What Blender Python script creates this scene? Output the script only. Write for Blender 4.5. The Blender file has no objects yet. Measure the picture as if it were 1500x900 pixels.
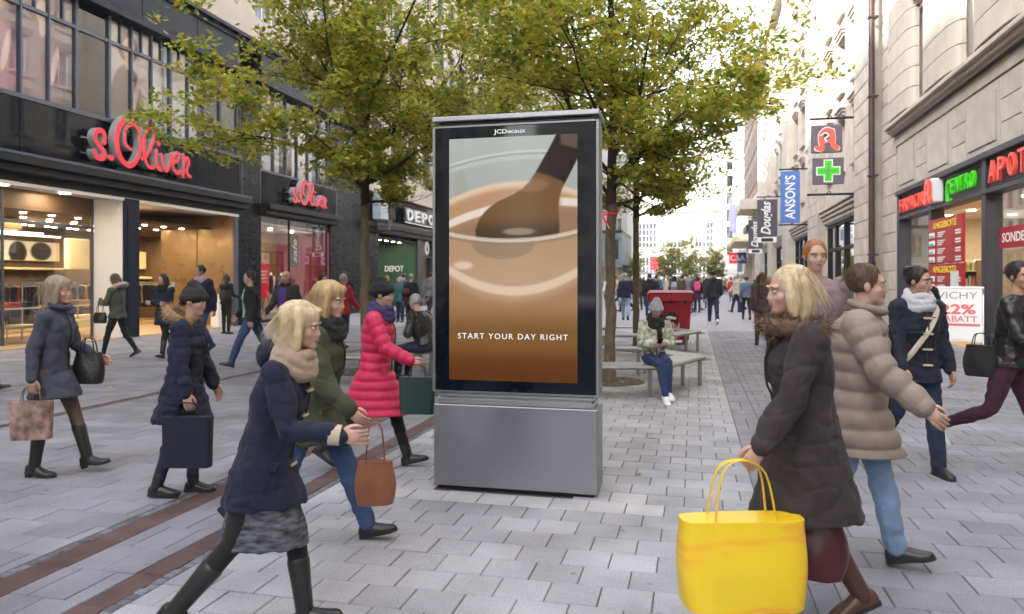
import bpy, math, random
import numpy as np
from mathutils import Vector, Matrix, noise

R = random.Random(7)
SC = bpy.context.scene
COL = SC.collection
rad = math.radians

# ------------------------------------------------------------------ camera, sky, sun, exposure
THETA = math.atan(265 / 1100)                 # the street runs this far to the right of the view axis
cam_d = bpy.data.cameras.new('camera')
cam_d.sensor_width = 36
cam_d.lens = 26.4
cam_d.shift_y = -41 / 1500
cam_d.clip_end = 3000
cam_d.dof.use_dof = True
cam_d.dof.focus_distance = 5.5
cam_d.dof.aperture_fstop = 3.2
cam = bpy.data.objects.new('camera', cam_d)
COL.objects.link(cam)
cam.location = (0, 0, 1.6)
cam.rotation_euler = (rad(90), 0, THETA)
SC.camera = cam

EXPO = 2.75
SUN_AZ, SUN_EL = 55, 31.5                       # light travels towards +Y turned by SUN_AZ to +X
w = bpy.data.worlds.new('World')
SC.world = w
w.use_nodes = True
nt = w.node_tree
nt.nodes.clear()
sky = nt.nodes.new('ShaderNodeTexSky')
sky.sky_type = 'NISHITA'
sky.sun_disc = False
sky.sun_elevation = rad(SUN_EL)
sky.sun_rotation = rad(180 + SUN_AZ)
sky.dust_density = 3.0
sky.air_density = 1.0
hsv = nt.nodes.new('ShaderNodeHueSaturation')
hsv.inputs['Saturation'].default_value = 0.34
bg = nt.nodes.new('ShaderNodeBackground')
bg.inputs['Strength'].default_value = 0.15
wo = nt.nodes.new('ShaderNodeOutputWorld')
nt.links.new(sky.outputs[0], hsv.inputs['Color'])
nt.links.new(hsv.outputs[0], bg.inputs[0])
nt.links.new(bg.outputs[0], wo.inputs[0])

sun_d = bpy.data.lights.new('sun', 'SUN')
sun_d.energy = 2.0
sun_d.angle = rad(1.0)
sun_d.color = (1.0, 0.94, 0.84)
sun = bpy.data.objects.new('sun', sun_d)
COL.objects.link(sun)
_a, _e = rad(SUN_AZ), rad(SUN_EL)
sun.rotation_euler = Vector((math.sin(_a) * math.cos(_e), math.cos(_a) * math.cos(_e), -math.sin(_e))).to_track_quat('-Z', 'Y').to_euler()

SC.view_settings.view_transform = 'Standard'
SC.view_settings.look = 'None'
SC.view_settings.exposure = EXPO
SC.view_settings.gamma = 1.0
SC.render.engine = 'CYCLES'
SC.cycles.use_denoising = True
SC.cycles.max_bounces = 6
SC.cycles.diffuse_bounces = 4
SC.cycles.glossy_bounces = 3
SC.cycles.transmission_bounces = 4
SC.cycles.transparent_max_bounces = 12
SC.cycles.sample_clamp_indirect = 6.0
SC.cycles.caustics_reflective = False
SC.cycles.caustics_refractive = False

# ------------------------------------------------------------------ helpers
def tag(o, label=None, cat=None, group=None, kind=None):
    if label: o['label'] = label
    if cat: o['category'] = cat
    if group: o['group'] = group
    if kind: o['kind'] = kind
    return o

def empty(name, loc=(0, 0, 0), rz=0.0, label=None, cat=None, group=None, parent=None):
    o = bpy.data.objects.new(name, None)
    o.empty_display_size = 0.2
    COL.objects.link(o)
    o.location = loc
    o.rotation_euler = (0, 0, rz)
    if parent: o.parent = parent
    return tag(o, label, cat, group)

def link(name, me, parent=None, mat=None):
    o = bpy.data.objects.new(name, me)
    COL.objects.link(o)
    if parent: o.parent = parent
    if mat is not None and not me.materials:
        me.materials.append(mat)
    return o

def dup(o, parent=None):
    c = o.copy()
    COL.objects.link(c)
    if parent: c.parent = parent
    return c

def dup_tree(o, parent=None, override=None):
    c = o.copy()
    COL.objects.link(c)
    c.parent = parent
    if override and o.type == 'MESH' and o.name.split('.')[0] in override:
        c.material_slots[0].link = 'OBJECT'
        c.material_slots[0].material = override[o.name.split('.')[0]]
    for ch in o.children:
        dup_tree(ch, c, override)
    return c

class MB:
    """collects pieces of one mesh"""
    def __init__(self):
        self.v, self.f, self.m = [], [], []

    def add(self, vs, fs, mi=0):
        b = len(self.v)
        self.v.extend([tuple(p) for p in vs])
        for f in fs:
            self.f.append(tuple(i + b for i in f))
            self.m.append(mi)
        return self

    def box(self, x0, x1, y0, y1, z0, z1, bev=0.0, mi=0):
        if x1 < x0: x0, x1 = x1, x0
        if y1 < y0: y0, y1 = y1, y0
        if z1 < z0: z0, z1 = z1, z0
        if bev <= 0:
            vs = [(x, y, z) for z in (z0, z1) for x, y in ((x0, y0), (x1, y0), (x1, y1), (x0, y1))]
            return self.add(vs, [(3, 2, 1, 0), (4, 5, 6, 7), (0, 1, 5, 4), (1, 2, 6, 5), (2, 3, 7, 6), (3, 0, 4, 7)], mi)
        b = min(bev, (x1 - x0) * .45, (y1 - y0) * .45, (z1 - z0) * .45)
        idx, vs = {}, []
        for sx in (0, 1):
            for sy in (0, 1):
                for sz in (0, 1):
                    cx, cy, cz = (x0, x1)[sx], (y0, y1)[sy], (z0, z1)[sz]
                    ix, iy, iz = (b, -b)[sx], (b, -b)[sy], (b, -b)[sz]
                    for ax, p in enumerate(((cx, cy + iy, cz + iz), (cx + ix, cy, cz + iz), (cx + ix, cy + iy, cz))):
                        idx[sx, sy, sz, ax] = len(vs)
                        vs.append(p)
        I = idx
        fs = []
        def q(*k):
            fs.append(tuple(I[a] for a in k))
        q((0,0,0,0),(0,0,1,0),(0,1,1,0),(0,1,0,0)); q((1,0,0,0),(1,1,0,0),(1,1,1,0),(1,0,1,0))
        q((0,0,0,1),(1,0,0,1),(1,0,1,1),(0,0,1,1)); q((0,1,0,1),(0,1,1,1),(1,1,1,1),(1,1,0,1))
        q((0,0,0,2),(0,1,0,2),(1,1,0,2),(1,0,0,2)); q((0,0,1,2),(1,0,1,2),(1,1,1,2),(0,1,1,2))
        for s in (0, 1):
            for t in (0, 1):
                a = [(0,s,t,1),(1,s,t,1),(1,s,t,2),(0,s,t,2)]; q(*(a if (s ^ t) else a[::-1]))
                a = [(s,0,t,0),(s,1,t,0),(s,1,t,2),(s,0,t,2)]; q(*(a[::-1] if (s ^ t) else a))
                a = [(s,t,0,0),(s,t,1,0),(s,t,1,1),(s,t,0,1)]; q(*(a if (s ^ t) else a[::-1]))
        for sx in (0, 1):
            for sy in (0, 1):
                for sz in (0, 1):
                    k = [(sx,sy,sz,0),(sx,sy,sz,1),(sx,sy,sz,2)]
                    q(*(k if (sx + sy + sz) % 2 else k[::-1]))
        return self.add(vs, fs, mi)

    def prism(self, poly, y0, y1, mi=0, mi_side=None, axis='y'):
        """polygon in (x, z), extruded along y"""
        n = len(poly)
        vs = [(x, y0, z) for x, z in poly] + [(x, y1, z) for x, z in poly]
        self.add(vs, [tuple(range(n)), tuple(range(2 * n - 1, n - 1, -1))], mi)
        self.add(vs, [(i, i + n, (i + 1) % n + n, (i + 1) % n) for i in range(n)], mi if mi_side is None else mi_side)
        return self

    def tube(self, pts, rr, n=8, mi=0, flat=None, cap=True, rot=0.0):
        pts = [Vector(p) for p in pts]
        if not hasattr(rr, '__len__'): rr = [rr] * len(pts)
        t0 = (pts[1] - pts[0]).normalized()
        up = Vector((0, 0, 1)) if abs(t0.z) < .9 else Vector((1, 0, 0))
        a = t0.cross(up).normalized()
        vs = []
        for i, p in enumerate(pts):
            if i == 0: t = t0
            elif i == len(pts) - 1: t = (pts[-1] - pts[-2]).normalized()
            else:
                t = ((pts[i + 1] - p).normalized() + (p - pts[i - 1]).normalized())
                t = t.normalized() if t.length > 1e-6 else t0
            a = (a - t * a.dot(t))
            a = a.normalized() if a.length > 1e-6 else t.orthogonal().normalized()
            b = t.cross(a)
            for k in range(n):
                g = 2 * math.pi * k / n + rot
                vs.append(p + (a * math.cos(g) + b * math.sin(g) * (flat or 1)) * rr[i])
        fs = []
        for i in range(len(pts) - 1):
            for k in range(n):
                k2 = (k + 1) % n
                fs.append((i * n + k, i * n + k2, (i + 1) * n + k2, (i + 1) * n + k))
        if cap:
            fs.append(tuple(range(n - 1, -1, -1)))
            fs.append(tuple(range((len(pts) - 1) * n, len(pts) * n)))
        return self.add(vs, fs, mi)

    def limb(self, pts, rr, n=10, mi=0):
        """tapered tube with rounded ends"""
        pts = [Vector(p) for p in pts]
        P, Q = [], []
        d0 = (pts[0] - pts[1]).normalized(); d1 = (pts[-1] - pts[-2]).normalized()
        for k in (.98, .8, .45): P.append(pts[0] + d0 * rr[0] * k); Q.append(rr[0] * math.sqrt(1 - k * k) + .0005)
        P += pts; Q += list(rr)
        for k in (.45, .8, .98): P.append(pts[-1] + d1 * rr[-1] * k); Q.append(rr[-1] * math.sqrt(1 - k * k) + .0005)
        return self.tube(P, Q, n, mi)

    def ell(self, c, r, M=None, nu=14, nv=9, mi=0):
        vs = [(0, 0, -1)]
        for i in range(1, nv):
            ph = -math.pi / 2 + math.pi * i / nv
            for k in range(nu):
                g = 2 * math.pi * k / nu
                vs.append((math.cos(ph) * math.cos(g), math.cos(ph) * math.sin(g), math.sin(ph)))
        vs.append((0, 0, 1))
        fs = [(0, 1 + (k + 1) % nu, 1 + k) for k in range(nu)]
        for i in range(nv - 2):
            for k in range(nu):
                a, b = 1 + i * nu, 1 + (i + 1) * nu
                fs.append((a + k, a + (k + 1) % nu, b + (k + 1) % nu, b + k))
        l = len(vs) - 1; a = 1 + (nv - 2) * nu
        fs += [(l, a + k, a + (k + 1) % nu) for k in range(nu)]
        c = Vector(c); out = []
        for p in vs:
            q = Vector((p[0] * r[0], p[1] * r[1], p[2] * r[2])) + c
            out.append(M @ q if M is not None else q)
        return self.add(out, fs, mi)

    def loft(self, rings, mi=0, cap=True):
        n = len(rings[0]); vs = [p for r in rings for p in r]; fs = []
        for i in range(len(rings) - 1):
            for k in range(n):
                k2 = (k + 1) % n
                fs.append((i * n + k, i * n + k2, (i + 1) * n + k2, (i + 1) * n + k))
        if cap:
            fs.append(tuple(range(n - 1, -1, -1))); fs.append(tuple(range((len(rings) - 1) * n, len(rings) * n)))
        return self.add(vs, fs, mi)

    def disc(self, c, r, axis='z', n=20, depth=.02, mi=0):
        c = Vector(c); d = {'x': Vector((1, 0, 0)), 'y': Vector((0, 1, 0)), 'z': Vector((0, 0, 1))}[axis]
        return self.tube([c - d * depth / 2, c + d * depth / 2], r, n, mi)

    def mesh(self, name, mats, smooth=None, M=None, scale=1.0):
        me = bpy.data.meshes.new(name)
        v = self.v
        if M is not None: v = [M @ Vector(p) for p in v]
        if scale != 1.0: v = [(p[0] * scale, p[1] * scale, p[2] * scale) for p in v]
        me.from_pydata(v, [], self.f)
        if not isinstance(mats, (list, tuple)): mats = [mats]
        for m in mats:
            me.materials.append(m)
        if len(mats) > 1: me.polygons.foreach_set('material_index', self.m)
        if smooth is not None:
            me.polygons.foreach_set('use_smooth', [True] * len(me.polygons))
            me.set_sharp_from_angle(angle=rad(smooth))
        me.update()
        return me

    def build(self, name, mats, parent=None, smooth=None, M=None):
        return link(name, self.mesh(name, mats, smooth, M), parent)

def openings_wall(mb, u0, u1, z0, z1, ops, y0, y1, mi=0):
    """wall slab from u0..u1, z0..z1 between depths y0..y1, leaving rectangular openings free"""
    zs = sorted({z0, z1, *[z for o in ops for z in o[2:4] if z0 < z < z1]})
    for za, zb in zip(zs, zs[1:]):
        cut = sorted((max(o[0], u0), min(o[1], u1)) for o in ops if o[2] < zb - 1e-6 and o[3] > za + 1e-6)
        u = u0
        for a, b in cut:
            if a > u + 1e-4: mb.box(u, a, y0, y1, za, zb, mi=mi)
            u = max(u, b)
        if u1 > u + 1e-4: mb.box(u, u1, y0, y1, za, zb, mi=mi)

# ------------------------------------------------------------------ materials
MATS = {}
def mat(name, col, rough=.6, metal=0.0, var=.0, var_scale=6.0, bump=0.0, bump_scale=60.0, island=0.0, spec=.5, emit=None, emit_s=0.0,
        sheen=0.0, coat=0.0, stretch=None, rvar=0.0, obj_rand=0.0, world=False, speck=0.0, spots=0.0):
    if name in MATS: return MATS[name]
    m = bpy.data.materials.new(name); MATS[name] = m
    m.use_nodes = True
    N, L = m.node_tree.nodes, m.node_tree.links
    b = N['Principled BSDF']
    b.inputs['Roughness'].default_value = rough
    b.inputs['Metallic'].default_value = metal
    b.inputs['Specular IOR Level'].default_value = spec
    b.inputs['Base Color'].default_value = (*col, 1)
    if sheen: b.inputs['Sheen Weight'].default_value = sheen
    if coat: b.inputs['Coat Weight'].default_value = coat; b.inputs['Coat Roughness'].default_value = .08
    if emit:
        b.inputs['Emission Color'].default_value = (*emit, 1); b.inputs['Emission Strength'].default_value = emit_s
    tc = None
    def coord():
        nonlocal tc
        if tc is None:
            g = N.new('ShaderNodeNewGeometry' if world else 'ShaderNodeTexCoord'); tc = g.outputs['Position' if world else 'Object']
            if stretch:
                mp = N.new('ShaderNodeMapping'); mp.inputs['Scale'].default_value = stretch
                L.new(tc, mp.inputs[0]); tc = mp.outputs[0]
        return tc
    last = None
    if var:
        n = N.new('ShaderNodeTexNoise'); n.inputs['Scale'].default_value = var_scale; n.inputs['Detail'].default_value = 6
        L.new(coord(), n.inputs['Vector'])
        last = ('n', n.outputs['Fac'])
        mr = N.new('ShaderNodeMapRange'); mr.inputs[1].default_value = .3; mr.inputs[2].default_value = .7
        mr.inputs[3].default_value = 1 - var; mr.inputs[4].default_value = 1 + var
        L.new(n.outputs['Fac'], mr.inputs[0]); val = mr.outputs[0]
    else: val = None
    def mulv(x):
        nonlocal val
        if val is None: val = x
        else:
            mm = N.new('ShaderNodeMath'); mm.operation = 'MULTIPLY'; L.new(val, mm.inputs[0]); L.new(x, mm.inputs[1]); val = mm.outputs[0]
    if speck:
        n = N.new('ShaderNodeTexNoise'); n.inputs['Scale'].default_value = 95; n.inputs['Detail'].default_value = 3; L.new(coord(), n.inputs['Vector'])
        mr = N.new('ShaderNodeMapRange'); mr.inputs[1].default_value = .32; mr.inputs[2].default_value = .68; mr.inputs[3].default_value = 1 - speck; mr.inputs[4].default_value = 1 + speck
        L.new(n.outputs['Fac'], mr.inputs[0]); mulv(mr.outputs[0])
    if spots:
        n = N.new('ShaderNodeTexVoronoi'); n.inputs['Scale'].default_value = 3.1; n.inputs['Randomness'].default_value = 1; L.new(coord(), n.inputs['Vector'])
        mr = N.new('ShaderNodeMapRange'); mr.inputs[1].default_value = .045; mr.inputs[2].default_value = .075; mr.inputs[3].default_value = 1 - spots; mr.inputs[4].default_value = 1
        L.new(n.outputs['Distance'], mr.inputs[0]); mulv(mr.outputs[0])
    if island:
        g = N.new('ShaderNodeNewGeometry'); mr = N.new('ShaderNodeMapRange')
        mr.inputs[3].default_value = 1 - island; mr.inputs[4].default_value = 1 + island
        L.new(g.outputs['Random Per Island'], mr.inputs[0]); mulv(mr.outputs[0])
    if obj_rand:
        g = N.new('ShaderNodeObjectInfo'); mr = N.new('ShaderNodeMapRange')
        mr.inputs[3].default_value = 1 - obj_rand; mr.inputs[4].default_value = 1 + obj_rand
        L.new(g.outputs['Random'], mr.inputs[0]); mulv(mr.outputs[0])
    if val is not None:
        mx = N.new('ShaderNodeVectorMath'); mx.operation = 'SCALE'; mx.inputs[0].default_value = col
        L.new(val, mx.inputs['Scale']); L.new(mx.outputs[0], b.inputs['Base Color'])
    if rvar:
        n = N.new('ShaderNodeTexNoise'); n.inputs['Scale'].default_value = var_scale * 1.7; n.inputs['Detail'].default_value = 4
        L.new(coord(), n.inputs['Vector']); mr = N.new('ShaderNodeMapRange')
        mr.inputs[1].default_value = .3; mr.inputs[2].default_value = .7; mr.inputs[3].default_value = max(.02, rough - rvar); mr.inputs[4].default_value = min(1, rough + rvar)
        L.new(n.outputs['Fac'], mr.inputs[0]); L.new(mr.outputs[0], b.inputs['Roughness'])
    if bump:
        n = N.new('ShaderNodeTexNoise'); n.inputs['Scale'].default_value = bump_scale; n.inputs['Detail'].default_value = 5
        L.new(coord(), n.inputs['Vector'])
        bp = N.new('ShaderNodeBump'); bp.inputs['Strength'].default_value = bump; bp.inputs['Distance'].default_value = .01
        L.new(n.outputs['Fac'], bp.inputs['Height']); L.new(bp.outputs[0], b.inputs['Normal'])
    return m

def emission(name, col, s):
    if name in MATS: return MATS[name]
    m = bpy.data.materials.new(name); MATS[name] = m; m.use_nodes = True
    N, L = m.node_tree.nodes, m.node_tree.links
    N.remove(N['Principled BSDF'])
    e = N.new('ShaderNodeEmission'); e.inputs[0].default_value = (*col, 1); e.inputs[1].default_value = s
    L.new(e.outputs[0], N['Material Output'].inputs[0])
    return m

def glass(name, tint=(.86, .9, .9), refl=1.0, rough=.01, base=.04):
    if name in MATS: return MATS[name]
    m = bpy.data.materials.new(name); MATS[name] = m; m.use_nodes = True
    N, L = m.node_tree.nodes, m.node_tree.links
    N.remove(N['Principled BSDF'])
    t = N.new('ShaderNodeBsdfTransparent'); t.inputs[0].default_value = (*tint, 1)
    g = N.new('ShaderNodeBsdfGlossy'); g.inputs['Roughness'].default_value = rough; g.inputs[0].default_value = (.95, .97, 1, 1)
    lw = N.new('ShaderNodeLayerWeight'); lw.inputs[0].default_value = .5
    pw = N.new('ShaderNodeMath'); pw.operation = 'POWER'; pw.inputs[1].default_value = 3.0
    ma = N.new('ShaderNodeMath'); ma.operation = 'MULTIPLY_ADD'; ma.inputs[1].default_value = refl; ma.inputs[2].default_value = base; ma.use_clamp = True
    L.new(lw.outputs['Facing'], pw.inputs[0]); L.new(pw.outputs[0], ma.inputs[0])
    mx = N.new('ShaderNodeMixShader')
    L.new(ma.outputs[0], mx.inputs[0]); L.new(t.outputs[0], mx.inputs[1]); L.new(g.outputs[0], mx.inputs[2])
    L.new(mx.outputs[0], N['Material Output'].inputs[0])
    return m

def attr_mat(name, attr='paint', rough=.4, emit=0.0, spec=.5):
    if name in MATS: return MATS[name]
    m = bpy.data.materials.new(name); MATS[name] = m; m.use_nodes = True
    N, L = m.node_tree.nodes, m.node_tree.links
    b = N['Principled BSDF']; b.inputs['Roughness'].default_value = rough; b.inputs['Specular IOR Level'].default_value = spec
    a = N.new('ShaderNodeAttribute'); a.attribute_name = attr
    if emit:
        b.inputs['Base Color'].default_value = (.01, .01, .01, 1)
        L.new(a.outputs['Color'], b.inputs['Emission Color']); b.inputs['Emission Strength'].default_value = emit
    else:
        L.new(a.outputs['Color'], b.inputs['Base Color'])
    return m

def srgb(a):
    a = np.asarray(a, float) / 255.0
    return np.where(a <= .04045, a / 12.92, ((a + .055) / 1.055) ** 2.4)
def S(r, g, b): return tuple(float(x) for x in srgb((r, g, b)))

def painted(name, nx, nz, W, Hh, fn, material, parent, M=None):
    """flat print: a fine grid W x Hh in x, z (facing -y); fn(u, v) with v from the top gives sRGB colours"""
    xs, zs = np.linspace(0, 1, nx + 1), np.linspace(0, 1, nz + 1)
    U, V = np.meshgrid(xs, zs)
    colr = srgb(np.clip(fn(U, V), 0, 255)).reshape(-1, 3)
    co = np.stack([(U - .5) * W, np.zeros_like(U), (1 - V) * Hh], -1).reshape(-1, 3)
    ii = np.arange((nx + 1) * (nz + 1)).reshape(nz + 1, nx + 1)
    f = np.stack([ii[1:, :-1], ii[1:, 1:], ii[:-1, 1:], ii[:-1, :-1]], -1).reshape(-1, 4)
    me = bpy.data.meshes.new(name)
    vv = [tuple(p) for p in co]
    if M is not None: vv = [M @ Vector(p) for p in vv]
    me.from_pydata(vv, [], f.tolist())
    at = me.color_attributes.new('paint', 'FLOAT_COLOR', 'POINT')
    at.data.foreach_set('color', np.concatenate([colr, np.ones((len(colr), 1))], 1).astype(np.float32).ravel())
    me.materials.append(material)
    return link(name, me, parent)

def sst(a, b, x):
    t = np.clip((x - a) / (b - a), 0, 1)
    return t * t * (3 - 2 * t)
def mixc(c, d, t): return c * (1 - t[..., None]) + np.array(d, float) * t[..., None]

# ---- lettering: text curve -> mesh
def text(name, s, size, depth, m, parent, M, bold=0.0, shear=0.0, space=1.0, align='CENTER', width=None, height=None):
    cu = bpy.data.curves.new(name, 'FONT')
    cu.body = s; cu.size = size; cu.extrude = depth / 2; cu.offset = bold * size; cu.shear = shear; cu.space_character = space
    cu.align_x = 'LEFT'; cu.resolution_u = 3
    to = bpy.data.objects.new(name, cu); COL.objects.link(to)
    dg = bpy.context.evaluated_depsgraph_get()
    me = bpy.data.meshes.new_from_object(to.evaluated_get(dg))
    bpy.data.objects.remove(to); bpy.data.curves.remove(cu)
    n = len(me.vertices); co = np.empty(n * 3, np.float32); me.vertices.foreach_get('co', co); co = co.reshape(-1, 3)
    lo, hi = co.min(0), co.max(0)
    if width: co[:, 0] = (co[:, 0] - lo[0]) * (width / (hi[0] - lo[0]))
    if height: co[:, 1] = (co[:, 1] - lo[1]) * (height / (hi[1] - lo[1]))
    lo, hi = co.min(0), co.max(0)
    if align == 'CENTER': co[:, 0] -= (lo[0] + hi[0]) / 2; co[:, 1] -= (lo[1] + hi[1]) / 2
    if align == 'LEFT': co[:, 0] -= lo[0]; co[:, 1] -= lo[1]
    co[:, 2] -= co[:, 2].min()
    me.vertices.foreach_set('co', co.ravel())
    me.transform(M)
    me.materials.clear(); me.materials.append(m); me.update()
    return link(name, me, parent)

def basis(x, y, z, o):
    return Matrix(((x[0], y[0], z[0], o[0]), (x[1], y[1], z[1], o[1]), (x[2], y[2], z[2], o[2]), (0, 0, 0, 1)))
def M_left(u, y, z): return basis((1, 0, 0), (0, 0, 1), (0, -1, 0), (u, y, z))       # on a facade of the left side (faces local -y)
def M_right(u, y, z): return basis((-1, 0, 0), (0, 0, 1), (0, 1, 0), (u, y, z))      # on a facade of the right side (faces local +y)
def M_blade(u, y, z): return basis((0, -1, 0), (0, 0, 1), (-1, 0, 0), (u, y, z))     # on a sign standing out from the right side
def M_bladeup(u, y, z): return basis((0, 0, 1), (0, 1, 0), (-1, 0, 0), (u, y, z))    # the same, reading upwards

def smooth_line(pts, k=6):
    P = [Vector((*p, 0)) if len(p) == 2 else Vector(p) for p in pts]
    out = []
    for i in range(len(P) - 1):
        a, b = P[max(i - 1, 0)], P[i]; c = P[i + 1]; d = P[min(i + 2, len(P) - 1)]
        for j in range(k):
            t = j / k
            out.append(.5 * ((2 * b) + (c - a) * t + (2 * a - 5 * b + 4 * c - d) * t * t + (3 * b - a - 3 * c + d) * t ** 3))
    out.append(P[-1])
    return out

def stroke(mb, pts, wd, y0, y1, mi_front=0, mi_side=1, k=6, drift=.003):
    """flat ribbon letter stroke in (x, z), from depth y0 (front) to y1 (back), rounded ends"""
    L_ = smooth_line(pts, k)
    n = len(L_); ws = wd if hasattr(wd, '__len__') else [wd] * len(pts)
    def wat(i):
        t = i / (n - 1) * (len(ws) - 1); j = min(int(t), len(ws) - 2) if len(ws) > 1 else 0
        return ws[j] + (ws[min(j + 1, len(ws) - 1)] - ws[j]) * (t - j)
    C, W = [], []
    d0 = (L_[0] - L_[1]).normalized(); d1 = (L_[-1] - L_[-2]).normalized()
    for q in (.96, .7): C.append((L_[0] + d0 * wat(0) / 2 * q, L_[1] - L_[0])); W.append(wat(0) * math.sqrt(1 - q * q))
    for i in range(n):
        t = L_[min(i + 1, n - 1)] - L_[max(i - 1, 0)]
        C.append((L_[i], t)); W.append(wat(i))
    for q in (.7, .96): C.append((L_[-1] + d1 * wat(n - 1) / 2 * q, L_[-1] - L_[-2])); W.append(wat(n - 1) * math.sqrt(1 - q * q))
    vs = []
    for i, ((p, t), w_) in enumerate(zip(C, W)):
        t = t.normalized(); nx, nz = -t.y, t.x
        yy = y0 - drift * i / len(C)
        for sgn, y in ((1, yy), (-1, yy), (-1, y1), (1, y1)):
            vs.append((p.x + nx * sgn * w_ / 2, y, p.y + nz * sgn * w_ / 2))
    for i in range(len(C) - 1):
        a, b = i * 4, i * 4 + 4
        mb.add([vs[a], vs[a + 1], vs[b + 1], vs[b]], [(0, 1, 2, 3)], mi_front)
        mb.add([vs[a + 1], vs[a + 2], vs[b + 2], vs[b + 1]], [(0, 1, 2, 3)], mi_side)
        mb.add([vs[a + 2], vs[a + 3], vs[b + 3], vs[b + 2]], [(0, 1, 2, 3)], mi_side)
        mb.add([vs[a + 3], vs[a], vs[b], vs[b + 3]], [(0, 1, 2, 3)], mi_side)
    return mb
# ------------------------------------------------------------------ common materials
m_joint = mat('joint_sand', S(88, 84, 86), .95)
m_stone = mat('paving_concrete', (.325, .33, .362), .8, var=.22, var_scale=1.6, island=.11, obj_rand=.11, bump=.4, bump_scale=160, world=True, speck=.16, spots=.38)
m_vigstone = mat('vignetted_paving_concrete', (.235, .236, .272), .8, var=.24, var_scale=1.6, island=.12, obj_rand=.12, bump=.4, bump_scale=160, world=True, speck=.17, spots=.42)  # left and right zones: corner darkening of the lens painted into the stone colour
m_newstone = mat('new_concrete', (.42, .418, .43), .8, var=.12, var_scale=4, bump=.3, bump_scale=160, obj_rand=.05, world=True, speck=.1)
m_slab = mat('slab_concrete', (.20, .20, .235), .75, var=.2, var_scale=2, island=.08, obj_rand=.08, bump=.3, bump_scale=150, world=True, speck=.14, spots=.3)
m_redstrip = mat('red_clinker', (.092, .056, .053), .8, var=.3, var_scale=5, island=.14, obj_rand=.14, bump=.4, bump_scale=120, world=True, speck=.15)
m_sett = mat('granite_sett', (.13, .14, .17), .8, var=.2, island=.35, bump=.3)
m_navy = mat('dark_slate_cladding', (.009, .014, .027), .45, var=.12, var_scale=3, rvar=.08, spec=.2)
m_tile = mat('black_stone_tile', (.007, .010, .016), .3, var=.2, var_scale=4, rvar=.08, obj_rand=.25, spec=.18)
m_fascia = mat('dark_glass_fascia', (.006, .009, .014), .04, spec=.16)
m_anth = mat('anthracite_metal', (.012, .013, .017), .5, metal=.0, var=.08, spec=.25)
m_frame = mat('blue_grey_frame', (.075, .092, .13), .45, metal=.2, var=.06)
m_white = mat('white_plaster', (.80, .79, .80), .6, var=.03, var_scale=2)
m_soffit = mat('soffit_white', (.75, .70, .66), .6)
m_brown = mat('bronze_panel', (.27, .165, .075), .32, metal=.35, var=.12, var_scale=1.5, rvar=.1)
m_int = mat('interior_tan', (.42, .27, .13), .7, var=.08, var_scale=2)
m_intdark = mat('interior_brown', (.13, .08, .045), .7, var=.15, var_scale=2)
m_floorw = mat('shop_floor', (.50, .34, .19), .3, var=.1, var_scale=3)
m_cream = mat('cream_panel', (.75, .62, .38), .5)
m_dark = mat('near_black', (.012, .012, .014), .5)
m_black = mat('black_metal', (.02, .02, .022), .35)
m_chrome = mat('steel', (.62, .62, .64), .28, metal=1.0, var=.06)
m_pale = mat('pale_stone', (.50, .455, .395), .8, var=.1, var_scale=1.2, bump=.15, bump_scale=40)
m_stoneR = mat('beige_sandstone', (.50, .44, .375), .85, var=.13, var_scale=1.3, island=.07, obj_rand=.07, bump=.3, bump_scale=50)
m_stoneR2 = mat('grey_sandstone', (.455, .415, .365), .85, var=.12, var_scale=2.2, obj_rand=.05, bump=.4, bump_scale=70)
m_shop = mat('shopfront_grey', S(62, 61, 68), .45, metal=.2, var=.06)
m_glass = glass('shop_glass', (.9, .92, .92), .9)
m_gdark = glass('upper_window_glass', (.93, .95, .98), .32, base=.025)
m_pipe = mat('downpipe_brown', S(72, 54, 54), .5, metal=.3, var=.15)
m_red = mat('sign_red', S(222, 30, 52), .35, emit=S(222, 30, 52), emit_s=.07)
m_wht = mat('sign_white', (.8, .8, .8), .4)
m_curtain = mat('pale_blind', (.62, .58, .52), .8, var=.05)
m_lamp = emission('downlight_glow', (1, .80, .52), 7)
m_tubelamp = emission('strip_light', (1, .84, .58), 1.6)

DL = {}
def downlight(root, x, y, z, r_):
    if r_ not in DL: DL[r_] = MB().disc((0, 0, 0), r_, depth=.02, n=12).mesh('downlight', m_lamp)
    link('downlight', DL[r_], root).location = (x, y, z)
AL = rad(91.5); ML = Matrix.Translation((-15, 17, 0)) @ Matrix.Rotation(AL, 4, 'Z')
AR = rad(89.2); MR = Matrix.Translation((6.2, 19.8, 0)) @ Matrix.Rotation(AR, 4, 'Z')
def on_left(name, label, cat, u=0, y=0, z=0, group=None): return empty(name, ML @ Vector((u, y, z)), AL, label, cat, group)
def on_right(name, label, cat, u=0, y=0, z=0, group=None): return empty(name, MR @ Vector((u, y, z)), AR, label, cat, group)

# ------------------------------------------------------------------ ground and paving
mb = MB(); mb.box(-600, 600, -200, 1500, -1.2, -.08)
tag(mb.build('ground', mat('ground_far', (.30, .29, .30), .9, var=.1, var_scale=.3)), kind='structure')

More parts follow.
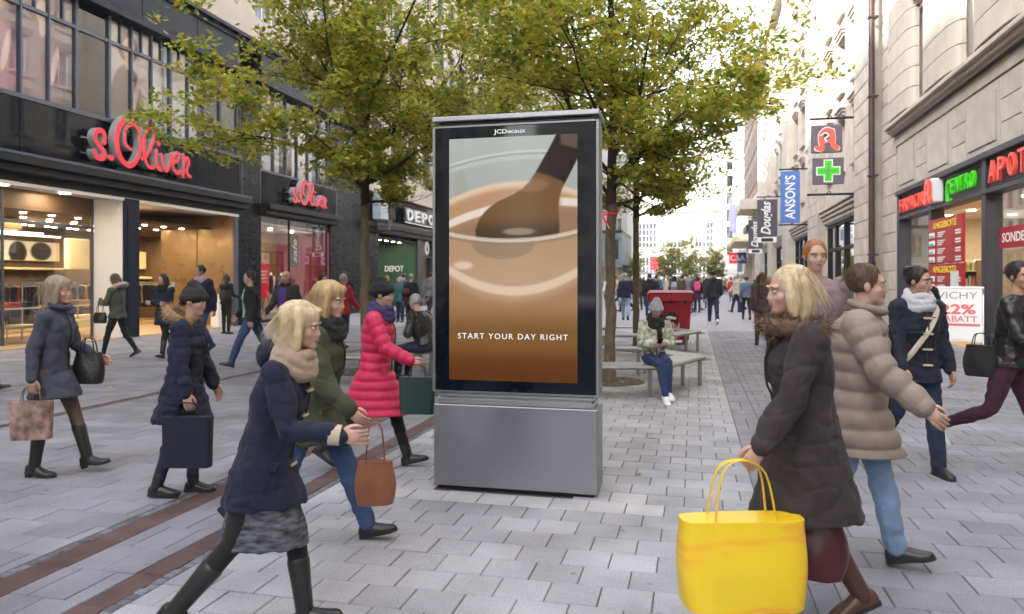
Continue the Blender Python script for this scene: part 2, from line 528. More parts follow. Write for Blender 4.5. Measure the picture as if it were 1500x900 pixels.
def brick_ground(name, c1, c2, jc, bw, rh):
    m = bpy.data.materials.new(name); MATS[name] = m; m.use_nodes = True
    N, L = m.node_tree.nodes, m.node_tree.links; b = N['Principled BSDF']; b.inputs['Roughness'].default_value = .8
    g = N.new('ShaderNodeTexCoord'); t = N.new('ShaderNodeTexBrick')
    t.inputs['Color1'].default_value = (*c1, 1); t.inputs['Color2'].default_value = (*c2, 1); t.inputs['Mortar'].default_value = (*jc, 1)
    t.inputs['Scale'].default_value = 1; t.inputs['Brick Width'].default_value = bw; t.inputs['Row Height'].default_value = rh; t.inputs['Mortar Size'].default_value = .006
    L.new(g.outputs['Object'], t.inputs[0]); L.new(t.outputs[0], b.inputs['Base Color'])
    return m
YF = 24.0
mb = MB(); mb.box(-16.2, 7.2, -30, YF, -.06, -.008)
pave = tag(mb.build('pavement', m_joint), kind='structure')
mb = MB(); mb.box(-40, 30, YF, 240, -.05, -.002)
tag(mb.build('pavement_far', brick_ground('far_paving', (.33, .32, .34), (.30, .29, .31), (.22, .21, .22), .26, .25)), kind='structure')

def stone_geo(w_, d_, h=.014, b=.004):
    x, y = w_ / 2, d_ / 2
    vs = [(-x, -y, -h), (x, -y, -h), (x, y, -h), (-x, y, -h), (-x, -y, -b), (x, -y, -b), (x, y, -b), (-x, y, -b),
          (-x + b, -y + b, 0), (x - b, -y + b, 0), (x - b, y - b, 0), (-x + b, y - b, 0)]
    fs = [(8, 9, 10, 11)] + [(i, (i + 1) % 4, 4 + (i + 1) % 4, 4 + i) for i in range(4)] + [(4 + i, 4 + (i + 1) % 4, 8 + (i + 1) % 4, 8 + i) for i in range(4)]
    return vs, fs
GAP = .0065
stones = []            # (distance, x, y, w, d, kind)
def add_stone(x, y, w_, d_, kind):
    fx, fy = -math.sin(THETA), math.cos(THETA)
    D = x * fx + y * fy
    lat = x * fy - y * fx
    vis = D > 3.0 and abs(lat) < D * .70 + .3
    blocked = -1.85 < x < -.85 and 5.5 < y < 5.7
    if D < .4 or D > 26 or abs(lat) > D * .9 + 5 or blocked: return
    stones.append((D if vis else D + 100, x, y, w_ - GAP, d_ - GAP, kind))
def rows(x0, x1, y0, y1, w_, d_, kind, start=0.0):
    y, k = y0, 0
    while y < y1:
        xa = x0 - (w_ * .5 if k % 2 else 0) - start * w_
        while xa < x1 - .02:
            a, b = max(xa, x0), min(xa + w_, x1)
            if b - a > .05:
                kd = kind
                if kind == 'stone' and 5.1 < y < 5.2 and -2.2 < (a + b) / 2 < -.3: kd = 'new'
                if kind == 'stone' and 5.38 < y < 5.6 and -.65 < (a + b) / 2 < -.3: kd = 'new'
                add_stone((a + b) / 2, y + d_ / 2, b - a, d_, kd)
            xa += w_
        y += d_; k += 1
rows(-15.9, -7.39, .6, YF, .34, .30, 'vignetted')
rows(-7.22, -3.66, .6, YF, .34, .25, 'vignetted', .3)
rows(-3.39, -2.94, .6, YF, .225, .36, 'slab')
rows(-2.71, .45, .41, YF, .265, .25, 'stone')
rows(.45, .72, .6, YF, .27, .60, 'slab')
rows(.72, 7.0, .43, YF, .30, .255, 'vignetted', .2)
for xs, w_ in ((-7.305, .165), (-3.49, .20), (-2.855, .165)):
    y = 1.5
    while y < YF:
        add_stone(xs, y + .2, w_, .40, 'red'); y += .40
stones.sort(key=lambda s: s[0])
KM = {'stone': m_stone, 'vignetted': m_vigstone, 'new': m_newstone, 'slab': m_slab, 'red': m_redstrip}
KN = {'stone': 'paving_stone', 'vignetted': 'vignetted_paving_stone', 'new': 'paving_stone', 'slab': 'paving_slab', 'red': 'red_clinker'}
cache, rest = {}, {k: MB() for k in KM}
count = {}
for D, x, y, w_, d_, kind in stones:
    kk = KN[kind]; count[kk] = count.get(kk, 0) + 1
    vs, fs = stone_geo(w_, d_)
    tx, ty, dz = R.gauss(0, .003), R.gauss(0, .003), R.gauss(0, .0012)
    if count[kk] <= 290:
        key = (round(w_, 3), round(d_, 3), kind)
        if key not in cache: cache[key] = MB().add(vs, fs).mesh(kk, KM[kind])
        o = link(kk, cache[key], pave); o.location = (x, y, dz); o.rotation_euler = (tx, ty, 0)
    else:
        rest[kind].add([(x + a, y + b, c + dz + a * ty * -1 + b * tx) for a, b, c in vs], fs)
for kind, b in rest.items():
    if b.v: tag(b.build(KN[kind] + '_field', KM[kind], pave), kind='stuff')
mb = MB()                                     # little granite setts beside the red strips
for x in (-3.625, -2.745):
    y = 1.5
    while y < 20:
        d_ = R.uniform(.05, .08)
        vs, fs = stone_geo(.058, d_ - .012, b=.006); z = R.gauss(-.001, .002)
        mb.add([(x + a + R.gauss(0, .002), y + b, c + z) for a, b, c in vs], fs); y += d_
tag(mb.build('granite_sett_edging', m_sett, pave), kind='stuff')

# ------------------------------------------------------------------ window units shared by many buildings
WIN = {}
def window(parent, u, y, z, w_, h, fm, gm, cols=1, rows_=1, bar=.06, inside=1, blind=None):
    key = (round(w_, 2), round(h, 2), fm.name, gm.name, cols, rows_, bar)
    if key not in WIN:
        b = MB(); t = .10
        b.box(0, bar, 0, t, 0, h, .008); b.box(w_ - bar, w_, 0, t, 0, h, .008)
        b.box(bar, w_ - bar, .002, t - .002, 0, bar, .008); b.box(bar, w_ - bar, .002, t - .002, h - bar, h, .008)
        for i in range(1, cols): b.box(w_ * i / cols - bar * .35, w_ * i / cols + bar * .35, .01, t - .01, bar, h - bar)
        for j in range(1, rows_): b.box(bar, w_ - bar, .014, t - .014, h * j / rows_ - bar * .35, h * j / rows_ + bar * .35)
        p = MB(); p.box(bar * .5, w_ - bar * .5, .045, .055, bar * .5, h - bar * .5)
        WIN[key] = (b.mesh('window', fm), p.mesh('pane', gm))
    a, p = WIN[key]
    o = link('window', a, parent); o.location = (u, y, z)
    q = link('pane', p, o)
    return o

def block_building(root, u0, u1, inside, depth, z0, z1, floors, ww, wg, wall_m, frame_m, glass_m, cols=2, rows_=1, sill=True, cornice=True, shop_h=0, lining=True):
    """a storeyed front from u0 to u1: real openings, frames with panes, cornice; inside = +1 when the building lies towards local +y"""
    n = max(1, int((u1 - u0) / (ww + wg))); pitch = (u1 - u0) / n
    ops = []
    for fa, fb in floors:
        for i in range(n):
            a = u0 + pitch * i + (pitch - ww) / 2
            ops.append((a, a + ww, fa, fb))
    b = MB(); ya, yb = (0, .35) if inside > 0 else (-.35, 0)
    openings_wall(b, u0, u1, z0, z1, ops, ya, yb)
    b.box(u0, u1, inside * depth, inside * (depth - .3), z0, z1)
    b.box(u0, u0 + .3, inside * .36, inside * (depth - .31), z0, z1); b.box(u1 - .3, u1, inside * .36, inside * (depth - .31), z0, z1)
    b.build('wall', wall_m, root)
    MB().box(u0 - .05, u1 + .05, -inside * .1, inside * depth, z1 + .003, z1 + .35).build('roof', m_anth, root)
    if lining: MB().box(u0 + .31, u1 - .31, inside * .9, inside * .95, z0, z1 - .1).build('room_lining', m_dark_room, root)
    for a, c, fa, fb in ops:
        window(root, a, inside * .14 if inside > 0 else -.24, fa, ww, fb - fa, frame_m, glass_m, cols, rows_)
    if sill:
        s = MB()
        for fa, fb in floors: s.box(u0, u1, -inside * .08, -inside * .002, fa - .18, fa - .02)
        s.build('string_course', wall_m, root)
    if cornice:
        s = MB(); s.box(u0, u1, -inside * .35, -inside * .003, z1 - .5, z1 - .1); s.box(u0, u1, -inside * .2, -inside * .002, z1 - .8, z1 - .52); s.build('cornice', wall_m, root)
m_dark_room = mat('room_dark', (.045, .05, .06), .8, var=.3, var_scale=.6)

# ------------------------------------------------------------------ left: the clothing store
store = on_left('clothing_store', 'dark slate clothing store with lit ground floor and red script sign', 'shop')
U0 = -9.0
SH = 3.78
# upper wall of the store: pale stone floors above the dark band
b = MB(); ops = []
for k in range(10):
    for fa, fb in ((11.0, 13.4), (14.6, 17.0), (18.2, 20.4)): ops.append((U0 + .9 + k * 2.5, U0 + 2.3 + k * 2.5, fa, fb))
openings_wall(b, U0, 16.3, 10.05, 25, ops, 0, .4)
b.box(U0, U0 + .3, .41, 12, 0, 25); b.box(16.0, 16.28, .41, 12, 0, 25); b.box(U0, 16.3, 12.01, 12.3, 0, 25)
b.build('wall', m_pale, store)
for o in ops: window(store, o[0], .15, o[2], 1.4, o[3] - o[2], m_wht, m_gdark, 2, 1)
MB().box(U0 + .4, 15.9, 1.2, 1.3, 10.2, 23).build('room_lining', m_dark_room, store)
MB().box(U0, 16.3, -.2, 12, 25.003, 25.4).build('roof', m_anth, store)
# dark band, ledges
for k in range(6):
    a = U0 + k * 2.5 + .0; c = min(a + 2.49, 5.8)
    MB().box(a + .006, c - .006, -.06, .3, 8.76, 9.9, .01).build('cladding_panel', m_navy, store)
for k in range(4):
    a = 7.2 + k * 2.28
    MB().box(a + .006, a + 2.27, -.06, .3, 8.76, 9.9, .01).build('cladding_panel', m_navy, store)
b = MB(); b.box(U0, 16.3, -.32, .3, 8.56, 8.752, .02); b.box(U0, 16.3, -.26, .3, 9.905, 10.05, .02); b.box(U0, 16.3, -.12, -.062, 9.76, 9.9)
b.build('ledge', m_navy, store)
# canopies
b = MB(); b.box(U0, 6.0, -.42, .0, 4.18, 4.42, .015); b.box(U0, 6.0, -.28, -.002, 4.0, 4.177, .01); b.box(U0, 6.0, -.06, .3, 3.81, 3.998)
b.build('canopy', m_anth, store)
b = MB(); b.box(7.2, 13.4, -.42, .0, 4.13, 4.33, .015); b.box(7.2, 13.4, -.28, -.002, 3.95, 4.127, .01)
b.build('canopy', m_anth, store)
MB().box(U0, 6.0, -.435, -.421, 4.36, 4.425).build('canopy_edge', m_frame, store)
# dark glass fascia panels
for k in range(5):
    a = U0 + k * 3.0
    MB().box(a + .008, a + 2.992, -.02, .25, 4.425, 5.72, .006).build('fascia_panel', m_fascia, store)
for k in range(2):
    a = 7.2 + k * 3.1
    MB().box(a + .008, a + 3.092, -.02, .25, 4.335, 5.5, .006).build('fascia_panel', m_fascia, store)
b = MB(); b.box(U0, 6.0, -.05, .2, 5.725, 5.83); b.box(5.96, 6.02, -.05, .2, 4.43, 5.72); b.box(7.14, 7.198, -.05, .2, 4.34, 5.5); b.box(13.4, 13.46, -.05, .2, 4.34, 5.5); b.box(7.14, 13.46, -.05, .2, 5.503, 5.58)
b.build('fascia_frame', m_frame, store)
# upper windows
mull = [U0, -8.1, -7.2, -6.3, -5.5, -4.65, -3.8, -2.96, -2.16, -1.32, -.2, .64, 1.45, 2.28, 3.1, 3.9, 4.75, 5.75]
wf = MB()
for i, a in enumerate(mull):
    wdt = .09 if i in (9, 10, 13) else .055
    wf.box(a - wdt / 2, a + wdt / 2, -.03, .1, 5.832, 8.558, .008)
for a, c in zip(mull, mull[1:]):
    wf.box(a + .045, c - .045, -.015, .09, 7.84, 7.93)
    if c - a < 1: wf.box((a + c) / 2 - .02, (a + c) / 2 + .02, -.01, .08, 7.932, 8.557)
wf.build('window_frame', m_frame, store)
b = MB(); b.box(5.8, 7.2, .02, .3, 4.0, 8.56); b.box(12.8, 16.3, .32, .5, 3.8, 8.56); b.build('backing_wall', m_navy, store)
pm = MB(); pm.box(0, 1, .03, .04, 0, 1); pm = pm.mesh('pane', m_gdark)
for a, c in zip(mull, mull[1:]):
    for za, zb in ((5.84, 7.83), (7.94, 8.55)):
        o = link('pane', pm, store); o.location = (a + .03, 0, za); o.scale = (c - a - .06, 1, zb - za)
# second run of upper windows past the dark pier
b = MB()
for k in range(8):
    a = 7.25 + k * .9
    b.box(a - .03, a + .03, -.03, .1, 5.59, 8.558)
for k in range(7):
    a = 7.25 + k * .9
    b.box(a + .032, a + .868, -.02, .09, 7.84, 7.93)
    for za, zb in ((5.6, 7.83), (7.94, 8.55)):
        o = link('pane', pm, store); o.location = (a + .03, 0, za); o.scale = (.84, 1, zb - za)
b.build('window_frame', m_frame, store)
# rooms behind the upper windows: floor, back wall, blinds
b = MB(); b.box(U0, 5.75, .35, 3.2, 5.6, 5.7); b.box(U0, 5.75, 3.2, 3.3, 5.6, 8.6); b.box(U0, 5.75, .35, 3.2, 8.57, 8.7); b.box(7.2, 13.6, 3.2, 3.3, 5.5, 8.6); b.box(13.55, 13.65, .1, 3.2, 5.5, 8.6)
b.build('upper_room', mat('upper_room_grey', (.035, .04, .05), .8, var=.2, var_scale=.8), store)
b = MB()
for a, c in ((.66, 2.26), (2.30, 3.88)): b.box(a, c, .25, .27, 5.84, 8.54)
for a, c in ((7.3, 9.0), (10.0, 11.7)): b.box(a, c, .25, .27, 5.62, 8.54)
b.build('blind', m_curtain, store)

# posters hung behind the upper panes (plain fashion pictures)
def poster_fn(skin, hair, top, bgc, cx=.5):
    def fn(u, v):
        c = np.ones(u.shape + (3,)) * np.array(bgc, float)
        c = mixc(c, np.array(bgc) * .85, sst(.2, .9, v))
        d = ((u - cx) / .27) ** 2 + ((v - .20) / .17) ** 2
        c = mixc(c, hair, 1 - sst(.75, 1.1, d))
        d = ((u - cx) / .42) ** 2 + ((v - .80) / .42) ** 2
        c = mixc(c, top, 1 - sst(.85, 1.05, d))
        d = ((u - cx - .02) / .15) ** 2 + ((v - .22) / .12) ** 2
        c = mixc(c, skin, 1 - sst(.7, 1.1, d))
        d = ((u - cx) / .07) ** 2 + ((v - .36) / .08) ** 2
        c = mixc(c, skin, 1 - sst(.6, 1.2, d))
        d = ((u - cx - .25 + .35 * (v - .6)) / .06) ** 2 + ((v - .66) / .2) ** 2
        c = mixc(c, skin, 1 - sst(.6, 1.2, d))
        return c
    return fn
m_print = attr_mat('poster_print', 'paint', .6)
for (a, c, sk, ha, tp, bgc, cx) in ((-2.93, -1.38, (226, 190, 170), (150, 110, 85), (150, 118, 118), (150, 128, 122), .42), (-4.6, -3.0, (226, 190, 170), (190, 140, 110), (178, 120, 130), (138, 112, 112), .6),
                                     (-.12, 1.42, (214, 168, 140), (120, 82, 60), (92, 70, 62), (196, 178, 160), .45)):
    o = painted('window_poster', 40, 60, c - a, 2.66, poster_fn(sk, ha, tp, bgc, cx), m_print, store)
    o.location = ((a + c) / 2, .075, 5.85)

# dark tiled piers
def tiles(root, u0, u1, z0, z1, tw, th, y=-.0, proud=.03):
    n = max(1, round((u1 - u0) / tw)); m_ = max(1, round((z1 - z0) / th)); W_, H_ = (u1 - u0) / n, (z1 - z0) / m_
    me = MB().box(.006, W_ - .006, -proud, .0, .006, H_ - .006, .006).mesh('tile', m_tile)
    for i in range(n):
        for j in range(m_):
            o = link('tile', me, root); o.location = (u0 + i * W_, y, z0 + j * H_)
b = MB(); b.box(5.82, 7.18, .0, 3.0, 0, 4.0); b.box(12.86, 16.28, .0, .31, 0, 8.56); b.box(12.86, 13.1, .311, 3, 0, 3.9); b.build('pier', m_dark, store)
tiles(store, 5.8, 7.2, 0, 8.54, .70, .61); tiles(store, 13.46, 16.3, 0, 8.54, .95, .61)
tiles(store, 12.84, 13.46, 0, 3.94, .62, .61)
b = MB(); b.box(.3, .9, -.05, .25, 0, 3.80, .012); b.box(.42, .78, -.065, -.051, .25, 3.6, .004); b.build('pilaster', m_navy, store)
b = MB(); b.box(.28, .31, .0, .9, 0, SH - .01); b.box(.31, .89, .251, .9, 0, SH - .01); b.build('reveal', m_white, store)
b = MB(); b.box(U0, .28, .0, .9, SH, SH + .02); b.box(.9, 5.75, 0, 2.9, SH, SH + .02); b.build('soffit', m_soffit, store)
b = MB(); b.box(U0, 5.8, -.045, -.002, SH - .06, SH + .025); b.build('soffit_edge', m_wht, store)
# right wall of the recessed entrance: bronze panels
for k in range(2): MB().box(5.62, 5.72, .03 + k * 1.42, 1.43 + k * 1.42, .0, SH - .02, .008).build('bronze_panel', m_brown, store)
MB().box(5.56, 5.80, -.03, .03, 0, SH, .01).build('entrance_jamb', m_frame, store)
MB().box(.9, 5.6, 2.86, 2.94, 3.45, SH, .01).build('door_head', m_brown, store)
# interior shell
b = MB(); b.box(U0, 5.8, .0, 2.95, -.03, .02); b.box(U0, 9.6, 2.95, 9, -.03, .02); b.build('shop_floor', m_floorw, store)
b = MB(); b.box(U0, 5.8, .91, 2.95, 3.30, 3.36); b.box(U0, 9.6, 2.95, 9, 3.30, 3.36); b.box(U0, .3, .905, 1.1, 3.36, 3.80); b.build('shop_ceiling', m_intdark, store)
b = MB(); b.box(U0, 9.6, 6.5, 6.6, 0, 3.3); b.box(9.5, 9.6, 2.9, 6.5, 0, 3.3); b.build('back_wall', m_intdark, store)
b = MB(); b.box(U0, .28, 3.2, 3.5, 2.98, 3.28, .02); b.build('ceiling_raft', m_brown, store)
for q in ((1.2, 4.9, 6.3, 6.49, 2.2, 2.85, .02), (1.2, 4.9, 6.1, 6.49, 1.9, 1.98, .02), (7.2, 9.3, 6.3, 6.49, 2.0, 2.7, .02), (7.0, 9.4, 6.1, 6.49, 1.6, 1.7, .01)): MB().box(*q).build('wall_shelf', m_cream, store)
b = MB(); b.box(3.0, 3.9, 4.2, 4.4, 1.9, 2.9, .03); b.box(3.0, 3.9, 4.15, 4.4, 0, .45, .03); b.build('cream_column_panel', m_cream, store)
for x, y in ((-1.2, .45), (-3.0, .45), (-5.0, .45), (2.0, 1.3)): downlight(store, x, y, SH - .015, .13)
for i in range(11):
    for j in range(4): downlight(store, -4.0 + i * .9 + (j % 2) * .3, 1.6 + j * 1.2, 3.285, .075)
for i in range(5):
    for j in range(3): downlight(store, 1.3 + i * .9, 3.3 + j * .9, 3.285, .075)
for q in ((-1.5, 1.2, 3.4, 3.48, 2.9, 2.94), (.4, 2.9, 4.4, 4.48, 2.9, 2.94), (-1.0, 1.6, 3.9, 3.98, 2.9, 2.94)): MB().box(*q).build('strip_light', m_tubelamp, store)
for (x, y, e) in ((-4, 3.5, 30), (1.2, 3.8, 62), (7.4, 4.6, 44)):
    d = bpy.data.lights.new('shop_ceiling_light', 'AREA'); d.energy = e; d.size = 3; d.size_y = 2; d.shape = 'RECTANGLE'; d.color = (1, .74, .42)
    o = bpy.data.objects.new('shop_ceiling_light', d); COL.objects.link(o); o.parent = store; o.location = (x, y, 3.2)
for x, e in ((-5, 5), (-1.6, 5), (2.6, 11)):
    d = bpy.data.lights.new('soffit_light', 'AREA'); d.energy = e; d.size = .6; d.color = (1, .82, .58)
    o = bpy.data.objects.new('soffit_light', d); COL.objects.link(o); o.parent = store; o.location = (x, .5 if x < 1 else 1.3, SH - .05)
# shop-front glass
b = MB()
for a in (U0, -6.9, -4.4, -2.6, .2): b.box(a, a + .06, .88, .94, 0, SH, .008)
b.box(U0, .28, .89, .93, 2.95, 3.02); b.build('glazing_bar', m_frame, store)
for a, c in zip((U0, -6.9, -4.4, -2.6), (-6.9, -4.4, -2.6, .2)): MB().box(a + .06, c, .905, .915, .02, 2.95).build('pane', m_glass, store)
# picture on the back wall
o = painted('wall_picture', 40, 20, 2.2, .62, lambda u, v: mixc(mixc(np.ones(u.shape + (3,)) * np.array((232., 226, 214)), (20, 18, 20), 1 - sst(.8, 1.1, ((u - .3) / .16) ** 2 + ((v - .6) / .6) ** 2)), (28, 24, 24), 1 - sst(.8, 1.1, ((u - .72) / .2) ** 2 + ((v - .5) / .5) ** 2)), m_print, store)
o.location = (3.6, 6.28, 2.22)

# display window
dw = MB(); dw.box(7.2, 12.84, 2.4, 2.5, 0, 3.95); dw.box(7.18, 7.24, .1, 2.4, 0, 3.95); dw.build('display_back', mat('display_tan', (.36, .22, .10), .6, var=.2, var_scale=1.5), store)
MB().box(7.24, 12.7, .05, 2.4, 3.6, 3.66).build('display_ceiling', m_soffit, store)
MB().box(7.24, 12.7, .05, 2.4, 0, .35).build('display_floor', m_int, store)
for k in range(2): MB().box(12.6, 12.80, .0 + k * 1.2, 1.19 + k * 1.2, .35 if k else .0, 3.6, .006).build('magenta_panel', mat('magenta_panel', (.26, .012, .055), .4, var=.06), store)
b = MB(); b.box(9.3, 9.38, -.02, .06, 0, 3.95, .01); b.box(7.2, 7.26, -.02, .06, 0, 3.95); b.box(12.52, 12.6, -.02, .06, 0, 3.95); b.box(7.26, 12.52, -.02, .06, 3.88, 3.95); b.box(7.26, 12.52, -.02, .06, 0, .12); b.build('window_frame', m_anth, store)
MB().box(7.26, 9.3, .01, .02, .12, 3.88).build('pane', m_glass, store); MB().box(9.38, 12.52, .01, .02, .12, 3.88).build('pane', m_glass, store)
for i in range(6): downlight(store, 7.8 + i * .85, .9 + (i % 2) * .5, 3.585, .08)
d = bpy.data.lights.new('display_light', 'AREA'); d.energy = 24; d.size = 2.5; d.color = (1, .78, .5)
o = bpy.data.objects.new('display_light', d); COL.objects.link(o); o.parent = store; o.location = (10, 1.2, 3.5)

# ---- red script signs
SCR = {'letter_s': [([(-.28, 5.08), (-.25, 5.24), (-.34, 5.37), (-.5, 5.35), (-.59, 5.2), (-.53, 5.04), (-.34, 4.9), (-.25, 4.78), (-.34, 4.66), (-.53, 4.66), (-.61, 4.81)], .15)],
       'full_stop': [([(-.06, 4.72), (.0, 4.73)], .17)],
       'letter_o': [([(.79, 5.91), (.56, 5.89), (.3, 5.66), (.17, 5.32), (.21, 4.99), (.36, 4.74), (.62, 4.62), (.85, 4.72), (1.04, 5.0), (1.1, 5.32), (1.05, 5.59), (.92, 5.75), (.72, 5.76), (.54, 5.63), (.48, 5.39), (.52, 5.17), (.72, 5.07)], [.12, .17, .2, .2, .2, .18, .17, .16, .15, .15, .14, .13, .12, .11, .11, .11, .09])],
       'letter_l': [([(1.16, 4.88), (1.33, 5.0), (1.57, 5.38), (1.65, 5.68), (1.56, 5.85), (1.4, 5.8), (1.28, 5.52), (1.24, 5.16), (1.31, 4.83), (1.47, 4.69), (1.65, 4.72)], .12)],
       'letter_i': [([(1.76, 5.21), (1.74, 4.92), (1.81, 4.74), (1.95, 4.69)], .13), ([(1.82, 5.43), (1.86, 5.43)], .15)],
       'letter_v': [([(1.99, 5.13), (2.05, 4.82), (2.2, 4.69), (2.35, 4.94), (2.39, 5.19)], .12)],
       'letter_e': [([(2.46, 4.96), (2.7, 5.07), (2.77, 5.25), (2.66, 5.29), (2.5, 5.09), (2.52, 4.79), (2.7, 4.69), (2.87, 4.79)], .11)],
       'letter_r': [([(2.95, 4.62), (2.99, 4.96), (2.97, 5.29)], .12), ([(2.98, 5.01), (3.14, 5.22), (3.24, 5.09), (3.14, 4.87), (3.18, 4.71), (3.32, 4.67)], .11)]}
m_letter_side = mat('letter_side', (.55, .55, .57), .35, metal=.3)
def script_sign(u, sc, z, label):
    t = on_left('store_sign', label, 'sign', u, 0, z)
    for nm, sts in SCR.items():
        b = MB()
        for j, (pts, wd) in enumerate(sts):
            p2 = [((x - 1.3) * sc, (zz - 5.25) * sc) for x, zz in pts]
            w2 = [q * sc * .86 for q in wd] if hasattr(wd, '__len__') else [wd * sc * .86] * len(p2)
            stroke(b, p2, w2, -.36 - .004 * j, -.17 - .002 * j)
        b.build(nm, [m_red, m_letter_side], t)
    b = MB()
    for zz in (-.1, -.5): b.box(-2.15 * sc, 2.2 * sc, -.165, -.145, zz * sc - .012, zz * sc + .012)
    for x in (-2.0, -.9, .2, 1.3, 2.1): b.box(x * sc - .015, x * sc + .015, -.145, -.0, -.11 * sc, -.11 * sc + .03)
    b.build('mounting_rail', m_chrome, t)
    return t
script_sign(.75, .98, 5.25, 'large red script sign standing off the dark glass fascia above the open shop entrance')
script_sign(10.4, .72, 5.0, 'smaller red script sign above the display window with the magenta panel, half behind leaves')

# ---- things inside the store and its display window
def clothes_rack(u, y, ln, hues, label, rz=0):
    t = on_left('clothes_rack', label, 'clothes rack', u, y, .02, 'clothes racks in the lit store'); t.rotation_euler.z += rz
    b = MB()
    for s in (-1, 1):
        b.tube([(s * ln / 2, -.22, 0), (s * ln / 2, .22, 0)], .018, 8); b.tube([(s * ln / 2, 0, 0), (s * ln / 2, 0, 1.45)], .016, 8)
    b.tube([(-ln / 2, 0, 1.45), (ln / 2, 0, 1.45)], .016, 8); b.build('rack_frame', m_chrome, t)
    n = int(ln / .085)
    for i in range(n):
        x = -ln / 2 + .08 + i * (ln - .16) / max(1, n - 1); L_ = R.uniform(.6, .95); dy = R.uniform(.16, .22)
        g = MB(); g.loft([[(x + sx * .5 * th_, sy * wy, zz) for sx, sy in ((-1, -1), (1, -1), (1, 1), (-1, 1))] for zz, wy, th_ in ((1.42, .03, .02), (1.36, dy, .05), (1.1, dy * .9, .06), (1.42 - L_, dy * 1.05, .07))])
        hcol = R.choice(hues); nm = 'cloth_%02d%02d%02d' % tuple(int(99 * q) for q in hcol)
        g.build('garment', mat(nm, hcol, .85, var=.15), t)
DK = [(.02, .02, .025), (.03, .03, .05), (.05, .04, .035), (.10, .07, .05)]
clothes_rack(-.4, 3.0, 1.8, DK + [(.3, .04, .03)], 'clothes rack of dark and red garments near the store glass')
clothes_rack(1.6, 4.2, 1.9, DK, 'clothes rack of black garments below the shelf at the back of the store')
clothes_rack(-1.2, 4.2, 1.8, DK + [(.3, .25, .2)], 'clothes rack with brown garments deep in the store at the left edge of view')
clothes_rack(-1.8, 2.4, 1.6, DK + [(.2, .12, .06)], 'clothes rack of dark coats nearest the store glass')
clothes_rack(2.2, 3.1, 1.3, DK + [(.42, .28, .12)], 'clothes rack of dark and mustard garments beside the cream column')
clothes_rack(2.4, 5.6, 2.6, DK + [(.3, .2, .1), (.4, .35, .3)], 'long clothes rail along the back wall of the store')
clothes_rack(5.2, 5.7, 2.4, DK + [(.25, .05, .05)], 'long clothes rail with red garments at the back, right of the other rail')
clothes_rack(6.6, 4.2, 1.4, DK + [(.4, .3, .2)], 'clothes rack just inside the recessed entrance, left of the other one')
clothes_rack(8.2, 5.2, 1.7, DK + [(.35, .25, .12)], 'clothes rack inside the recessed store entrance', 0)
def display_table(u, y, label, folded):
    t = on_left('display_table', label, 'table', u, y, .02, 'display tables in the lit store')
    b = MB()
    for sx in (-1, 1):
        for sy in (-1, 1): b.box(sx * .68 - .02, sx * .68 + .02, sy * .32 - .02, sy * .32 + .02, 0, 1.5)
    b.box(-.7, .7, -.34, -.30, 1.46, 1.5); b.box(-.7, .7, .3, .34, 1.46, 1.5); b.build('table_frame', m_chrome, t)
    for zz in (.38, .82): MB().box(-.7, .7, -.33, .33, zz, zz + .04, .006).build('shelf', m_cream, t)
    for i, c in enumerate(folded):
        f = on_left('folded_clothes', '%s folded knitwear on the display shelf of the %s' % (c[0], 'shelf unit beside the white reveal' if u > -1 else 'shelf unit just inside the glass'), 'clothes', u - .42 + i * .42, y, .88)
        b = MB()
        for k in range(3): b.box(-.16, .16, -.22, .22, k * .045, k * .045 + .04, .015)
        b.build('garment', mat('fold_' + c[0], c[1], .9, var=.1), f)
display_table(-1.7, 1.6, 'steel framed shelf unit with bright folded clothes just inside the glass', [('orange', (.6, .16, .03)), ('red', (.5, .03, .03)), ('navy', (.02, .025, .06))])
display_table(.5, 1.9, 'steel framed shelf unit with pale folded clothes beside the white reveal', [('cream', (.6, .5, .36)), ('brown', (.16, .09, .05)), ('tan', (.45, .3, .16))])
def mannequin(u, y, z, c1, c2, label):
    t = on_left('mannequin', label, 'mannequin', u, y, z)
    b = MB(); b.tube([(0, 0, 0), (0, 0, .75)], .018, 8); b.disc((0, 0, .015), .17, depth=.03); b.build('stand', m_chrome, t)
    def ring(zz, a, d): return [(a * math.cos(2 * math.pi * k / 18), d * math.sin(2 * math.pi * k / 18), zz) for k in range(18)]
    b = MB(); b.loft([ring(.62, .22, .15), ring(.75, .20, .14), ring(.98, .175, .12), ring(1.2, .2, .13), ring(1.34, .2, .10), ring(1.40, .08, .07)])
    for s in (-1, 1): b.limb([(s * .2, 0, 1.30), (s * .27, .02, 1.02), (s * .26, -.05, .78)], (.065, .055, .042), 10)
    b.build('jacket', mat(label[:14], c1, .8, var=.1), t, 60)
    b = MB(); b.loft([ring(1.39, .055, .055), ring(1.47, .05, .05), ring(1.50, .03, .03)]); b.build('neck_block', m_wht, t, 60)
    b = MB(); b.box(-.05, .05, -.16, -.10, .66, 1.36, .02); b.build('shirt_front', mat(label[:14] + 's', c2, .8), t)
mannequin(9.9, 1.1, .35, (.03, .03, .035), (.7, .68, .66), 'dressed torso in black jacket and white shirt in display window')
mannequin(10.9, 1.2, .35, (.045, .06, .04), (.35, .32, .25), 'dressed torso in dark green jacket beside the black one in display window')
t = on_left('price_placard', 'red placard with white print standing in the display window', 'placard', 8.3, .5, .35)
MB().box(-.38, .38, -.02, .02, .55, 1.85, .01).build('board', m_red, t); MB().box(-.03, .03, -.01, .03, 0, .55).build('post', m_chrome, t)
b = MB()
for i, wl in enumerate((.5, .4, .46, .3)): b.box(-wl / 2, wl / 2, -.026, -.021, 1.5 - i * .13, 1.57 - i * .13)
b.build('print', m_wht, t)
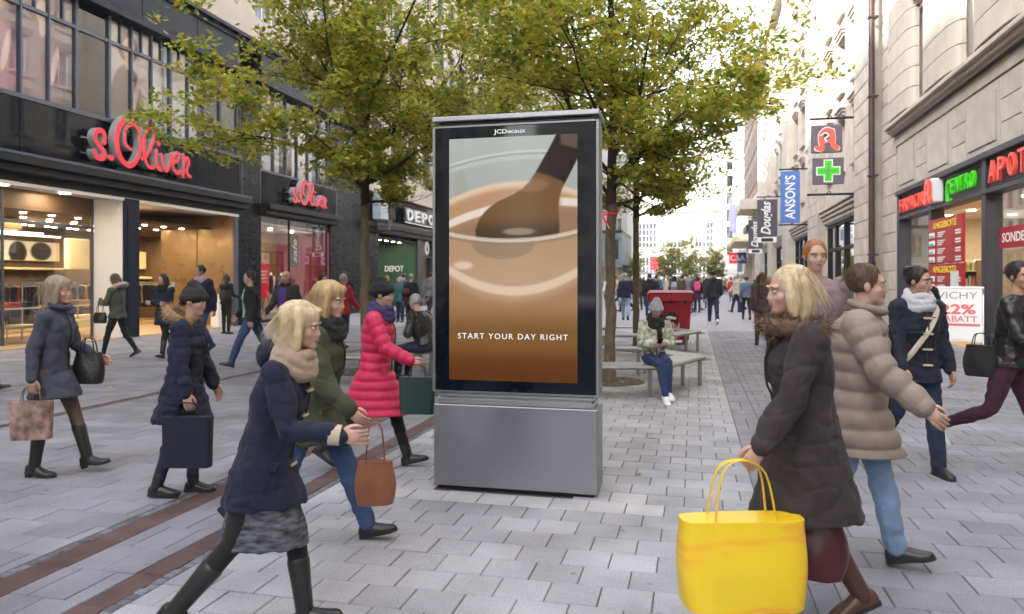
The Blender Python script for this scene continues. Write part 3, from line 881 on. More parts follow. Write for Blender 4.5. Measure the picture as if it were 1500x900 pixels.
t = on_left('hanging_banner', 'black vertical banner with white script hanging in the display window', 'banner', 11.6, 1.0, 0)
MB().box(-.32, .32, -.015, .015, 2.1, 3.45).build('cloth', m_dark, t)
text('lettering', 'sale', .5, .01, m_wht, t, basis((0, 0, 1), (-1, 0, 0), (0, -1, 0), (0, -.017, 2.78)), shear=.3, width=1.0)
t = on_left('white_plinth', 'white box plinth beside the bronze panel at the store entrance', 'plinth', 5.2, .3, 0)
MB().box(-.28, .28, -.15, .15, 0, 1.05, .01).build('plinth_body', m_white, t); MB().box(-.3, .3, -.17, .17, 1.053, 1.08, .006).build('plinth_top', m_wht, t)

# ------------------------------------------------------------------ left: the second shop (green entrance) and the row beyond
depot = on_left('homeware_shop', 'dark tiled homeware shop with a deep green entrance and white block letters', 'shop')
b = MB(); ops = [(17.6 + k * 2.6, 19.2 + k * 2.6, fa, fb) for k in range(10) for fa, fb in ((7.2, 9.6), (10.9, 13.2), (14.4, 16.6), (18, 20.2), (21.6, 23.8), (25.2, 27.2))]
openings_wall(b, 16.3, 44, 6.0, 29, ops, .02, .4); b.box(16.31, 16.6, .41, 12, 0, 29); b.box(43.7, 44, .41, 12, 0, 29); b.box(16.31, 44, 12.01, 12.3, 0, 29); b.build('wall', m_pale, depot)
for o in ops: window(depot, o[0], .16, o[2], 1.6, o[3] - o[2], m_frame, m_gdark, 3, 2)
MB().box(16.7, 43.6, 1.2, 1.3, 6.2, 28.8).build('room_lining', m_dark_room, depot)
MB().box(16.3, 44, -.2, 12, 29.003, 29.4).build('roof', m_anth, depot)
b = MB(); b.box(16.3, 44, -.25, .02, 5.9, 6.1, .02); b.box(16.3, 44, -.10, .02, 10.1, 10.3, .02); b.build('cornice', m_pale, depot)
tiles(depot, 16.31, 18.4, 0, 3.9, .7, .65); MB().box(16.31, 18.39, .0, .4, 0, 3.9).build('pier', m_dark, depot)
for k in range(9):
    a = 18.4 + k * 2.84
    MB().box(a + .01, a + 2.83, -.03, .3, 4.42, 5.89, .006).build('fascia_panel', m_fascia, depot)
b = MB(); b.box(16.31, 44, -.35, .0, 4.16, 4.415, .015); b.box(16.31, 44, -.22, -.002, 3.92, 4.157, .01); b.build('canopy', m_anth, depot)
b = MB()
for k, (r_, za, zb) in enumerate(((.75, 4.43, 4.55), (.68, 4.22, 4.41), (.6, 4.02, 4.2))):
    b.prism([(18.0 + r_ * math.cos(a), r_ * math.sin(a)) for a in [i * math.pi / 8 for i in range(16)]], za, zb)
b.v = [(x, -.36 - .0 + z_ * .6, y) for x, y, z_ in b.v]
b.build('round_bracket', m_shop, depot)
MB().box(17.5, 18.5, -.5, -.04, 4.56, 5.9, .02).build('glass_column', mat('pale_glass_block', (.50, .60, .63), .1, var=.1), depot)
b = MB(); b.box(18.4, 24.4, 4.0, 4.1, 0, 3.9); b.box(18.38, 18.44, .4, 4.0, 0, 3.9); b.box(18.4, 24.4, 0.02, 4.0, 3.7, 3.75); b.build('entrance_lining', m_dark, depot)
MB().box(24.0, 24.1, .02, 4.0, 0, 3.7).build('green_wall', mat('deep_green', (.018, .085, .045), .5, var=.15, var_scale=1.5), depot)
text('lettering', 'DEPOT', .42, .02, m_wht, depot, M_blade(23.995, 1.3, 2.2), bold=.02, width=1.15, height=.34)
for i in range(5): downlight(depot, 19.5 + i * 1.0, .8, 3.69, .09)
d = bpy.data.lights.new('entrance_light', 'AREA'); d.energy = 16; d.size = 2; d.color = (1, .9, .75)
o = bpy.data.objects.new('entrance_light', d); COL.objects.link(o); o.parent = depot; o.location = (21.5, 1.8, 3.6)
b = MB(); b.box(24.1, 25.0, -.1, .3, 0, 3.92, .02); b.box(26.9, 27.5, -.1, .3, 0, 3.92, .02); b.box(25.0, 26.9, .0, .1, 2.9, 3.0); b.build('pilaster', m_shop, depot)
MB().box(25.0, 26.9, .15, .2, .0, 3.9).build('pane', m_gdark, depot); MB().box(25.0, 26.9, 1.0, 1.1, 0, 3.9).build('door_lining', m_int, depot)
b = MB()
for k in range(6): b.box(27.5 + k * 2.75, 27.65 + k * 2.75, -.05, .3, 0, 3.92)
b.build('window_frame', m_shop, depot)
for k in range(5): MB().box(27.66 + k * 2.75, 30.24 + k * 2.75, .1, .12, .2, 3.9).build('pane', m_glass, depot)
MB().box(27.5, 44, 2.5, 2.6, 0, 3.9).build('display_back', m_int, depot)
t = on_left('shop_sign', 'white block letter sign on the dark fascia over the green entrance', 'sign', 24.6, 0, 5.12)
MB().box(-3.2, 3.2, -.30, -.2, -.42, .42, .02).build('sign_box', m_black, t); MB().box(-3.16, 3.16, -.32, -.301, -.44, -.38).build('light_strip', m_wht, t)
for i, ch in enumerate('DEPOT'):
    text('letter', ch, 1.0, .08, m_wht, t, M_left(-2.45 + i * 1.22, -.305, .02), bold=.03, width=.95, height=.62)
t = on_left('house_number', 'pale round plaque with the number 6 beside the green entrance', 'plaque', 25.9, -.02, 3.45)
MB().disc((0, -.03, 0), .42, 'y', 24, .05).build('plaque', m_curtain, t); text('lettering', '6', .6, .02, m_dark, t, M_left(0, -.058, 0))

def simple_row(name, label, side, u0, u1, h, wall_m, frame_m, glass_m, ground=True, ww=1.6, wg=1.2, depth=11, fl=3.4):
    t = (on_left if side > 0 else on_right)(name, label, 'building')
    fls = []; z = 5.4
    while z + 2.2 < h - .8: fls.append((z, z + 2.1)); z += fl
    block_building(t, u0, u1, side, depth, 0 if not ground else 4.6, h, fls, ww, wg, wall_m, frame_m, glass_m)
    if ground:
        b = MB(); n = max(2, int((u1 - u0) / 3.2)); p = (u1 - u0) / n
        for k in range(n + 1): b.box(max(u0, u0 + k * p - .25), min(u1, u0 + k * p + .25), -side * .02, side * .3, 0, 4.2)
        b.box(u0, u1, -side * .03, side * .31, 4.2, 4.597); b.build('shopfront', frame_m, t)
        for k in range(n):
            c = u0 + k * p + .25
            MB().box(c, c + p - .5, side * .12, side * .14, .05, 4.19).build('pane', m_glass, t)
        MB().box(u0 + .3, u1 - .3, side * 2.2, side * 2.3, 0, 4.19).build('display_back', m_cream, t)
    return t
m_whitestone = mat('white_stone', (.52, .50, .465), .8, var=.05, var_scale=.5)
m_gdist = glass('distant_glass', (.6, .66, .7), 1.0, base=.2)
simple_row('office_building', 'pale office block beyond the homeware shop, seen between the leaves', 1, 44.2, 74, 29, m_whitestone, m_frame, m_gdist)
simple_row('corner_building', 'white far corner building at the left end of the shopping street', 1, 74.2, 108, 28, m_whitestone, m_shop, m_gdist)
# building that runs on behind the camera on the left, it shades the street
t = on_left('shop_house', 'tall pale shop house at the near left end of the street', 'building')
block_building(t, -60, -9.1, 1, 12, 0, 23, [(5.2, 7.6), (9, 11.4), (13, 15.2), (17, 19.2)], 1.6, 1.4, m_pale, m_wht, m_gdist)

# the street behind the camera: it is seen only in glass and steel
t = on_right('stone_terrace', 'long stone terrace on the right that runs on behind the viewer', 'building')
block_building(t, -70, -12.2, -1, 12, 0, 24, [(1, 4), (6, 8.4), (9.6, 12), (13.4, 15.8), (17, 19.4)], 1.8, 1.4, m_pale, m_anth, m_gdist)
t = empty('gable_house', (-16, -66, 0), 0, 'tall house closing the street behind the viewer', 'building')
block_building(t, 0, 26, -1, 12, 0, 22, [(1, 4), (6, 8.4), (9.6, 12), (13.4, 15.8)], 1.8, 1.4, m_pale, m_anth, m_gdist)
# ------------------------------------------------------------------ right: pharmacy house
pharm = on_right('pharmacy_house', 'beige sandstone house with a grey pharmacy shopfront and bulging upper pilasters', 'building')
UE = 6.35
# stone zone above the shopfront: every slab a part
b = MB(); b.box(-12, UE, -.5, -.06, 4.32, 6.12); b.box(-12, UE, -12, -11.7, 0, 24); b.box(UE - .3, UE, -11.6, -.6, 0, 24); b.build('backing_wall', m_stoneR2, pharm)
PC = {}
def slab_part(root, name, u, z, w_, h, y0=-.06, y1=.0, m=None, bev=.012, rz=0):
    k = (name, round(w_, 2), round(h, 2), round(y1 - y0, 3), (m or m_stoneR2).name)
    if k not in PC: PC[k] = MB().box(.006, w_ - .006, 0, y1 - y0, .006, h - .006, bev).mesh(name, m or m_stoneR2)
    o = link(name, PC[k], root); o.location = (u, y0, z); return o
u = -12.0; k = 0
while u < UE - .2:
    if k % 2 == 0:
        w_ = min(2.15, UE - u)
        slab_part(pharm, 'stone_slab', u, 4.33, w_, 1.45)
        if w_ > 1: slab_part(pharm, 'stone_panel', u + .22, 4.5, w_ - .44, 1.08, -.0005, .03)
    else:
        w_ = min(1.05, UE - u)
        for j in range(3): slab_part(pharm, 'stone_slab', u, 4.33 + j * .4833, w_, .4833)
    u += w_; k += 1
n = int((UE + 12) / 1.6)
for i in range(n): slab_part(pharm, 'stone_slab', -12 + i * (UE + 12) / n, 5.79, (UE + 12) / n, .33, -.06, .03)
b = MB()
b.box(-12, UE + .0, -.3, .16, 6.125, 6.20); b.box(-12, UE, -.3, .26, 6.203, 6.30, .01); b.box(-12, UE, -.3, .36, 6.303, 6.42, .02); b.box(-12, UE, -.3, .30, 6.423, 6.48, .01)
b.build('cornice', m_stoneR, pharm)
b = MB(); b.box(-12, UE, -.3, .08, 6.485, 6.52); b.box(-12, UE, -.2, .13, 6.106, 6.122); b.build('lead_flashing', m_black, pharm)
# bulging pilasters: courses of blocks, the course meshes shared
def arc_block(a0, a1, Wd, dep, h, gap=.006):
    n_ = 6; out, inn = [], []
    def pt(a, d=0): return ((Wd / 2 - d) * math.copysign(abs(math.sin(a)) ** .62, math.sin(a)), (dep - d) * abs(math.cos(a)) ** .55)
    for i in range(n_ + 1):
        a = a0 + (a1 - a0) * i / n_
        out.append(pt(a)); inn.append(pt(a, .16))
    poly = out + inn[::-1]
    b = MB(); vs = [(x, y, gap) for x, y in poly] + [(x, y, h - gap) for x, y in poly]; m_ = len(poly)
    fs = [(i, (i + 1) % m_, (i + 1) % m_ + m_, i + m_) for i in range(m_)]
    for i in range(n_):
        fs.append((i, m_ - 1 - i, m_ - 2 - i, i + 1)); fs.append((m_ + i, m_ + i + 1, 2 * m_ - 2 - i, 2 * m_ - 1 - i))
    return b.add(vs, fs)
splits = [[-1.52, -.55, .5, 1.52], [-1.52, -.2, .85, 1.52]]
AB = [[arc_block(s[i], s[i + 1], 2.95, .36, .56, .011).mesh('stone_block', m_stoneR) for i in range(3)] for s in splits]
for ci, uc in enumerate((4.9, 1.0, -2.9, -6.8)):
    MB().box(uc - 1.35, uc + 1.35, -.32, .12, 6.5, 23).build('pilaster_core', m_stoneR2, pharm)
    for j in range(13):
        for i in range(3):
            o = link('stone_block', AB[(j + ci) % 2][i], pharm); o.location = (uc, -.02, 6.5 + j * .56); o.scale = (1, 1, 1)
    b = MB()
    poly = [((1.46) * math.copysign(abs(math.sin(a)) ** .62, math.sin(a)), .34 * abs(math.cos(a)) ** .55 - .02) for a in [-1.5 + 3.0 * i / 16 for i in range(17)]]
    b.add([(x + uc, y, z) for z in (13.8, 23) for x, y in poly], [(i, i + 1, i + 18, i + 17) for i in range(16)]); b.build('pilaster', m_stoneR, pharm, 50)
for uc in (2.95, -.95, -4.85):
    for za, zb in ((6.5, 9.15), (9.75, 12.4), (13, 15.6), (16.3, 18.8)):
        window(pharm, uc - .46, -.42, za, .92, zb - za, m_wht, m_gdist, 1, 2, .09)
        MB().box(uc - .48, uc + .48, -.45, -.1, zb, zb + .6).build('spandrel', m_stoneR, pharm)
        b = MB()
        for q in range(3): b.box(uc - .50 + q * .02, uc + .50 - q * .02, -.1, .25 - q * .1, zb + .3 - q * .12, zb + .39 - q * .12)
        b.build('lintel', m_stoneR, pharm)
b = MB(); b.box(-12, UE, -.8, -.7, 6.4, 23); b.build('room_lining', m_curtain, pharm)
b = MB(); b.box(-12, UE, -.5, .5, 23, 23.6, .03); b.box(-12, UE, -12, .2, 23.603, 24); b.build('parapet', m_stoneR, pharm)
# shopfront frame
b = MB()
for ua, ub in ((5.55, 5.85), (2.22, 2.45), (-1.78, -1.52), (-7.0, -6.7), (-12, -11.7)): b.box(ua, ub, -.25, .08, 0, 4.30, .012)
b.box(-12, 5.85, -.25, .14, 4.18, 4.318, .012); b.box(-11.7, 5.55, -.25, .10, 3.42, 3.52, .01)
for ua, ub in ((2.45, 5.55), (-1.52, 2.22), (-6.7, -1.78)):
    b.box(ua + .002, ub - .002, -.22, -.02, 3.52, 4.178)
    b.box(ua + .06, ub - .06, -.02, .02, 3.56, 3.61); b.box(ua + .06, ub - .06, -.02, .02, 4.10, 4.15)
for ua, ub in ((2.45, 5.55), (-6.7, -1.78), (-11.7, -7.0)): b.box(ua, ub, -.2, .05, 0, .42, .01)
b.build('shopfront', m_shop, pharm)
slab_part(pharm, 'stone_slab', 5.86, 0, .49, 1.4, -.4, 0); slab_part(pharm, 'stone_slab', 5.86, 1.4, .49, 1.4, -.4, 0); slab_part(pharm, 'stone_slab', 5.86, 2.8, .49, 1.52, -.4, 0)
for ua, ub in ((2.46, 5.54), (-6.69, -1.79), (-11.69, -7.01)): MB().box(ua, ub, -.10, -.09, .42, 3.42).build('pane', m_glass, pharm)
m_pwall = mat('pharmacy_wall', (.60, .52, .40), .6, var=.08)
b = MB(); b.box(-12, 6.0, -6, -5.9, 0, 3.5); b.box(5.9, 6.0, -5.9, -.26, 0, 3.5); b.box(-12, -11.9, -5.9, -.3, 0, 3.5); b.build('pharmacy_room', m_pwall, pharm)
MB().box(-12, 6, -6, -.26, 3.45, 3.5).build('shop_ceiling', m_soffit, pharm); MB().box(-12, 6, -6, .02, -.02, .012).build('shop_floor', m_floorw, pharm)
for i in range(9):
    for j in range(3): downlight(pharm, -10 + i * 1.8, -1.0 - j * 1.6, 3.435, .11)
for x in (-5, 2.5):
    d = bpy.data.lights.new('pharmacy_light', 'AREA'); d.energy = 34; d.size = 3; d.color = (1, .84, .6)
    o = bpy.data.objects.new('pharmacy_light', d); COL.objects.link(o); o.parent = pharm; o.location = (x, -2.2, 3.3)
# goods shelves inside
def goods_shelf(u, y, ln, label, along='u'):
    t = on_right('goods_shelf', label, 'shelf', u, y, .012, 'goods shelves in the pharmacy')
    if along == 'y': t.rotation_euler.z += rad(90)
    b = MB(); b.box(-ln / 2, ln / 2, -.2, -.17, 0, 2.1); b.box(-ln / 2, -ln / 2 + .03, -.17, .15, 0, 2.1); b.box(ln / 2 - .03, ln / 2, -.17, .15, 0, 2.1)
    b.build('shelf_case', m_intdark, t)
    for k in range(5): MB().box(-ln / 2 + .03, ln / 2 - .03, -.17, .15, .12 + k * .42, .145 + k * .42).build('shelf_board', m_cream, t)
    b = [MB(), MB(), MB(), MB()]
    for k in range(5):
        x = -ln / 2 + .06
        while x < ln / 2 - .16:
            ww, hh = R.uniform(.06, .14), R.uniform(.12, .3)
            R.choice(b).box(x, x + ww, -.1, .1, .147 + k * .42, .147 + k * .42 + hh, .006); x += ww + .015
    for q, c in zip(b, ((.6, .6, .58), (.35, .05, .05), (.08, .2, .1), (.5, .35, .1))):
        tag(q.build('packets', mat('packet_%d' % int(c[0] * 100), c, .5), t), kind='stuff')
goods_shelf(-1.0, -3.0, 2.4, 'goods shelf of packets straight inside the open pharmacy door')
goods_shelf(-4.2, -1.6, 3.6, 'goods shelf of packets behind the large pharmacy window')
goods_shelf(4.2, -1.4, 2.4, 'goods shelf of packets behind the small pharmacy window')
# lettering on the fascia
m_neon = mat('neon_coral', S(225, 85, 72), .35, emit=S(255, 92, 80), emit_s=.04)
m_green = mat('neon_green', S(50, 170, 25), .35, emit=S(80, 235, 30), emit_s=.05)
def fascia_sign(label, s, uc, z, wd, hh, m, first=None):
    t = on_right('shop_sign', label, 'sign', uc, .0, z)
    n = len(s); adv = wd / n
    for i, ch in enumerate(s):
        big = first and i == 0
        w_ = adv * (.90 if big else (.28 if ch == 'I' else .70)); h = hh * (first if big else 1)
        text('letter', ch, .5, .07, m, t, M_right((n / 2 - i - .5) * adv, .03, -.12 if big else 0), bold=0, width=w_, height=h)
    return t
fascia_sign('coral red neon lettering on the narrow fascia over the small pharmacy window', 'FARMACIA', 4.2, 3.83, 2.7, .40, m_neon)
fascia_sign('green neon lettering with a big round C over the pharmacy door', 'CENTRO', -.1, 3.86, 2.1, .36, m_green, 1.7)
fascia_sign('coral red neon lettering over the large pharmacy window at the edge of view', 'APOTHEKE', -3.95, 3.86, 4.1, .46, m_neon)
def gothic_a(mb, s, y0, y1):
    """broad blackletter A"""
    for pts, w_ in (([(-.42, -.40), (-.20, -.44), (-.26, -.05), (-.25, .22)], .20), ([(-.25, .22), (-.02, .42), (.22, .32)], .20), ([(.22, .34), (.25, .0), (.24, -.25), (.42, -.42)], .22), ([(-.24, -.06), (.0, -.10), (.22, -.04)], .15)):
        stroke(mb, [(x * s, z * s) for x, z in pts], w_ * s, y0, y1, 0, 0)
t = on_right('pharmacy_emblem', 'red blackletter A emblem on a small white box left of the green lettering', 'sign', 1.72, .0, 3.86)
MB().box(-.36, -.02, .0, .30, -.30, .32, .03).build('emblem_box', m_wht, t)
b = MB(); gothic_a(b, .62, .0, .06); b.v = [(-x - .19, -y + .37, z) for x, y, z in b.v]; b.build('emblem', m_neon, t)
# price board, window stickers, A-frame
t = on_right('price_board', 'tall red price board with yellow headings hung across the pharmacy doorway', 'board', .9, .10, 1.0)
MB().box(-1.38, 1.38, -.03, .03, 1.12 - .12, 2.14, .01).build('board', mat('board_red', S(168, 20, 30), .4), t)
MB().box(-1.38, 1.38, -.03, .03, .1, .985, .01).build('board', MATS['board_red'], t)
m_yel = mat('print_yellow', S(238, 200, 60), .5)
for z in (1.97, .84): text('lettering', 'ANGEBOTE', .3, .008, m_yel, t, M_right(0, .032, z), bold=.03, width=1.9, height=.17)
b, c2, c3 = MB(), MB(), MB()
for z0_, n_ in ((1.73, 4), (.6, 2)):
    for i in range(n_):
        z = z0_ - i * .21
        c2.box(.75, 1.2, .031, .06, z - .07, z + .07, .01)
        c3.box(.8, 1.15, .061, .064, z - .05, z - .01)
        for j, (wl, dz) in enumerate(((.62, .05), (.5, 0), (.4, -.05))): b.box(.55 - wl, .55, .0305, .034, z + dz - .014, z + dz + .014)
        for j, dz in enumerate((.03, -.035)): b.box(-1.25, -.85, .0305, .034, z + dz - .02, z + dz + .02)
b.build('print', m_wht, t); c2.build('product_picture', m_wht, t); c3.build('product_picture', mat('print_green', (.1, .4, .25), .5), t)
MB().box(-1.1, -.5, .031, .034, .35, .8).build('notice', m_wht, t)
b = MB(); b.box(-1.2, -1.15, -.03, .0, 0.0, .1); b.build('bracket', m_black, t)
t = on_right('window_sticker', 'red strip with white lettering across the large pharmacy window', 'sticker', -3.8, -.085, 2.45)
MB().box(-1.7, 1.7, .0, .006, -.22, .22).build('strip', MATS['board_red'], t); text('lettering', 'SONDERANGEBOTE', .3, .004, m_wht, t, M_right(0, .007, 0), bold=.02, width=3.1, height=.2)
t = on_right('hanging_poster', 'white poster with vertical dark print hanging in the large pharmacy window', 'poster', -4.0, -.5, 3.0)
MB().box(-.3, .3, -.01, .01, -.5, .45).build('sheet', m_wht, t); text('lettering', 'VICHY', .3, .004, m_dark, t, basis((0, 0, 1), (1, 0, 0), (0, 1, 0), (0, .012, 0)), width=.75, height=.22)
t = on_right('window_poster', 'blue and white poster in the small pharmacy window', 'poster', 3.6, -.4, 2.35)
MB().box(-.45, .45, -.01, .01, -.75, .7).build('sheet', m_wht, t); MB().box(-.4, .1, .011, .013, -.2, .6).build('print', mat('poster_blue', S(110, 140, 190), .5), t)

def easel(x, y, rz):
    t = empty('advertising_easel', (x, y, 0), rz, 'white A-frame pavement sign with pink discount print by the pharmacy door', 'sign')
    T = Matrix.Rotation(rad(-9), 4, 'X')
    b = MB(); b.box(-.47, .47, -.02, .02, .30, 1.42, .01); b.build('board', m_wht, t, M=Matrix.Translation((0, -.10, 0)) @ T)
    b = MB()
    for x0, x1 in ((-.5, -.47), (.47, .5)): b.box(x0, x1, -.03, .03, 0, 1.45, .006)
    b.box(-.47, .47, -.03, .03, 1.421, 1.45); b.box(-.47, .47, -.03, .03, .27, .299); b.build('frame', m_chrome, t, M=Matrix.Translation((0, -.10, 0)) @ T)
    b = MB()
    for x0, x1 in ((-.5, -.47), (.47, .5)): b.box(x0, x1, -.02, .02, 0, 1.44)
    b.box(-.47, .47, -.015, .015, .4, .44); b.build('rear_leg', m_chrome, t, M=Matrix.Translation((0, .36, 0)) @ Matrix.Rotation(rad(12), 4, 'X'))
    m_pk = mat('print_pink', S(214, 104, 100), .5); m_gy = mat('print_grey', S(140, 138, 142), .5)
    B = Matrix.Translation((0, -.10, 0)) @ T
    text('lettering', 'VICHY', .2, .004, m_gy, t, B @ M_left(0, -.0215, 1.26), width=.76, height=.15)
    text('lettering', '22%', .3, .004, m_pk, t, B @ M_left(.02, -.0215, .96), bold=.03, width=.66, height=.22)
    text('lettering', 'RABATT', .2, .004, m_pk, t, B @ M_left(.02, -.0215, .75), bold=.01, width=.72, height=.13)
    b = MB(); b.box(-.45, .43, -.0245, -.0205, .60, .65); b.build('print', m_pk, t, M=B)
    b = MB(); gothic_a(b, .12, -.025, -.021); b.v = [(x - .33, y, z + .43) for x, y, z in b.v]; b.build('emblem', m_pk, t, M=B)
easel(5.5, 17.9, rad(-20))

# ------------------------------------------------------------------ right: long stone house with piers
hall = on_right('stone_house', 'long pale sandstone house with broad piers and dark framed shop windows', 'building')
def pier_blocks(ua, ub, n, y1, top=14.2, h=.62):
    w_ = (ub - ua) / n; j = 0
    while j * h < top:
        off = (j % 2) * w_ * .5; u = ua
        cuts = [ua] + [ua + w_ * (i + (0.5 if j % 2 else 0)) for i in range(0 if j % 2 else 1, n)] + [ub]
        for a, c in zip(cuts, cuts[1:]): slab_part(hall, 'stone_block', a, j * h, c - a, h, y1 - .1, y1, m_stoneR, .018)
        j += 1
for ua, ub, n_ in ((6.37, 8.3, 2), (8.3, 11.7, 2), (21.6, 25.2, 2)):
    y1 = 0.0 if ua < 8 else .28
    MB().box(ua + .02, ub - .02, -.6, y1 - .101, 0, 24).build('pier_core', m_stoneR2, hall)
    pier_blocks(ua, ub, n_, y1)
    b = MB(); b.box(ua, ub, y1 - .1, y1 - .002, 14.27, 23.6); b.build('pier', m_stoneR, hall)
for ua, ub in ((35.6, 39.6), (49.4, 53), (62.6, 66)):
    MB().box(ua, ub, -.6, .28, 0, 23.6, .05).build('pier', m_stoneR, hall)
for bi, (ua, ub) in enumerate(((11.7, 21.6), (25.2, 35.6), (39.6, 49.4), (53, 62.6))):
    L_ = ub - ua; ops = [(ua + .3, ub - .3, .35, 4.3)]
    nw = 3; pw = L_ / nw
    for za in (6.5, 10.0, 13.5, 17.0):
        for i in range(nw): ops.append((ua + i * pw + .95, ua + i * pw + pw - .95, za, za + 2.3))
    b = MB(); openings_wall(b, ua + .002, ub - .002, 0, 23.6, ops, -.55, -.12); b.build('wall', m_stoneR2 if bi > 1 else m_stoneR, hall)
    for o in ops[1:]:
        window(hall, o[0], -.48, o[2], o[1] - o[0], 2.3, m_wht, m_gdist, 2, 2, .07)
        s = MB()
        for q in range(3): s.box(o[0] - .2 + q * .06, o[1] + .2 - q * .06, -.12, .12 - q * .07, o[3] + .34 - q * .14, o[3] + .43 - q * .14)
        MB().box(o[0] - .1, o[1] + .1, -.12, .06, o[2] - .16, o[2] - .02).build('sill', m_stoneR, hall)
        s.build('lintel', m_stoneR, hall)
    s = MB()
    for q in range(4): s.box(ua + .02 + q * .01, ub - .02 - q * .01, -.12, .22 - q * .08, 4.95 - q * .19, 5.07 - q * .19, .01)
    s.build('lintel', m_stoneR, hall)
    s = MB()
    for i in range(5):
        x = ua + .3 + (L_ - .6) * i / 4; s.box(max(ua + .3, x - .11), min(ub - .3, x + .11), -.45, -.2, .35, 4.3, .01)
    s.box(ua + .31, ub - .31, -.43, -.22, 2.95, 3.1); s.box(ua + .31, ub - .31, -.43, -.22, 4.15, 4.297); s.build('window_frame', m_anth, hall)
    for i in range(4):
        x = ua + .3 + (L_ - .6) * i / 4
        for za, zb in ((.35, 2.95), (3.1, 4.15)): MB().box(x + .11, x + (L_ - .6) / 4 - .11, -.33, -.32, za, zb).build('pane', m_gdist, hall)
    MB().box(ua, ub, -1.6, -1.5, 0, 4.6).build('display_back', m_cream if bi % 2 else m_int, hall)
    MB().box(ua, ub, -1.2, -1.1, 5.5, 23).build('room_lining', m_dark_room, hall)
    for i in (0, 2):
        x = ua + .7 + i * 2.3
        MB().box(x, x + 1.4, -.3, -.28, 3.2, 4.05).build('window_notice', m_wht, hall)
        MB().box(x + .3, x + 1.1, -.279, -.275, 3.4, 3.9).build('window_notice', MATS['poster_blue'], hall)
b = MB(); b.box(6.4, 66, -.7, .5, 23.6, 24.2, .03); b.box(6.4, 66, -12, .2, 24.203, 24.6); b.box(6.4, 66, -12.3, -12, 0, 24); b.box(65.7, 65.98, -12, -.61, 0, 23.6); b.build('parapet', m_stoneR, hall)
t = on_right('downpipe', 'brown rain downpipe running down the pale stone pier beside the pharmacy', 'pipe', 8.0, .38, 0)
b = MB(); b.tube([(0, 0, 0), (0, 0, 23.5)], .10, 12); b.build('pipe', m_pipe, t, 40)
b = MB(); b.tube([(0, 0, 0), (0, 0, 2.2)], .125, 12); b.build('pipe_shoe', m_black, t, 40)
for k in range(8): MB().box(-.13, .13, -.20, .12, 2.4 + k * 2.7, 2.46 + k * 2.7, .005).build('pipe_clip', m_pipe, t)
MB().box(-.07, .05, .12, .128, 1.35, 1.6).build('sticker', m_wht, t); MB().box(-.06, .07, .12, .128, .95, 1.2).build('sticker', m_curtain, t)

# signs standing out from the right-hand fronts
def bracket(t, ln, z, root_y=-.3):
    b = MB(); b.tube([(0, root_y, z), (0, ln, z)], .045, 8); b.box(-.06, .06, root_y - .05, root_y + .03, z - .25, z + .25, .01)
    b.tube([(0, ln * .45, z + .0), (0, ln * .45 + .08, z + .12), (0, ln * .45 + .2, z + .02)], .03, 6)
    return b.build('bracket', m_anth, t)
def blade_box(t, y0, y1, z0, z1, m, th=.12, rim=m_wht):
    MB().box(-th / 2, th / 2, y0, y1, z0, z1, .02).build('sign_box', m, t)
m_signgrey = mat('sign_slate', S(92, 88, 100), .5)
t = on_right('pharmacy_sign', 'square grey hanging sign with a coral blackletter A over the street', 'sign', 12.0, .3, 7.15)
bracket(t, 1.55, .80); blade_box(t, .35, 1.5, -.56, .54, m_signgrey)
b = MB(); gothic_a(b, .86, -.10, -.062); b.v = [(y, -x + .92, z - .02) for x, y, z in b.v]; b.build('emblem', m_neon, t)
b = MB(); gothic_a(b, .93, -.075, -.061); b.v = [(y + .004, -x + .92, z - .02) for x, y, z in b.v]; b.build('emblem_outline', m_wht, t)
b = MB(); stroke(b, [(-.25, .12), (-.05, .22), (.06, .1), (-.08, .0), (-.02, -.12)], .05, -.118, -.102); b.v = [(y, -x + .92, z) for x, y, z in b.v]; b.build('snake_mark', m_wht, t)
t = on_right('green_cross_sign', 'square grey hanging sign with a bright green cross below the red one', 'sign', 12.0, .3, 5.87)
bracket(t, 1.65, -.92); blade_box(t, .30, 1.45, -.53, .52, m_signgrey)
def plus(s, a): return [(-a, -s), (a, -s), (a, -a), (s, -a), (s, a), (a, a), (a, s), (-a, s), (-a, a), (-s, a), (-s, -a), (-a, -a)]
b = MB(); b.prism(plus(.45, .17), -.072, -.062); b.v = [(y, x + .87, z) for x, y, z in b.v]; b.build('cross_outline', m_wht, t)
b = MB(); b.prism(plus(.40, .125), -.09, -.073); b.v = [(y, x + .87, z) for x, y, z in b.v]; b.build('cross', m_green, t)
b = MB(); b.box(-.096, -.0905, .87 - .3, .87 + .3, -.012, .012); b.box(-.0955, -.0905, .858, .882, -.3, -.0125); b.box(-.0955, -.0905, .858, .882, .0125, .3); b.build('cross_line', m_signgrey, t)
t = on_right('banner', 'blue vertical banner with white serif style lettering hanging from the stone front', 'banner', 25.6, .28, 6.25)
bracket(t, 1.5, 1.62); bracket(t, 1.5, -1.55)
MB().box(-.02, .02, .35, 1.4, -1.45, 1.5, .006).build('cloth', mat('banner_blue', S(74, 112, 180), .7, var=.08), t)
text('lettering', 'Anson\u2019s'.upper(), .7, .01, m_wht, t, M_bladeup(-.022, .88, .02), bold=.012, width=2.5, height=.55)
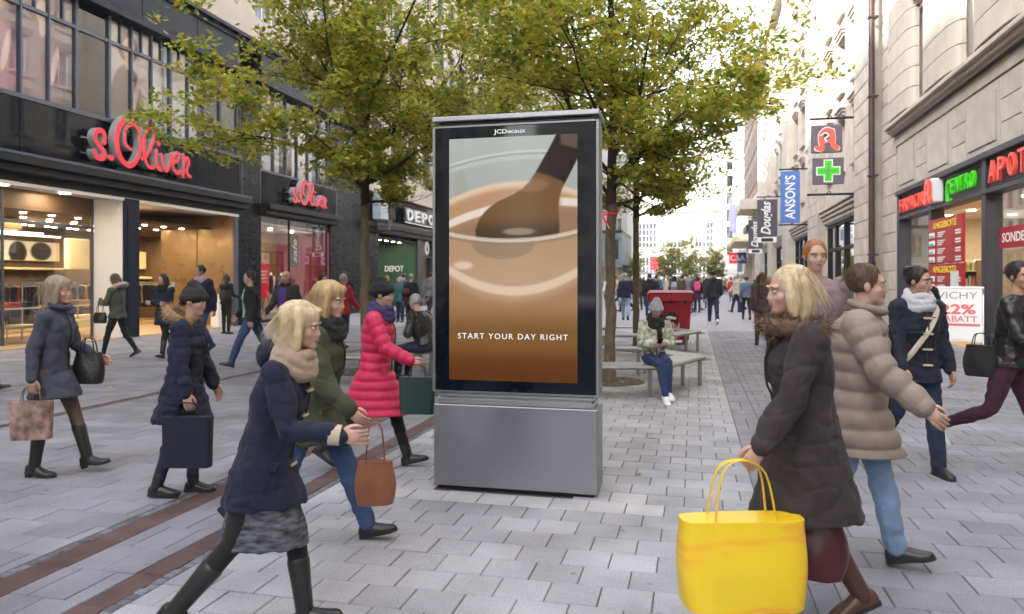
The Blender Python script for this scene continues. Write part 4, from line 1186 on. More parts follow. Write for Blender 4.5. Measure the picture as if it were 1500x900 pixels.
for (uu, zc, hh, w_, lab) in ((39.8, 6.2, 2.8, 1.45, 'dark vertical hanging sign with white script, the nearer of two alike'), (54.0, 5.8, 2.7, 1.3, 'dark vertical hanging sign with white script, the farther of two alike')):
    t = on_right('hanging_sign', lab, 'sign', uu, .28, zc, 'dark script signs on the right-hand front')
    bracket(t, w_ + .35, hh / 2 + .2)
    MB().box(-.06, .06, .3, .3 + w_, -hh / 2, hh / 2, .02).build('sign_box', mat('sign_dark', S(70, 66, 76), .5), t)
    text('lettering', 'Douglas', .9, .02, m_wht, t, M_bladeup(-.062, .3 + w_ / 2, 0), bold=.02, shear=.35, width=hh * .9, height=w_ * .62)
    MB().box(-.05, .05, .35, .3 + w_, -hh / 2 - .45, -hh / 2 - .05, .02).build('lower_plate', m_wht, t)
    MB().box(-.055, -.0505, .6, w_, -hh / 2 - .38, -hh / 2 - .12).build('print', m_dark, t)
t = on_right('brand_sign', 'red and blue illuminated sign with white letters far along the right front', 'sign', 84, .1, 4.4)
MB().box(-.1, .1, .4, 1.5, -.75, .75, .05).build('sign_half', mat('sign_blue', S(40, 50, 150), .4), t); MB().box(-.1, .1, 1.503, 2.6, -.75, .75, .05).build('sign_half', m_red, t)
text('lettering', 'C&A', 1, .03, m_wht, t, M_blade(-.102, 1.5, 0), bold=.03, width=1.9, height=.8); bracket(t, 2.5, .9)

# far right: dark brick house on pale ground floors with balcony and canopy
brick = on_right('brick_house', 'dark brown brick house with a stone balcony far down the right side', 'building')
m_bk = mat('dark_brick', (.072, .05, .043), .9, var=.25, var_scale=1.2)
block_building(brick, 66.2, 100, -1, 12, 11.5, 27, [(13, 15.5), (17, 19.5), (21, 23.5)], 1.5, 1.6, m_bk, m_anth, m_gdist)
b = MB(); b.box(66.2, 100, -.4, .05, 4.6, 11.49); 
for k in range(9): b.box(66.2 + k * 4.1, 67.4 + k * 4.1, -.4, .25, 0, 4.59)
b.build('lower_front', m_stoneR, brick)
MB().box(66.3, 100, -1.2, -1.1, 0, 4.59).build('display_back', m_int, brick)
b = MB(); b.box(70, 80, .05, 1.9, 9.6, 10.0, .03); b.box(70, 80, 1.75, 1.9, 10.0, 10.8); b.box(70, 70.15, .05, 1.75, 10.0, 10.8); b.build('balcony', m_stoneR, brick)
b = MB(); b.box(70, 92, .06, 2.6, 5.9, 6.25, .05); b.box(70, 92, 2.0, 2.61, 6.26, 6.5); b.build('canopy', m_cream, brick)
b = MB(); b.box(71, 78, .05, 1.2, 7.2, 7.9, .1); b.build('awning', m_anth, brick)
simple_row('end_house', 'pale house past the dark brick one at the far right end', -1, 100.2, 128, 20, m_whitestone, m_frame, m_gdist)
# ------------------------------------------------------------------ far end: station hall, white tower, low shops, stalls, small trees
m_gstation = glass('station_glass', (.7, .74, .8), 1.0, base=.16)
st = empty('station_hall', (-10, 172, 0), 0, 'white railway station hall with tall glazed bays across the far end of the street', 'building')
b = MB(); ops = []
for i in range(11):
    ops.append((-33 + i * 6.2, -28.2 + i * 6.2, 8.6, 14.2)); ops.append((-33 + i * 6.2, -28.2 + i * 6.2, .2, 6.6))
openings_wall(b, -36, 36, 0, 17.5, ops, 0, .8); b.build('wall', m_whitestone, st)
b = MB(); b.box(-36, 36, -.6, -.002, 14.7, 15.4, .05); b.box(-36, 36, -.9, -.003, 16.6, 17.4, .05); b.box(-36, 36, -.4, -.002, 7.2, 7.8); b.build('cornice', m_whitestone, st)
b = MB(); n_ = 16
prof = [(-34 + 68 * i / n_, 17.5 + 5.2 * math.sin(math.pi * i / n_)) for i in range(n_ + 1)]
b.prism([(-34, 17.45)] + prof[1:-1] + [(34, 17.45)], .4, 60); b.build('roof', mat('station_roof', (.6, .6, .58), .6), st)
for a, c, za, zb in ops: window(st, a, .3, za, c - a, zb - za, m_wht, m_gstation, 6, 4 if zb > 8 else 3, .14)
for i in range(12): MB().box(-35.2 + i * 6.2, -34.0 + i * 6.2 + .2, -.35, -.001, 0, 14.6, .05).build('pilaster', m_whitestone, st)
MB().box(-35, 35, 1.6, 1.8, 0, 17).build('room_lining', m_curtain, st)
MB().box(.6, 3.4, -.5, -.36, 3.6, 6.6).build('red_banner', m_red, st)
tw = empty('white_tower', (5.2, 146, 0), 0, 'tall white modern building closing the right end of the street', 'building')
block_building(tw, 0, 12, 1, 12, 0, 30, [(6 + k * 3.2, 8.2 + k * 3.2) for k in range(7)], 1.1, 1.3, m_whitestone, m_frame, m_gdist)
t = empty('wall_banner', (7.2, 145.6, 0), 0, 'narrow violet banner on the white tower', 'banner')
MB().box(-.5, .5, 0, .1, 10.5, 15.5).build('cloth', mat('violet_cloth', S(90, 90, 165), .7), t); MB().box(-.55, .55, .11, .2, 15.5, 15.6).build('rod', m_chrome, t)
# blue-grey corner shop on the left and the pale block over it
cs = empty('corner_shop', (-19, 92, 0), 0, 'blue-grey two storey corner shop far off behind the tree trunks', 'building')
block_building(cs, 0, 10.6, 1, 14, 3.4, 7.2, [(4.0, 6.6)], 1.3, .8, mat('bluegrey_front', S(120, 140, 148), .6), m_frame, m_gdist)
b = MB()
for k in range(5): b.box(k * 2.55, k * 2.55 + .4, 0, .4, 0, 3.39)
b.build('shopfront', MATS['bluegrey_front'], cs); MB().box(.2, 10.4, 1.5, 1.6, 0, 3.39).build('display_back', m_cream, cs)
b = MB(); b.box(0, 10.6, -1.6, -.01, 3.0, 3.25, .03); b.build('awning', mat('awning_grey', (.25, .28, .3), .7), cs)
t = empty('pale_block', (-24, 112, 0), 0, 'tall pale block rising behind the blue-grey corner shop', 'building')
block_building(t, 0, 14.5, 1, 14, 0, 24, [(5 + k * 3.4, 7.2 + k * 3.4) for k in range(5)], 1.4, 1.2, m_whitestone, m_wht, m_gdist)
# market stalls with white awnings under the station
for i in range(7):
    t = empty('market_stall', (-17 + i * 4.3, 118 + (i % 2) * 3, 0), 0, 'white roofed stall before the station, %s of the row' % ['leftmost', 'second from the left', 'third from the left', 'middle one', 'third from the right', 'second from the right', 'rightmost'][i], 'stall', 'white stalls in front of the station')
    b = MB(); b.prism([(-2.1, 2.35), (2.1, 2.35), (2.1, 2.6), (0, 3.0), (-2.1, 2.6)], -1.5, 1.5); b.build('awning', m_wht, t)
    b = MB()
    for sx in (-1, 1):
        for sy in (-1, 1): b.box(sx * 2 - .04, sx * 2 + .04, sy * 1.4 - .04, sy * 1.4 + .04, 0, 2.36)
    b.build('frame', m_chrome, t); MB().box(-1.9, 1.9, -1.3, -.7, 0, .95, .02).build('counter', R.choice([m_cream, m_curtain, m_int]), t)

# ------------------------------------------------------------------ trees
def leaf_mat(name, ramp):
    m = bpy.data.materials.new(name); MATS[name] = m; m.use_nodes = True
    N, L = m.node_tree.nodes, m.node_tree.links; N.remove(N['Principled BSDF'])
    g = N.new('ShaderNodeNewGeometry'); cr = N.new('ShaderNodeValToRGB')
    while len(cr.color_ramp.elements) < len(ramp): cr.color_ramp.elements.new(.5)
    for e, (p, c) in zip(cr.color_ramp.elements, ramp): e.position = p; e.color = (*c, 1)
    L.new(g.outputs['Random Per Island'], cr.inputs[0])
    d = N.new('ShaderNodeBsdfPrincipled'); d.inputs['Roughness'].default_value = .4; d.inputs['Specular IOR Level'].default_value = .6
    t = N.new('ShaderNodeBsdfTranslucent'); mx = N.new('ShaderNodeMixShader'); mx.inputs[0].default_value = .55
    L.new(cr.outputs[0], d.inputs['Base Color']); L.new(cr.outputs[0], t.inputs[0]); L.new(d.outputs[0], mx.inputs[1]); L.new(t.outputs[0], mx.inputs[2])
    L.new(mx.outputs[0], N['Material Output'].inputs[0]); return m
m_leaf = leaf_mat('hornbeam_leaf', [(0, (.13, .19, .03)), (.22, (.29, .36, .05)), (.5, (.45, .49, .07)), (.78, (.60, .57, .09)), (.92, (.68, .56, .08)), (1, (.63, .41, .06))])
m_bark = mat('bark', S(104, 92, 74), .95, var=.35, var_scale=14, bump=.9, bump_scale=26, stretch=(1, 1, .35))
m_twig = mat('twig', S(58, 48, 38), .95)

def tree(name, label, x, y, h, fork, crown_r, seed, n_leaf, group=None, trunk_r=.085, leaf=.056, lean=(0, 0)):
    rr = random.Random(seed)
    t = empty(name, (x, y, 0), 0, label, 'tree', group)
    b = MB()
    pts, rad_ = [], []
    z = 0
    while z < fork:
        q = z / fork; pts.append((rr.gauss(0, .008) + lean[0] * q, rr.gauss(0, .008) + lean[1] * q, z)); rad_.append(trunk_r * (1.45 - .45 * min(1, z / .35)) * (1 - .12 * q) * rr.uniform(.95, 1.05)); z += .22
    top = Vector((lean[0], lean[1], fork)); pts.append(top); rad_.append(trunk_r * 1.12)
    b.tube(pts, rad_, 14); b.build('trunk', m_bark, t, 60)
    br = MB(); anchors = []
    def grow(p, d, ln, r0, lvl):
        n = 6; P = [p]; q = p.copy(); dd = d.copy()
        for i in range(n):
            dd = (dd + Vector((rr.gauss(0, .13), rr.gauss(0, .13), rr.gauss(.02 if lvl == 0 else -.02, .09)))).normalized()
            q = q + dd * ln / n; P.append(q.copy())
        rs = [r0 * (1 - .8 * i / n) for i in range(n + 1)]
        br.tube(P, rs, 6 if lvl < 2 else 4, cap=False)
        if lvl >= 1:
            for i in range(2 if lvl > 1 else 4, n + 1): anchors.append((P[i], dd, lvl))
        if lvl < 3:
            k = (7, 5, 3)[lvl]
            for j in range(k):
                i = rr.randint(2 if lvl == 0 else 1, n); o = P[i]
                side = Vector((rr.gauss(0, 1), rr.gauss(0, 1), rr.gauss(.1, .45)))
                nd = (dd * .75 + side.normalized() * .85); nd.z = nd.z * .75 + (.05 if lvl else .1)
                grow(o, nd.normalized(), ln * rr.uniform(.38, .6), rs[i] * .6, lvl + 1)
    ml = 13
    for i in range(ml):
        az = i * 2.4 + rr.gauss(0, .25); q = i / (ml - 1)
        el = rad(20 + 52 * q ** 1.1 + rr.gauss(0, 4))
        o = top + Vector((0, 0, (h - fork) * .30 * q))
        ln = crown_r * min(1.0, .50 + 1.7 * q) / max(.5, math.cos(el)) * rr.uniform(.82, 1.05); ln = min(ln, (h - fork) * 1.0)
        grow(o, Vector((math.cos(az) * math.cos(el), math.sin(az) * math.cos(el), math.sin(el))), ln * .85, trunk_r * rr.uniform(.36, .5), 0)
    br.tube([top, top + Vector((.03, 0, (h - fork) * .35)), top + Vector((-.05, .04, (h - fork) * .75))], [trunk_r * .95, trunk_r * .6, trunk_r * .15], 8, cap=False)
    br.build('branches', m_twig, t, 60)
    anchors = [a_ for a_ in anchors if a_[0].z > fork + .08 + .34 * max(0, math.hypot(a_[0].x, a_[0].y) - .6) and rr.random() < .82]
    g = np.random.default_rng(seed); per = max(1, n_leaf // len(anchors)); na = len(anchors)
    nrmz = lambda q: q / np.maximum(1e-6, np.linalg.norm(q, axis=1))[:, None]
    P = np.repeat(np.array([tuple(a[0]) for a in anchors]), per, 0); n_ = len(P)
    tilt = np.repeat(nrmz(np.concatenate([g.normal(0, .28, (na, 2)), np.ones((na, 1))], 1)), per, 0)
    P = P + np.stack([g.normal(0, .105, n_), g.normal(0, .105, n_), g.normal(-.01, .04, n_)], 1)
    nr = nrmz(tilt + np.stack([g.normal(0, .45, n_), g.normal(0, .45, n_), g.normal(0, .3, n_)], 1))
    a = nrmz(np.cross(nr, g.normal(0, 1, (n_, 3)))); e = np.cross(nr, a); s = (leaf * g.uniform(.65, 1.25, n_))[:, None]
    V = np.stack([P - a * s, P + e * s * .55 - nr * s * .12, P + a * s * 1.1 - nr * s * .2, P - e * s * .55 - nr * s * .12], 1).reshape(-1, 3)
    me = bpy.data.meshes.new('crown'); me.vertices.add(len(V)); me.vertices.foreach_set('co', V.astype(np.float32).ravel())
    me.loops.add(len(V)); me.loops.foreach_set('vertex_index', np.arange(len(V), dtype=np.int32))
    me.polygons.add(n_); me.polygons.foreach_set('loop_start', np.arange(n_, dtype=np.int32) * 4); me.update(calc_edges=True)
    me.materials.append(m_leaf); me.update()
    tag(link('crown', me, t), kind='stuff')
    return t
tree('street_tree', 'leafy yellow-green street tree left of the advertising kiosk, in front of the red script sign', -5.5, 12.0, 7.5, 2.9, 2.5, 3, 42000, 'street trees in the pedestrian zone')
tree('street_tree', 'leafy yellow-green street tree right behind the advertising kiosk by the near bench', -1.27, 11.75, 7.6, 2.75, 2.75, 11, 42000, 'street trees in the pedestrian zone', lean=(.03, 0))
tree('street_tree', 'more slender street tree behind the second bench, right of the thicker trunk', -1.25, 17.2, 8.0, 3.0, 2.4, 23, 26000, 'street trees in the pedestrian zone', trunk_r=.075)
tree('street_tree', 'street tree in the left row farther back, mostly hidden behind the kiosk', -5.6, 18.0, 8.0, 3.7, 2.6, 37, 26000, 'street trees in the pedestrian zone')
for i, (px, y, h, s) in enumerate(((-3.7, 104, 5.2, 1), (-.4, 101, 5.6, 2), (3.1, 108, 5.0, 3), (-8.5, 106, 4.6, 4))):
    tree('small_tree', ['small round tree before the station, left of the fuller one', 'fullest small tree before the station, on the street axis', 'small pale tree before the station at the right end', 'small low tree before the station seen by the thin trunk'][i], px, y, h, 1.7, 1.9, 60 + s, 3500, 'small trees before the station', .09, .12)
# tree pits and fallen leaves
for x, y in ((-5.5, 12.0), (-1.27, 11.75), (-1.25, 17.2), (-5.6, 18.0)):
    b = MB(); b.disc((0, 0, .003), .55, depth=.012, n=24); o = b.build('tree_pit', mat('pit_soil', (.09, .075, .06), 1, var=.3, bump=.6), None); o.location = (x, y, 0); tag(o, kind='structure')
rr = random.Random(5); V, Fc = [], []
def litter(n, x0, x1, y0, y1, s=.03):
    for k in range(n):
        c = Vector((rr.gauss((x0 + x1) / 2, (x1 - x0) / 4), rr.gauss((y0 + y1) / 2, (y1 - y0) / 4), .006 + rr.random() * .006)); a = rr.random() * 6.28
        d = Vector((math.cos(a), math.sin(a), rr.gauss(0, .15))); e = Vector((-math.sin(a), math.cos(a), rr.gauss(0, .15))); q = s * rr.uniform(.6, 1.3); i0 = len(V)
        V.extend([c - d * q, c + e * q * .6, c + d * q, c - e * q * .6]); Fc.append((i0, i0 + 1, i0 + 2, i0 + 3))
litter(420, -3.0, .3, 9.6, 13.5); litter(160, -7.5, -3.6, 10, 14); litter(110, 1.5, 6, 9, 16); litter(60, -6, 4, 5, 12)
me = bpy.data.meshes.new('leaf_litter'); me.from_pydata([tuple(p) for p in V], [], Fc); me.materials.append(m_leaf)
tag(link('leaf_litter', me), kind='stuff')

# ------------------------------------------------------------------ advertising kiosk
KX0, KX1, KY = -1.93, -.675, 5.45
kio = empty('advertising_kiosk', ((KX0 + KX1) / 2, KY + .16, 0), 0, 'free-standing digital advertising kiosk with a coffee advert on a steel plinth', 'advertising kiosk')
hw = (KX1 - KX0) / 2
m_kmetal = mat('kiosk_metal', (.28, .284, .315), .4, metal=.8, var=.10, var_scale=1.4, rvar=.10, bump=.04, bump_scale=3)
m_ktrim = mat('kiosk_trim', (.36, .36, .375), .35, metal=.7)
m_bezel = mat('black_glass', (.005, .008, .014), .05, spec=.35)
MB().box(-hw, hw, -.16, .17, .025, .645, .006).build('plinth', m_kmetal, kio)
MB().box(-hw + .03, hw - .03, -.14, .15, .0, .03).build('plinth_foot', m_anth, kio)
b = MB(); b.box(-hw + .03, hw - .03, -.135, .145, .646, .69, .004); b.box(-hw + .045, hw - .045, -.125, .135, .69, .705); b.box(-hw + .02, hw - .02, -.145, .155, .705, .735, .006); b.build('collar', m_ktrim, kio)
b = MB(); b.box(-hw, hw, -.13, .15, .738, 2.765, .006); b.build('housing', m_ktrim, kio)
MB().box(-hw + .012, hw - .012, -.152, -.131, .752, 2.752, .004).build('glass_front', m_bezel, kio)
b = MB(); b.box(-hw - .012, -hw + .011, -.155, .0, .738, 2.765, .003); b.box(hw - .011, hw + .012, -.155, .0, .738, 2.765, .003); b.box(-hw + .011, hw - .011, -.155, -.1305, .738, .7515); b.box(-hw + .011, hw - .011, -.155, -.1305, 2.7525, 2.765); b.build('frame_trim', mat('kiosk_edge', (.25, .25, .26), .4, metal=.7), kio)
b = MB(); b.box(-hw + .03, hw - .02, -.11, .13, 2.766, 2.80); b.build('cap_gap', m_black, kio)
b = MB(); b.box(-hw - .015, hw + .015, -.165, .18, 2.80, 2.838, .006); b.build('cap', m_ktrim, kio)
SW, SH_, SZ = .985, 1.83, .835
def advert(u, v):
    x, y = u * 195, v * 358
    c = np.ones(u.shape + (3,)) * np.array((186., 190, 184))
    c = mixc(c, (172, 176, 170), sst(0, 70, y) * .7)
    c = mixc(c, (160, 160, 140), .35 * (1 - sst(.5, 1.2, ((x - 18) / 12) ** 2 + ((y - 75) / 30) ** 2)))
    def arc(x0, y0, k): return y0 + k * (x - x0) ** 2
    def line(yc, w_): return 1 - sst(w_ * .5, w_, np.abs(y - yc))
    r1 = arc(125, 22, .0011)
    c = mixc(c, (212, 214, 209), .8 * line(r1, 2.2)); c = mixc(c, (140, 144, 140), .4 * line(r1 + 4, 2)); c = mixc(c, (214, 216, 212), .5 * line(r1 + 8, 4))
    e = arc(108, 66, .0021)                                   # far edge of the drink
    c = mixc(c, (232, 204, 178), sst(-3, 2, y - e)); c = mixc(c, (192, 150, 114), sst(3, 14, y - e))
    g = arc(150, 93, .00135)
    c = mixc(c, (174, 136, 106), sst(-8, 4, y - g)); c = mixc(c, (240, 226, 212), .95 * line(g + 3, 8) * (1 - .75 * sst(60, 95, x) * (1 - sst(165, 175, x)))); c = mixc(c, (160, 122, 94), sst(8, 22, y - g))
    # spoon
    ax = 163 - (y - 0) * .78; bx = 205 - (y - 55) * .62
    edge_l = np.interp(y, [-8, 20, 52, 66, 77, 86, 95, 102, 109, 117, 125, 137, 150], [168, 153, 134, 124, 113, 96, 75, 64, 56, 49, 45, 41, 42])
    edge_r = np.interp(y, [-8, 12, 37, 55, 70, 80, 89, 100, 118, 132, 150], [222, 208, 194.5, 185, 177, 172, 169, 167.5, 168, 169, 168])
    rim = arc(95, 152, -.0012)
    sp = sst(-1.2, 1.2, x - edge_l) * (1 - sst(-1.2, 1.2, x - edge_r)) * (1 - sst(-1, 1, y - rim))
    body = mixc(mixc(np.ones(u.shape + (3,)) * np.array((118., 84, 48)), (150, 112, 70), .8 * (1 - sst(.4, 1.4, ((x - 128) / 26) ** 2 + ((y - 72) / 10) ** 2))), (64, 48, 30), sst(112, 146, y) * .85)
    body = mixc(body, (178, 150, 130), .8 * (1 - sst(.3, 1.2, ((x - 108) / 28) ** 2 + ((y - 139) / 6) ** 2)))
    hd = y - (52 + .39 * (x - 134) - .004 * (x - 134) * (175 - x)); body = mixc(body, (38, 24, 20), 1 - sst(-1, 3, hd))
    body = mixc(body, (96, 82, 68), (1 - sst(-2, 2, y - (14 + .3 * (x - 170)))) * sst(168, 172, x))
    c = c * (1 - sp[..., None]) + body * sp[..., None]
    # near side of the glass
    lower = sst(-1, 1, y - rim)
    low = mixc(np.ones(u.shape + (3,)) * np.array((186., 150, 118)), (196, 160, 128), sst(160, 215, y))
    k2 = arc(100, 226, -.0031)
    low = mixc(low, (232, 206, 182), .9 * line(k2, 9)); low = mixc(low, (172, 130, 92), sst(4, 26, y - k2))
    low = mixc(low, (122, 82, 40), sst(236, 300, y)); low = mixc(low, (98, 52, 12), sst(288, 352, y))
    low = mixc(low, (150, 104, 54), .45 * sst(284, 296, y) * (1 - sst(300, 330, y)))
    low = mixc(low, (236, 214, 194), .8 * (1 - sst(.2, 1.2, ((x - 22) / 18) ** 2 + ((y - 188) / 7) ** 2)))
    refl = (1 - sst(.85, 1.05, ((x - 84) / 50) ** 2 + ((y - 154) / 26) ** 2)) * lower
    low = low * (1 - .75 * refl[..., None]) + np.array((146, 126, 104.)) * .75 * refl[..., None]
    c = c * (1 - lower[..., None]) + low * lower[..., None]
    c = mixc(c, (226, 212, 196), .85 * line(rim, 4)); c = mixc(c, (150, 124, 100), .6 * line(rim + 5, 3))
    return c
m_scr = attr_mat('kiosk_screen', 'paint', .12, emit=.9 / 2 ** EXPO, spec=.12)
o = painted('screen', 130, 240, SW, SH_, advert, m_scr, kio); o.location = (-.012, -.1535, SZ)
text('slogan', 'START YOUR DAY RIGHT', .08, .002, emission('screen_white', (1, 1, .98), 1.0 / 2 ** EXPO), kio, M_left(-.012, -.1548, SZ + .335), bold=.002, space=1.25, width=.845, height=.042)
text('maker_name', 'JCDecaux', .08, .002, m_wht, kio, M_left(-.03, -.1545, 2.702), bold=.02, width=.245, height=.042)

# ------------------------------------------------------------------ benches, litter bin
m_bench = mat('bench_mesh', (.30, .29, .28), .5, metal=.3, var=.12, var_scale=8, bump=.5, bump_scale=220)
m_leg = mat('bench_leg', (.42, .41, .40), .35, metal=.8)
def ring_bench(x, y, rx, ry, label, rz=0.0, n=6, wd=.46):
    t = empty('ring_bench', (x, y, 0), rz, label, 'bench', 'metal ring benches round the trees')
    for i in range(n):
        a0, a1 = 2 * math.pi * i / n, 2 * math.pi * (i + 1) / n
        A, B_ = Vector((rx * math.cos(a0), ry * math.sin(a0), 0)), Vector((rx * math.cos(a1), ry * math.sin(a1), 0))
        k = (rx - wd) / rx; C_, D_ = A * k, B_ * k
        g = (B_ - A).normalized() * .012
        b = MB(); poly = [A + g, B_ - g, D_ - g * .6, C_ + g * .6]
        vs = [(p.x, p.y, z) for z in (.425, .455) for p in poly]
        b.add(vs, [(3, 2, 1, 0), (4, 5, 6, 7), (0, 1, 5, 4), (1, 2, 6, 5), (2, 3, 7, 6), (3, 0, 4, 7)])
        m1, m2 = (A * .97 + C_ * .03), (B_ * .97 + D_ * .03)
        b.tube([(m1.x, m1.y, .43), (m2.x, m2.y, .43)], .028, 8)
        b.build('seat', m_bench, t)
        for q, in ((A * .82 + C_ * .18,),):
            for f in (1.0, .82): MB().tube([(q.x * f, q.y * f, 0), (q.x * f, q.y * f, .424)], .03, 10).build('leg', m_leg, t, 50)
        MB().box(-.3, .3, -.025, .025, .38, .424).build('bearer', m_leg, t, M=Matrix.Translation((A.x * (1 + k) / 2, A.y * (1 + k) / 2, 0)) @ Matrix.Rotation(math.atan2(A.y, A.x), 4, 'Z'))
    return t
ring_bench(-1.3, 11.4, 1.5, 1.7, 'grey metal ring bench with the seated woman, round the thick tree trunk', rad(8))
ring_bench(-1.3, 17.0, 1.5, 1.7, 'grey metal ring bench in front of the red litter container', rad(8))
ring_bench(-5.5, 11.7, 1.62, 1.75, 'grey metal ring bench left of the kiosk with the leather jacket sitter', rad(8))

bx, by = -.55, 16.1
t = empty('litter_container', (bx, by + 2.9, 0), rad(4), 'crimson red litter container with a dark mouth and white scrawl', 'litter bin')
m_crim = mat('crimson_paint', S(166, 14, 42), .35, var=.08, coat=.2)
b = MB(); b.add([(-.43, -.36, .12), (.43, -.36, .12), (.43, .36, .12), (-.43, .36, .12), (-.49, -.42, 1.02), (.49, -.42, 1.02), (.49, .42, 1.02), (-.49, .42, 1.02)],
                [(3, 2, 1, 0), (4, 5, 6, 7), (0, 1, 5, 4), (1, 2, 6, 5), (2, 3, 7, 6), (3, 0, 4, 7)]); b.build('body', m_crim, t)
b = MB(); b.box(-.55, .55, -.46, .46, 1.03, 1.27, .03); b.add([(-.55, -.46, 1.27), (.55, -.46, 1.27), (.5, -.3, 1.33), (-.5, -.3, 1.33)], [(0, 1, 2, 3)]); b.build('lid', m_crim, t)
for x in (-.2, .2): MB().box(x - .012, x + .012, -.455, -.38, .14, 1.0).build('rib', m_crim, t)
for x in (-.32, 0, .34): MB().box(x - .035, x + .035, -.50, -.455, 1.02, 1.10, .01).build('latch', m_dark, t)
b = MB(); b.prism([(-.17, .62), (.17, .62), (.15, .72), (.06, .80), (-.06, .80), (-.15, .72)], -.47, -.38); b.build('mouth', m_dark, t)
b = MB(); b.ell((-.03, -.465, .66), (.10, .03, .045)); b.ell((.07, -.468, .65), (.06, .03, .035)); b.build('paper_scraps', m_wht, t, 60)
b = MB()
for k, pts in enumerate(([(-.16, .42), (-.1, .52), (-.06, .40), (-.02, .5)], [(.0, .4), (.05, .55), (.08, .38)], [(.1, .5), (.16, .42), (.2, .54), (.18, .34)])): stroke(b, pts, .02, -.452 - k * .001, -.40)
b.v = [(x, y - .004, z) for x, y, z in b.v]; b.build('scrawl', m_wht, t)
for sx in (-1, 1): MB().box(sx * .36 - .05, sx * .36 + .05, -.3, .3, 0, .125, .01).build('foot', m_black, t)
# ------------------------------------------------------------------ people
def V3(*a): return Vector(a)
def remeshed(mb, name, mats, voxel, smooth=2, wrinkle=0.0, wfreq=9.0, scale=1.0, seed=0.0, stretch=(1, 1, .5)):
    me = mb.mesh('tmp', [MATS['paving_concrete']])
    o = bpy.data.objects.new('tmp', me); COL.objects.link(o)
    rm = o.modifiers.new('r', 'REMESH'); rm.mode = 'VOXEL'; rm.voxel_size = voxel; rm.adaptivity = 0
    if smooth:
        sm = o.modifiers.new('s', 'SMOOTH'); sm.factor = .5; sm.iterations = smooth
    dg = bpy.context.evaluated_depsgraph_get()
    out = bpy.data.meshes.new_from_object(o.evaluated_get(dg))
    bpy.data.objects.remove(o); bpy.data.meshes.remove(me)
    out.name = name; n = len(out.vertices)
    co = np.empty(n * 3, np.float32); out.vertices.foreach_get('co', co); co = co.reshape(-1, 3)
    if wrinkle:
        no = np.empty(n * 3, np.float32); out.vertices.foreach_get('normal', no); no = no.reshape(-1, 3)
        off = Vector((seed * 3.1, seed * 1.7, seed))
        d = np.array([noise.noise(Vector((p[0] * wfreq * stretch[0], p[1] * wfreq * stretch[1], p[2] * wfreq * stretch[2])) + off) * .65 + noise.noise(Vector((p[0] * wfreq * 2.3, p[1] * wfreq * 2.3, p[2] * wfreq * 2.0)) + off) * .35 for p in co.tolist()])
        if wrinkle > .011:
            k = np.array([(1 - abs(noise.noise(Vector((p[0] * 5 + p[2] * 3, p[1] * 6, p[2] * 8)) - off))) ** 12 for p in co.tolist()])
            d = d - (k - .1) * .30
        co = co + no * (d * wrinkle)[:, None]
    co = co * scale
    out.vertices.foreach_set('co', co.astype(np.float32).ravel())
    out.materials.clear()
    for m in (mats if isinstance(mats, (list, tuple)) else [mats]): out.materials.append(m)
    out.polygons.foreach_set('use_smooth', [True] * len(out.polygons)); out.update()
    return out

def seg_pt(path, z):
    """x, y on a polyline (top to bottom) at height z"""
    for a, b in zip(path, path[1:]):
        if (a.z >= z >= b.z) or (b.z >= z >= a.z):
            t = 0 if abs(a.z - b.z) < 1e-5 else (a.z - z) / (a.z - b.z)
            p = a.lerp(b, t); return p.x, p.y
    return path[-1].x, path[-1].y

def fabric(name, col, rough=.85, sheen=.04, var=.16, bump=.4, bs=260): return mat('cloth_' + name, col, rough, var=var, var_scale=7, bump=bump, bump_scale=bs, sheen=sheen)
m_skin = mat('skin', (.50, .31, .24), .5, var=.06, var_scale=12, bump=.08, bump_scale=180)
m_skin2 = mat('skin_tan', (.42, .235, .16), .5, var=.06, var_scale=12, bump=.08, bump_scale=180)
m_skin.node_tree.nodes['Principled BSDF'].inputs['Subsurface Weight'].default_value = .12
m_lip = mat('lip', (.36, .12, .10), .4); m_eyew = mat('eye_white', (.62, .6, .57), .2); m_iris = mat('iris', (.03, .02, .015), .15)
def hairm(name, col): return mat('hair_' + name, col, .42, var=.3, var_scale=22, bump=.8, bump_scale=60, stretch=(1.6, 1.6, .16), spec=.4)
H_BLOND, H_BROWN, H_BLACK = hairm('blond', (.42, .29, .15)), hairm('brown', (.085, .045, .022)), hairm('black', (.014, .011, .01))
H_ASH, H_AUB, H_GREY = hairm('ash', (.30, .235, .16)), hairm('auburn', (.26, .11, .04)), hairm('grey', (.3, .29, .28))
H_PALE = hairm('pale_blond', (.56, .44, .28))
m_furt = mat('fur_tan', (.30, .19, .10), .9, var=.35, var_scale=40); m_furb = mat('fur_brown', (.11, .065, .04), .9, var=.3, var_scale=40); m_furc = mat('fur_cream', (.5, .42, .32), .9, var=.25, var_scale=40)

def ribbons(roots, dirs, ln, wd, rr, sag=.5, spread=.3, seg=4):
    """hair or fur strands: thin tapering ribbons"""
    V, Fc = [], []
    for p, d in zip(roots, dirs):
        d = (d + Vector((rr.gauss(0, spread), rr.gauss(0, spread), rr.gauss(0, spread)))).normalized(); q = p.copy(); l = ln * rr.uniform(.6, 1.2)
        s = d.cross(Vector((rr.gauss(0, 1), rr.gauss(0, 1), rr.gauss(0, 1)))).normalized(); i0 = len(V)
        for k in range(seg + 1):
            w_ = wd * (1 - .85 * k / seg); V.append(q - s * w_); V.append(q + s * w_)
            d = (d + Vector((0, 0, -sag / seg))).normalized(); q = q + d * l / seg
        for k in range(seg): Fc.append((i0 + 2 * k, i0 + 2 * k + 1, i0 + 2 * k + 3, i0 + 2 * k + 2))
    return V, Fc

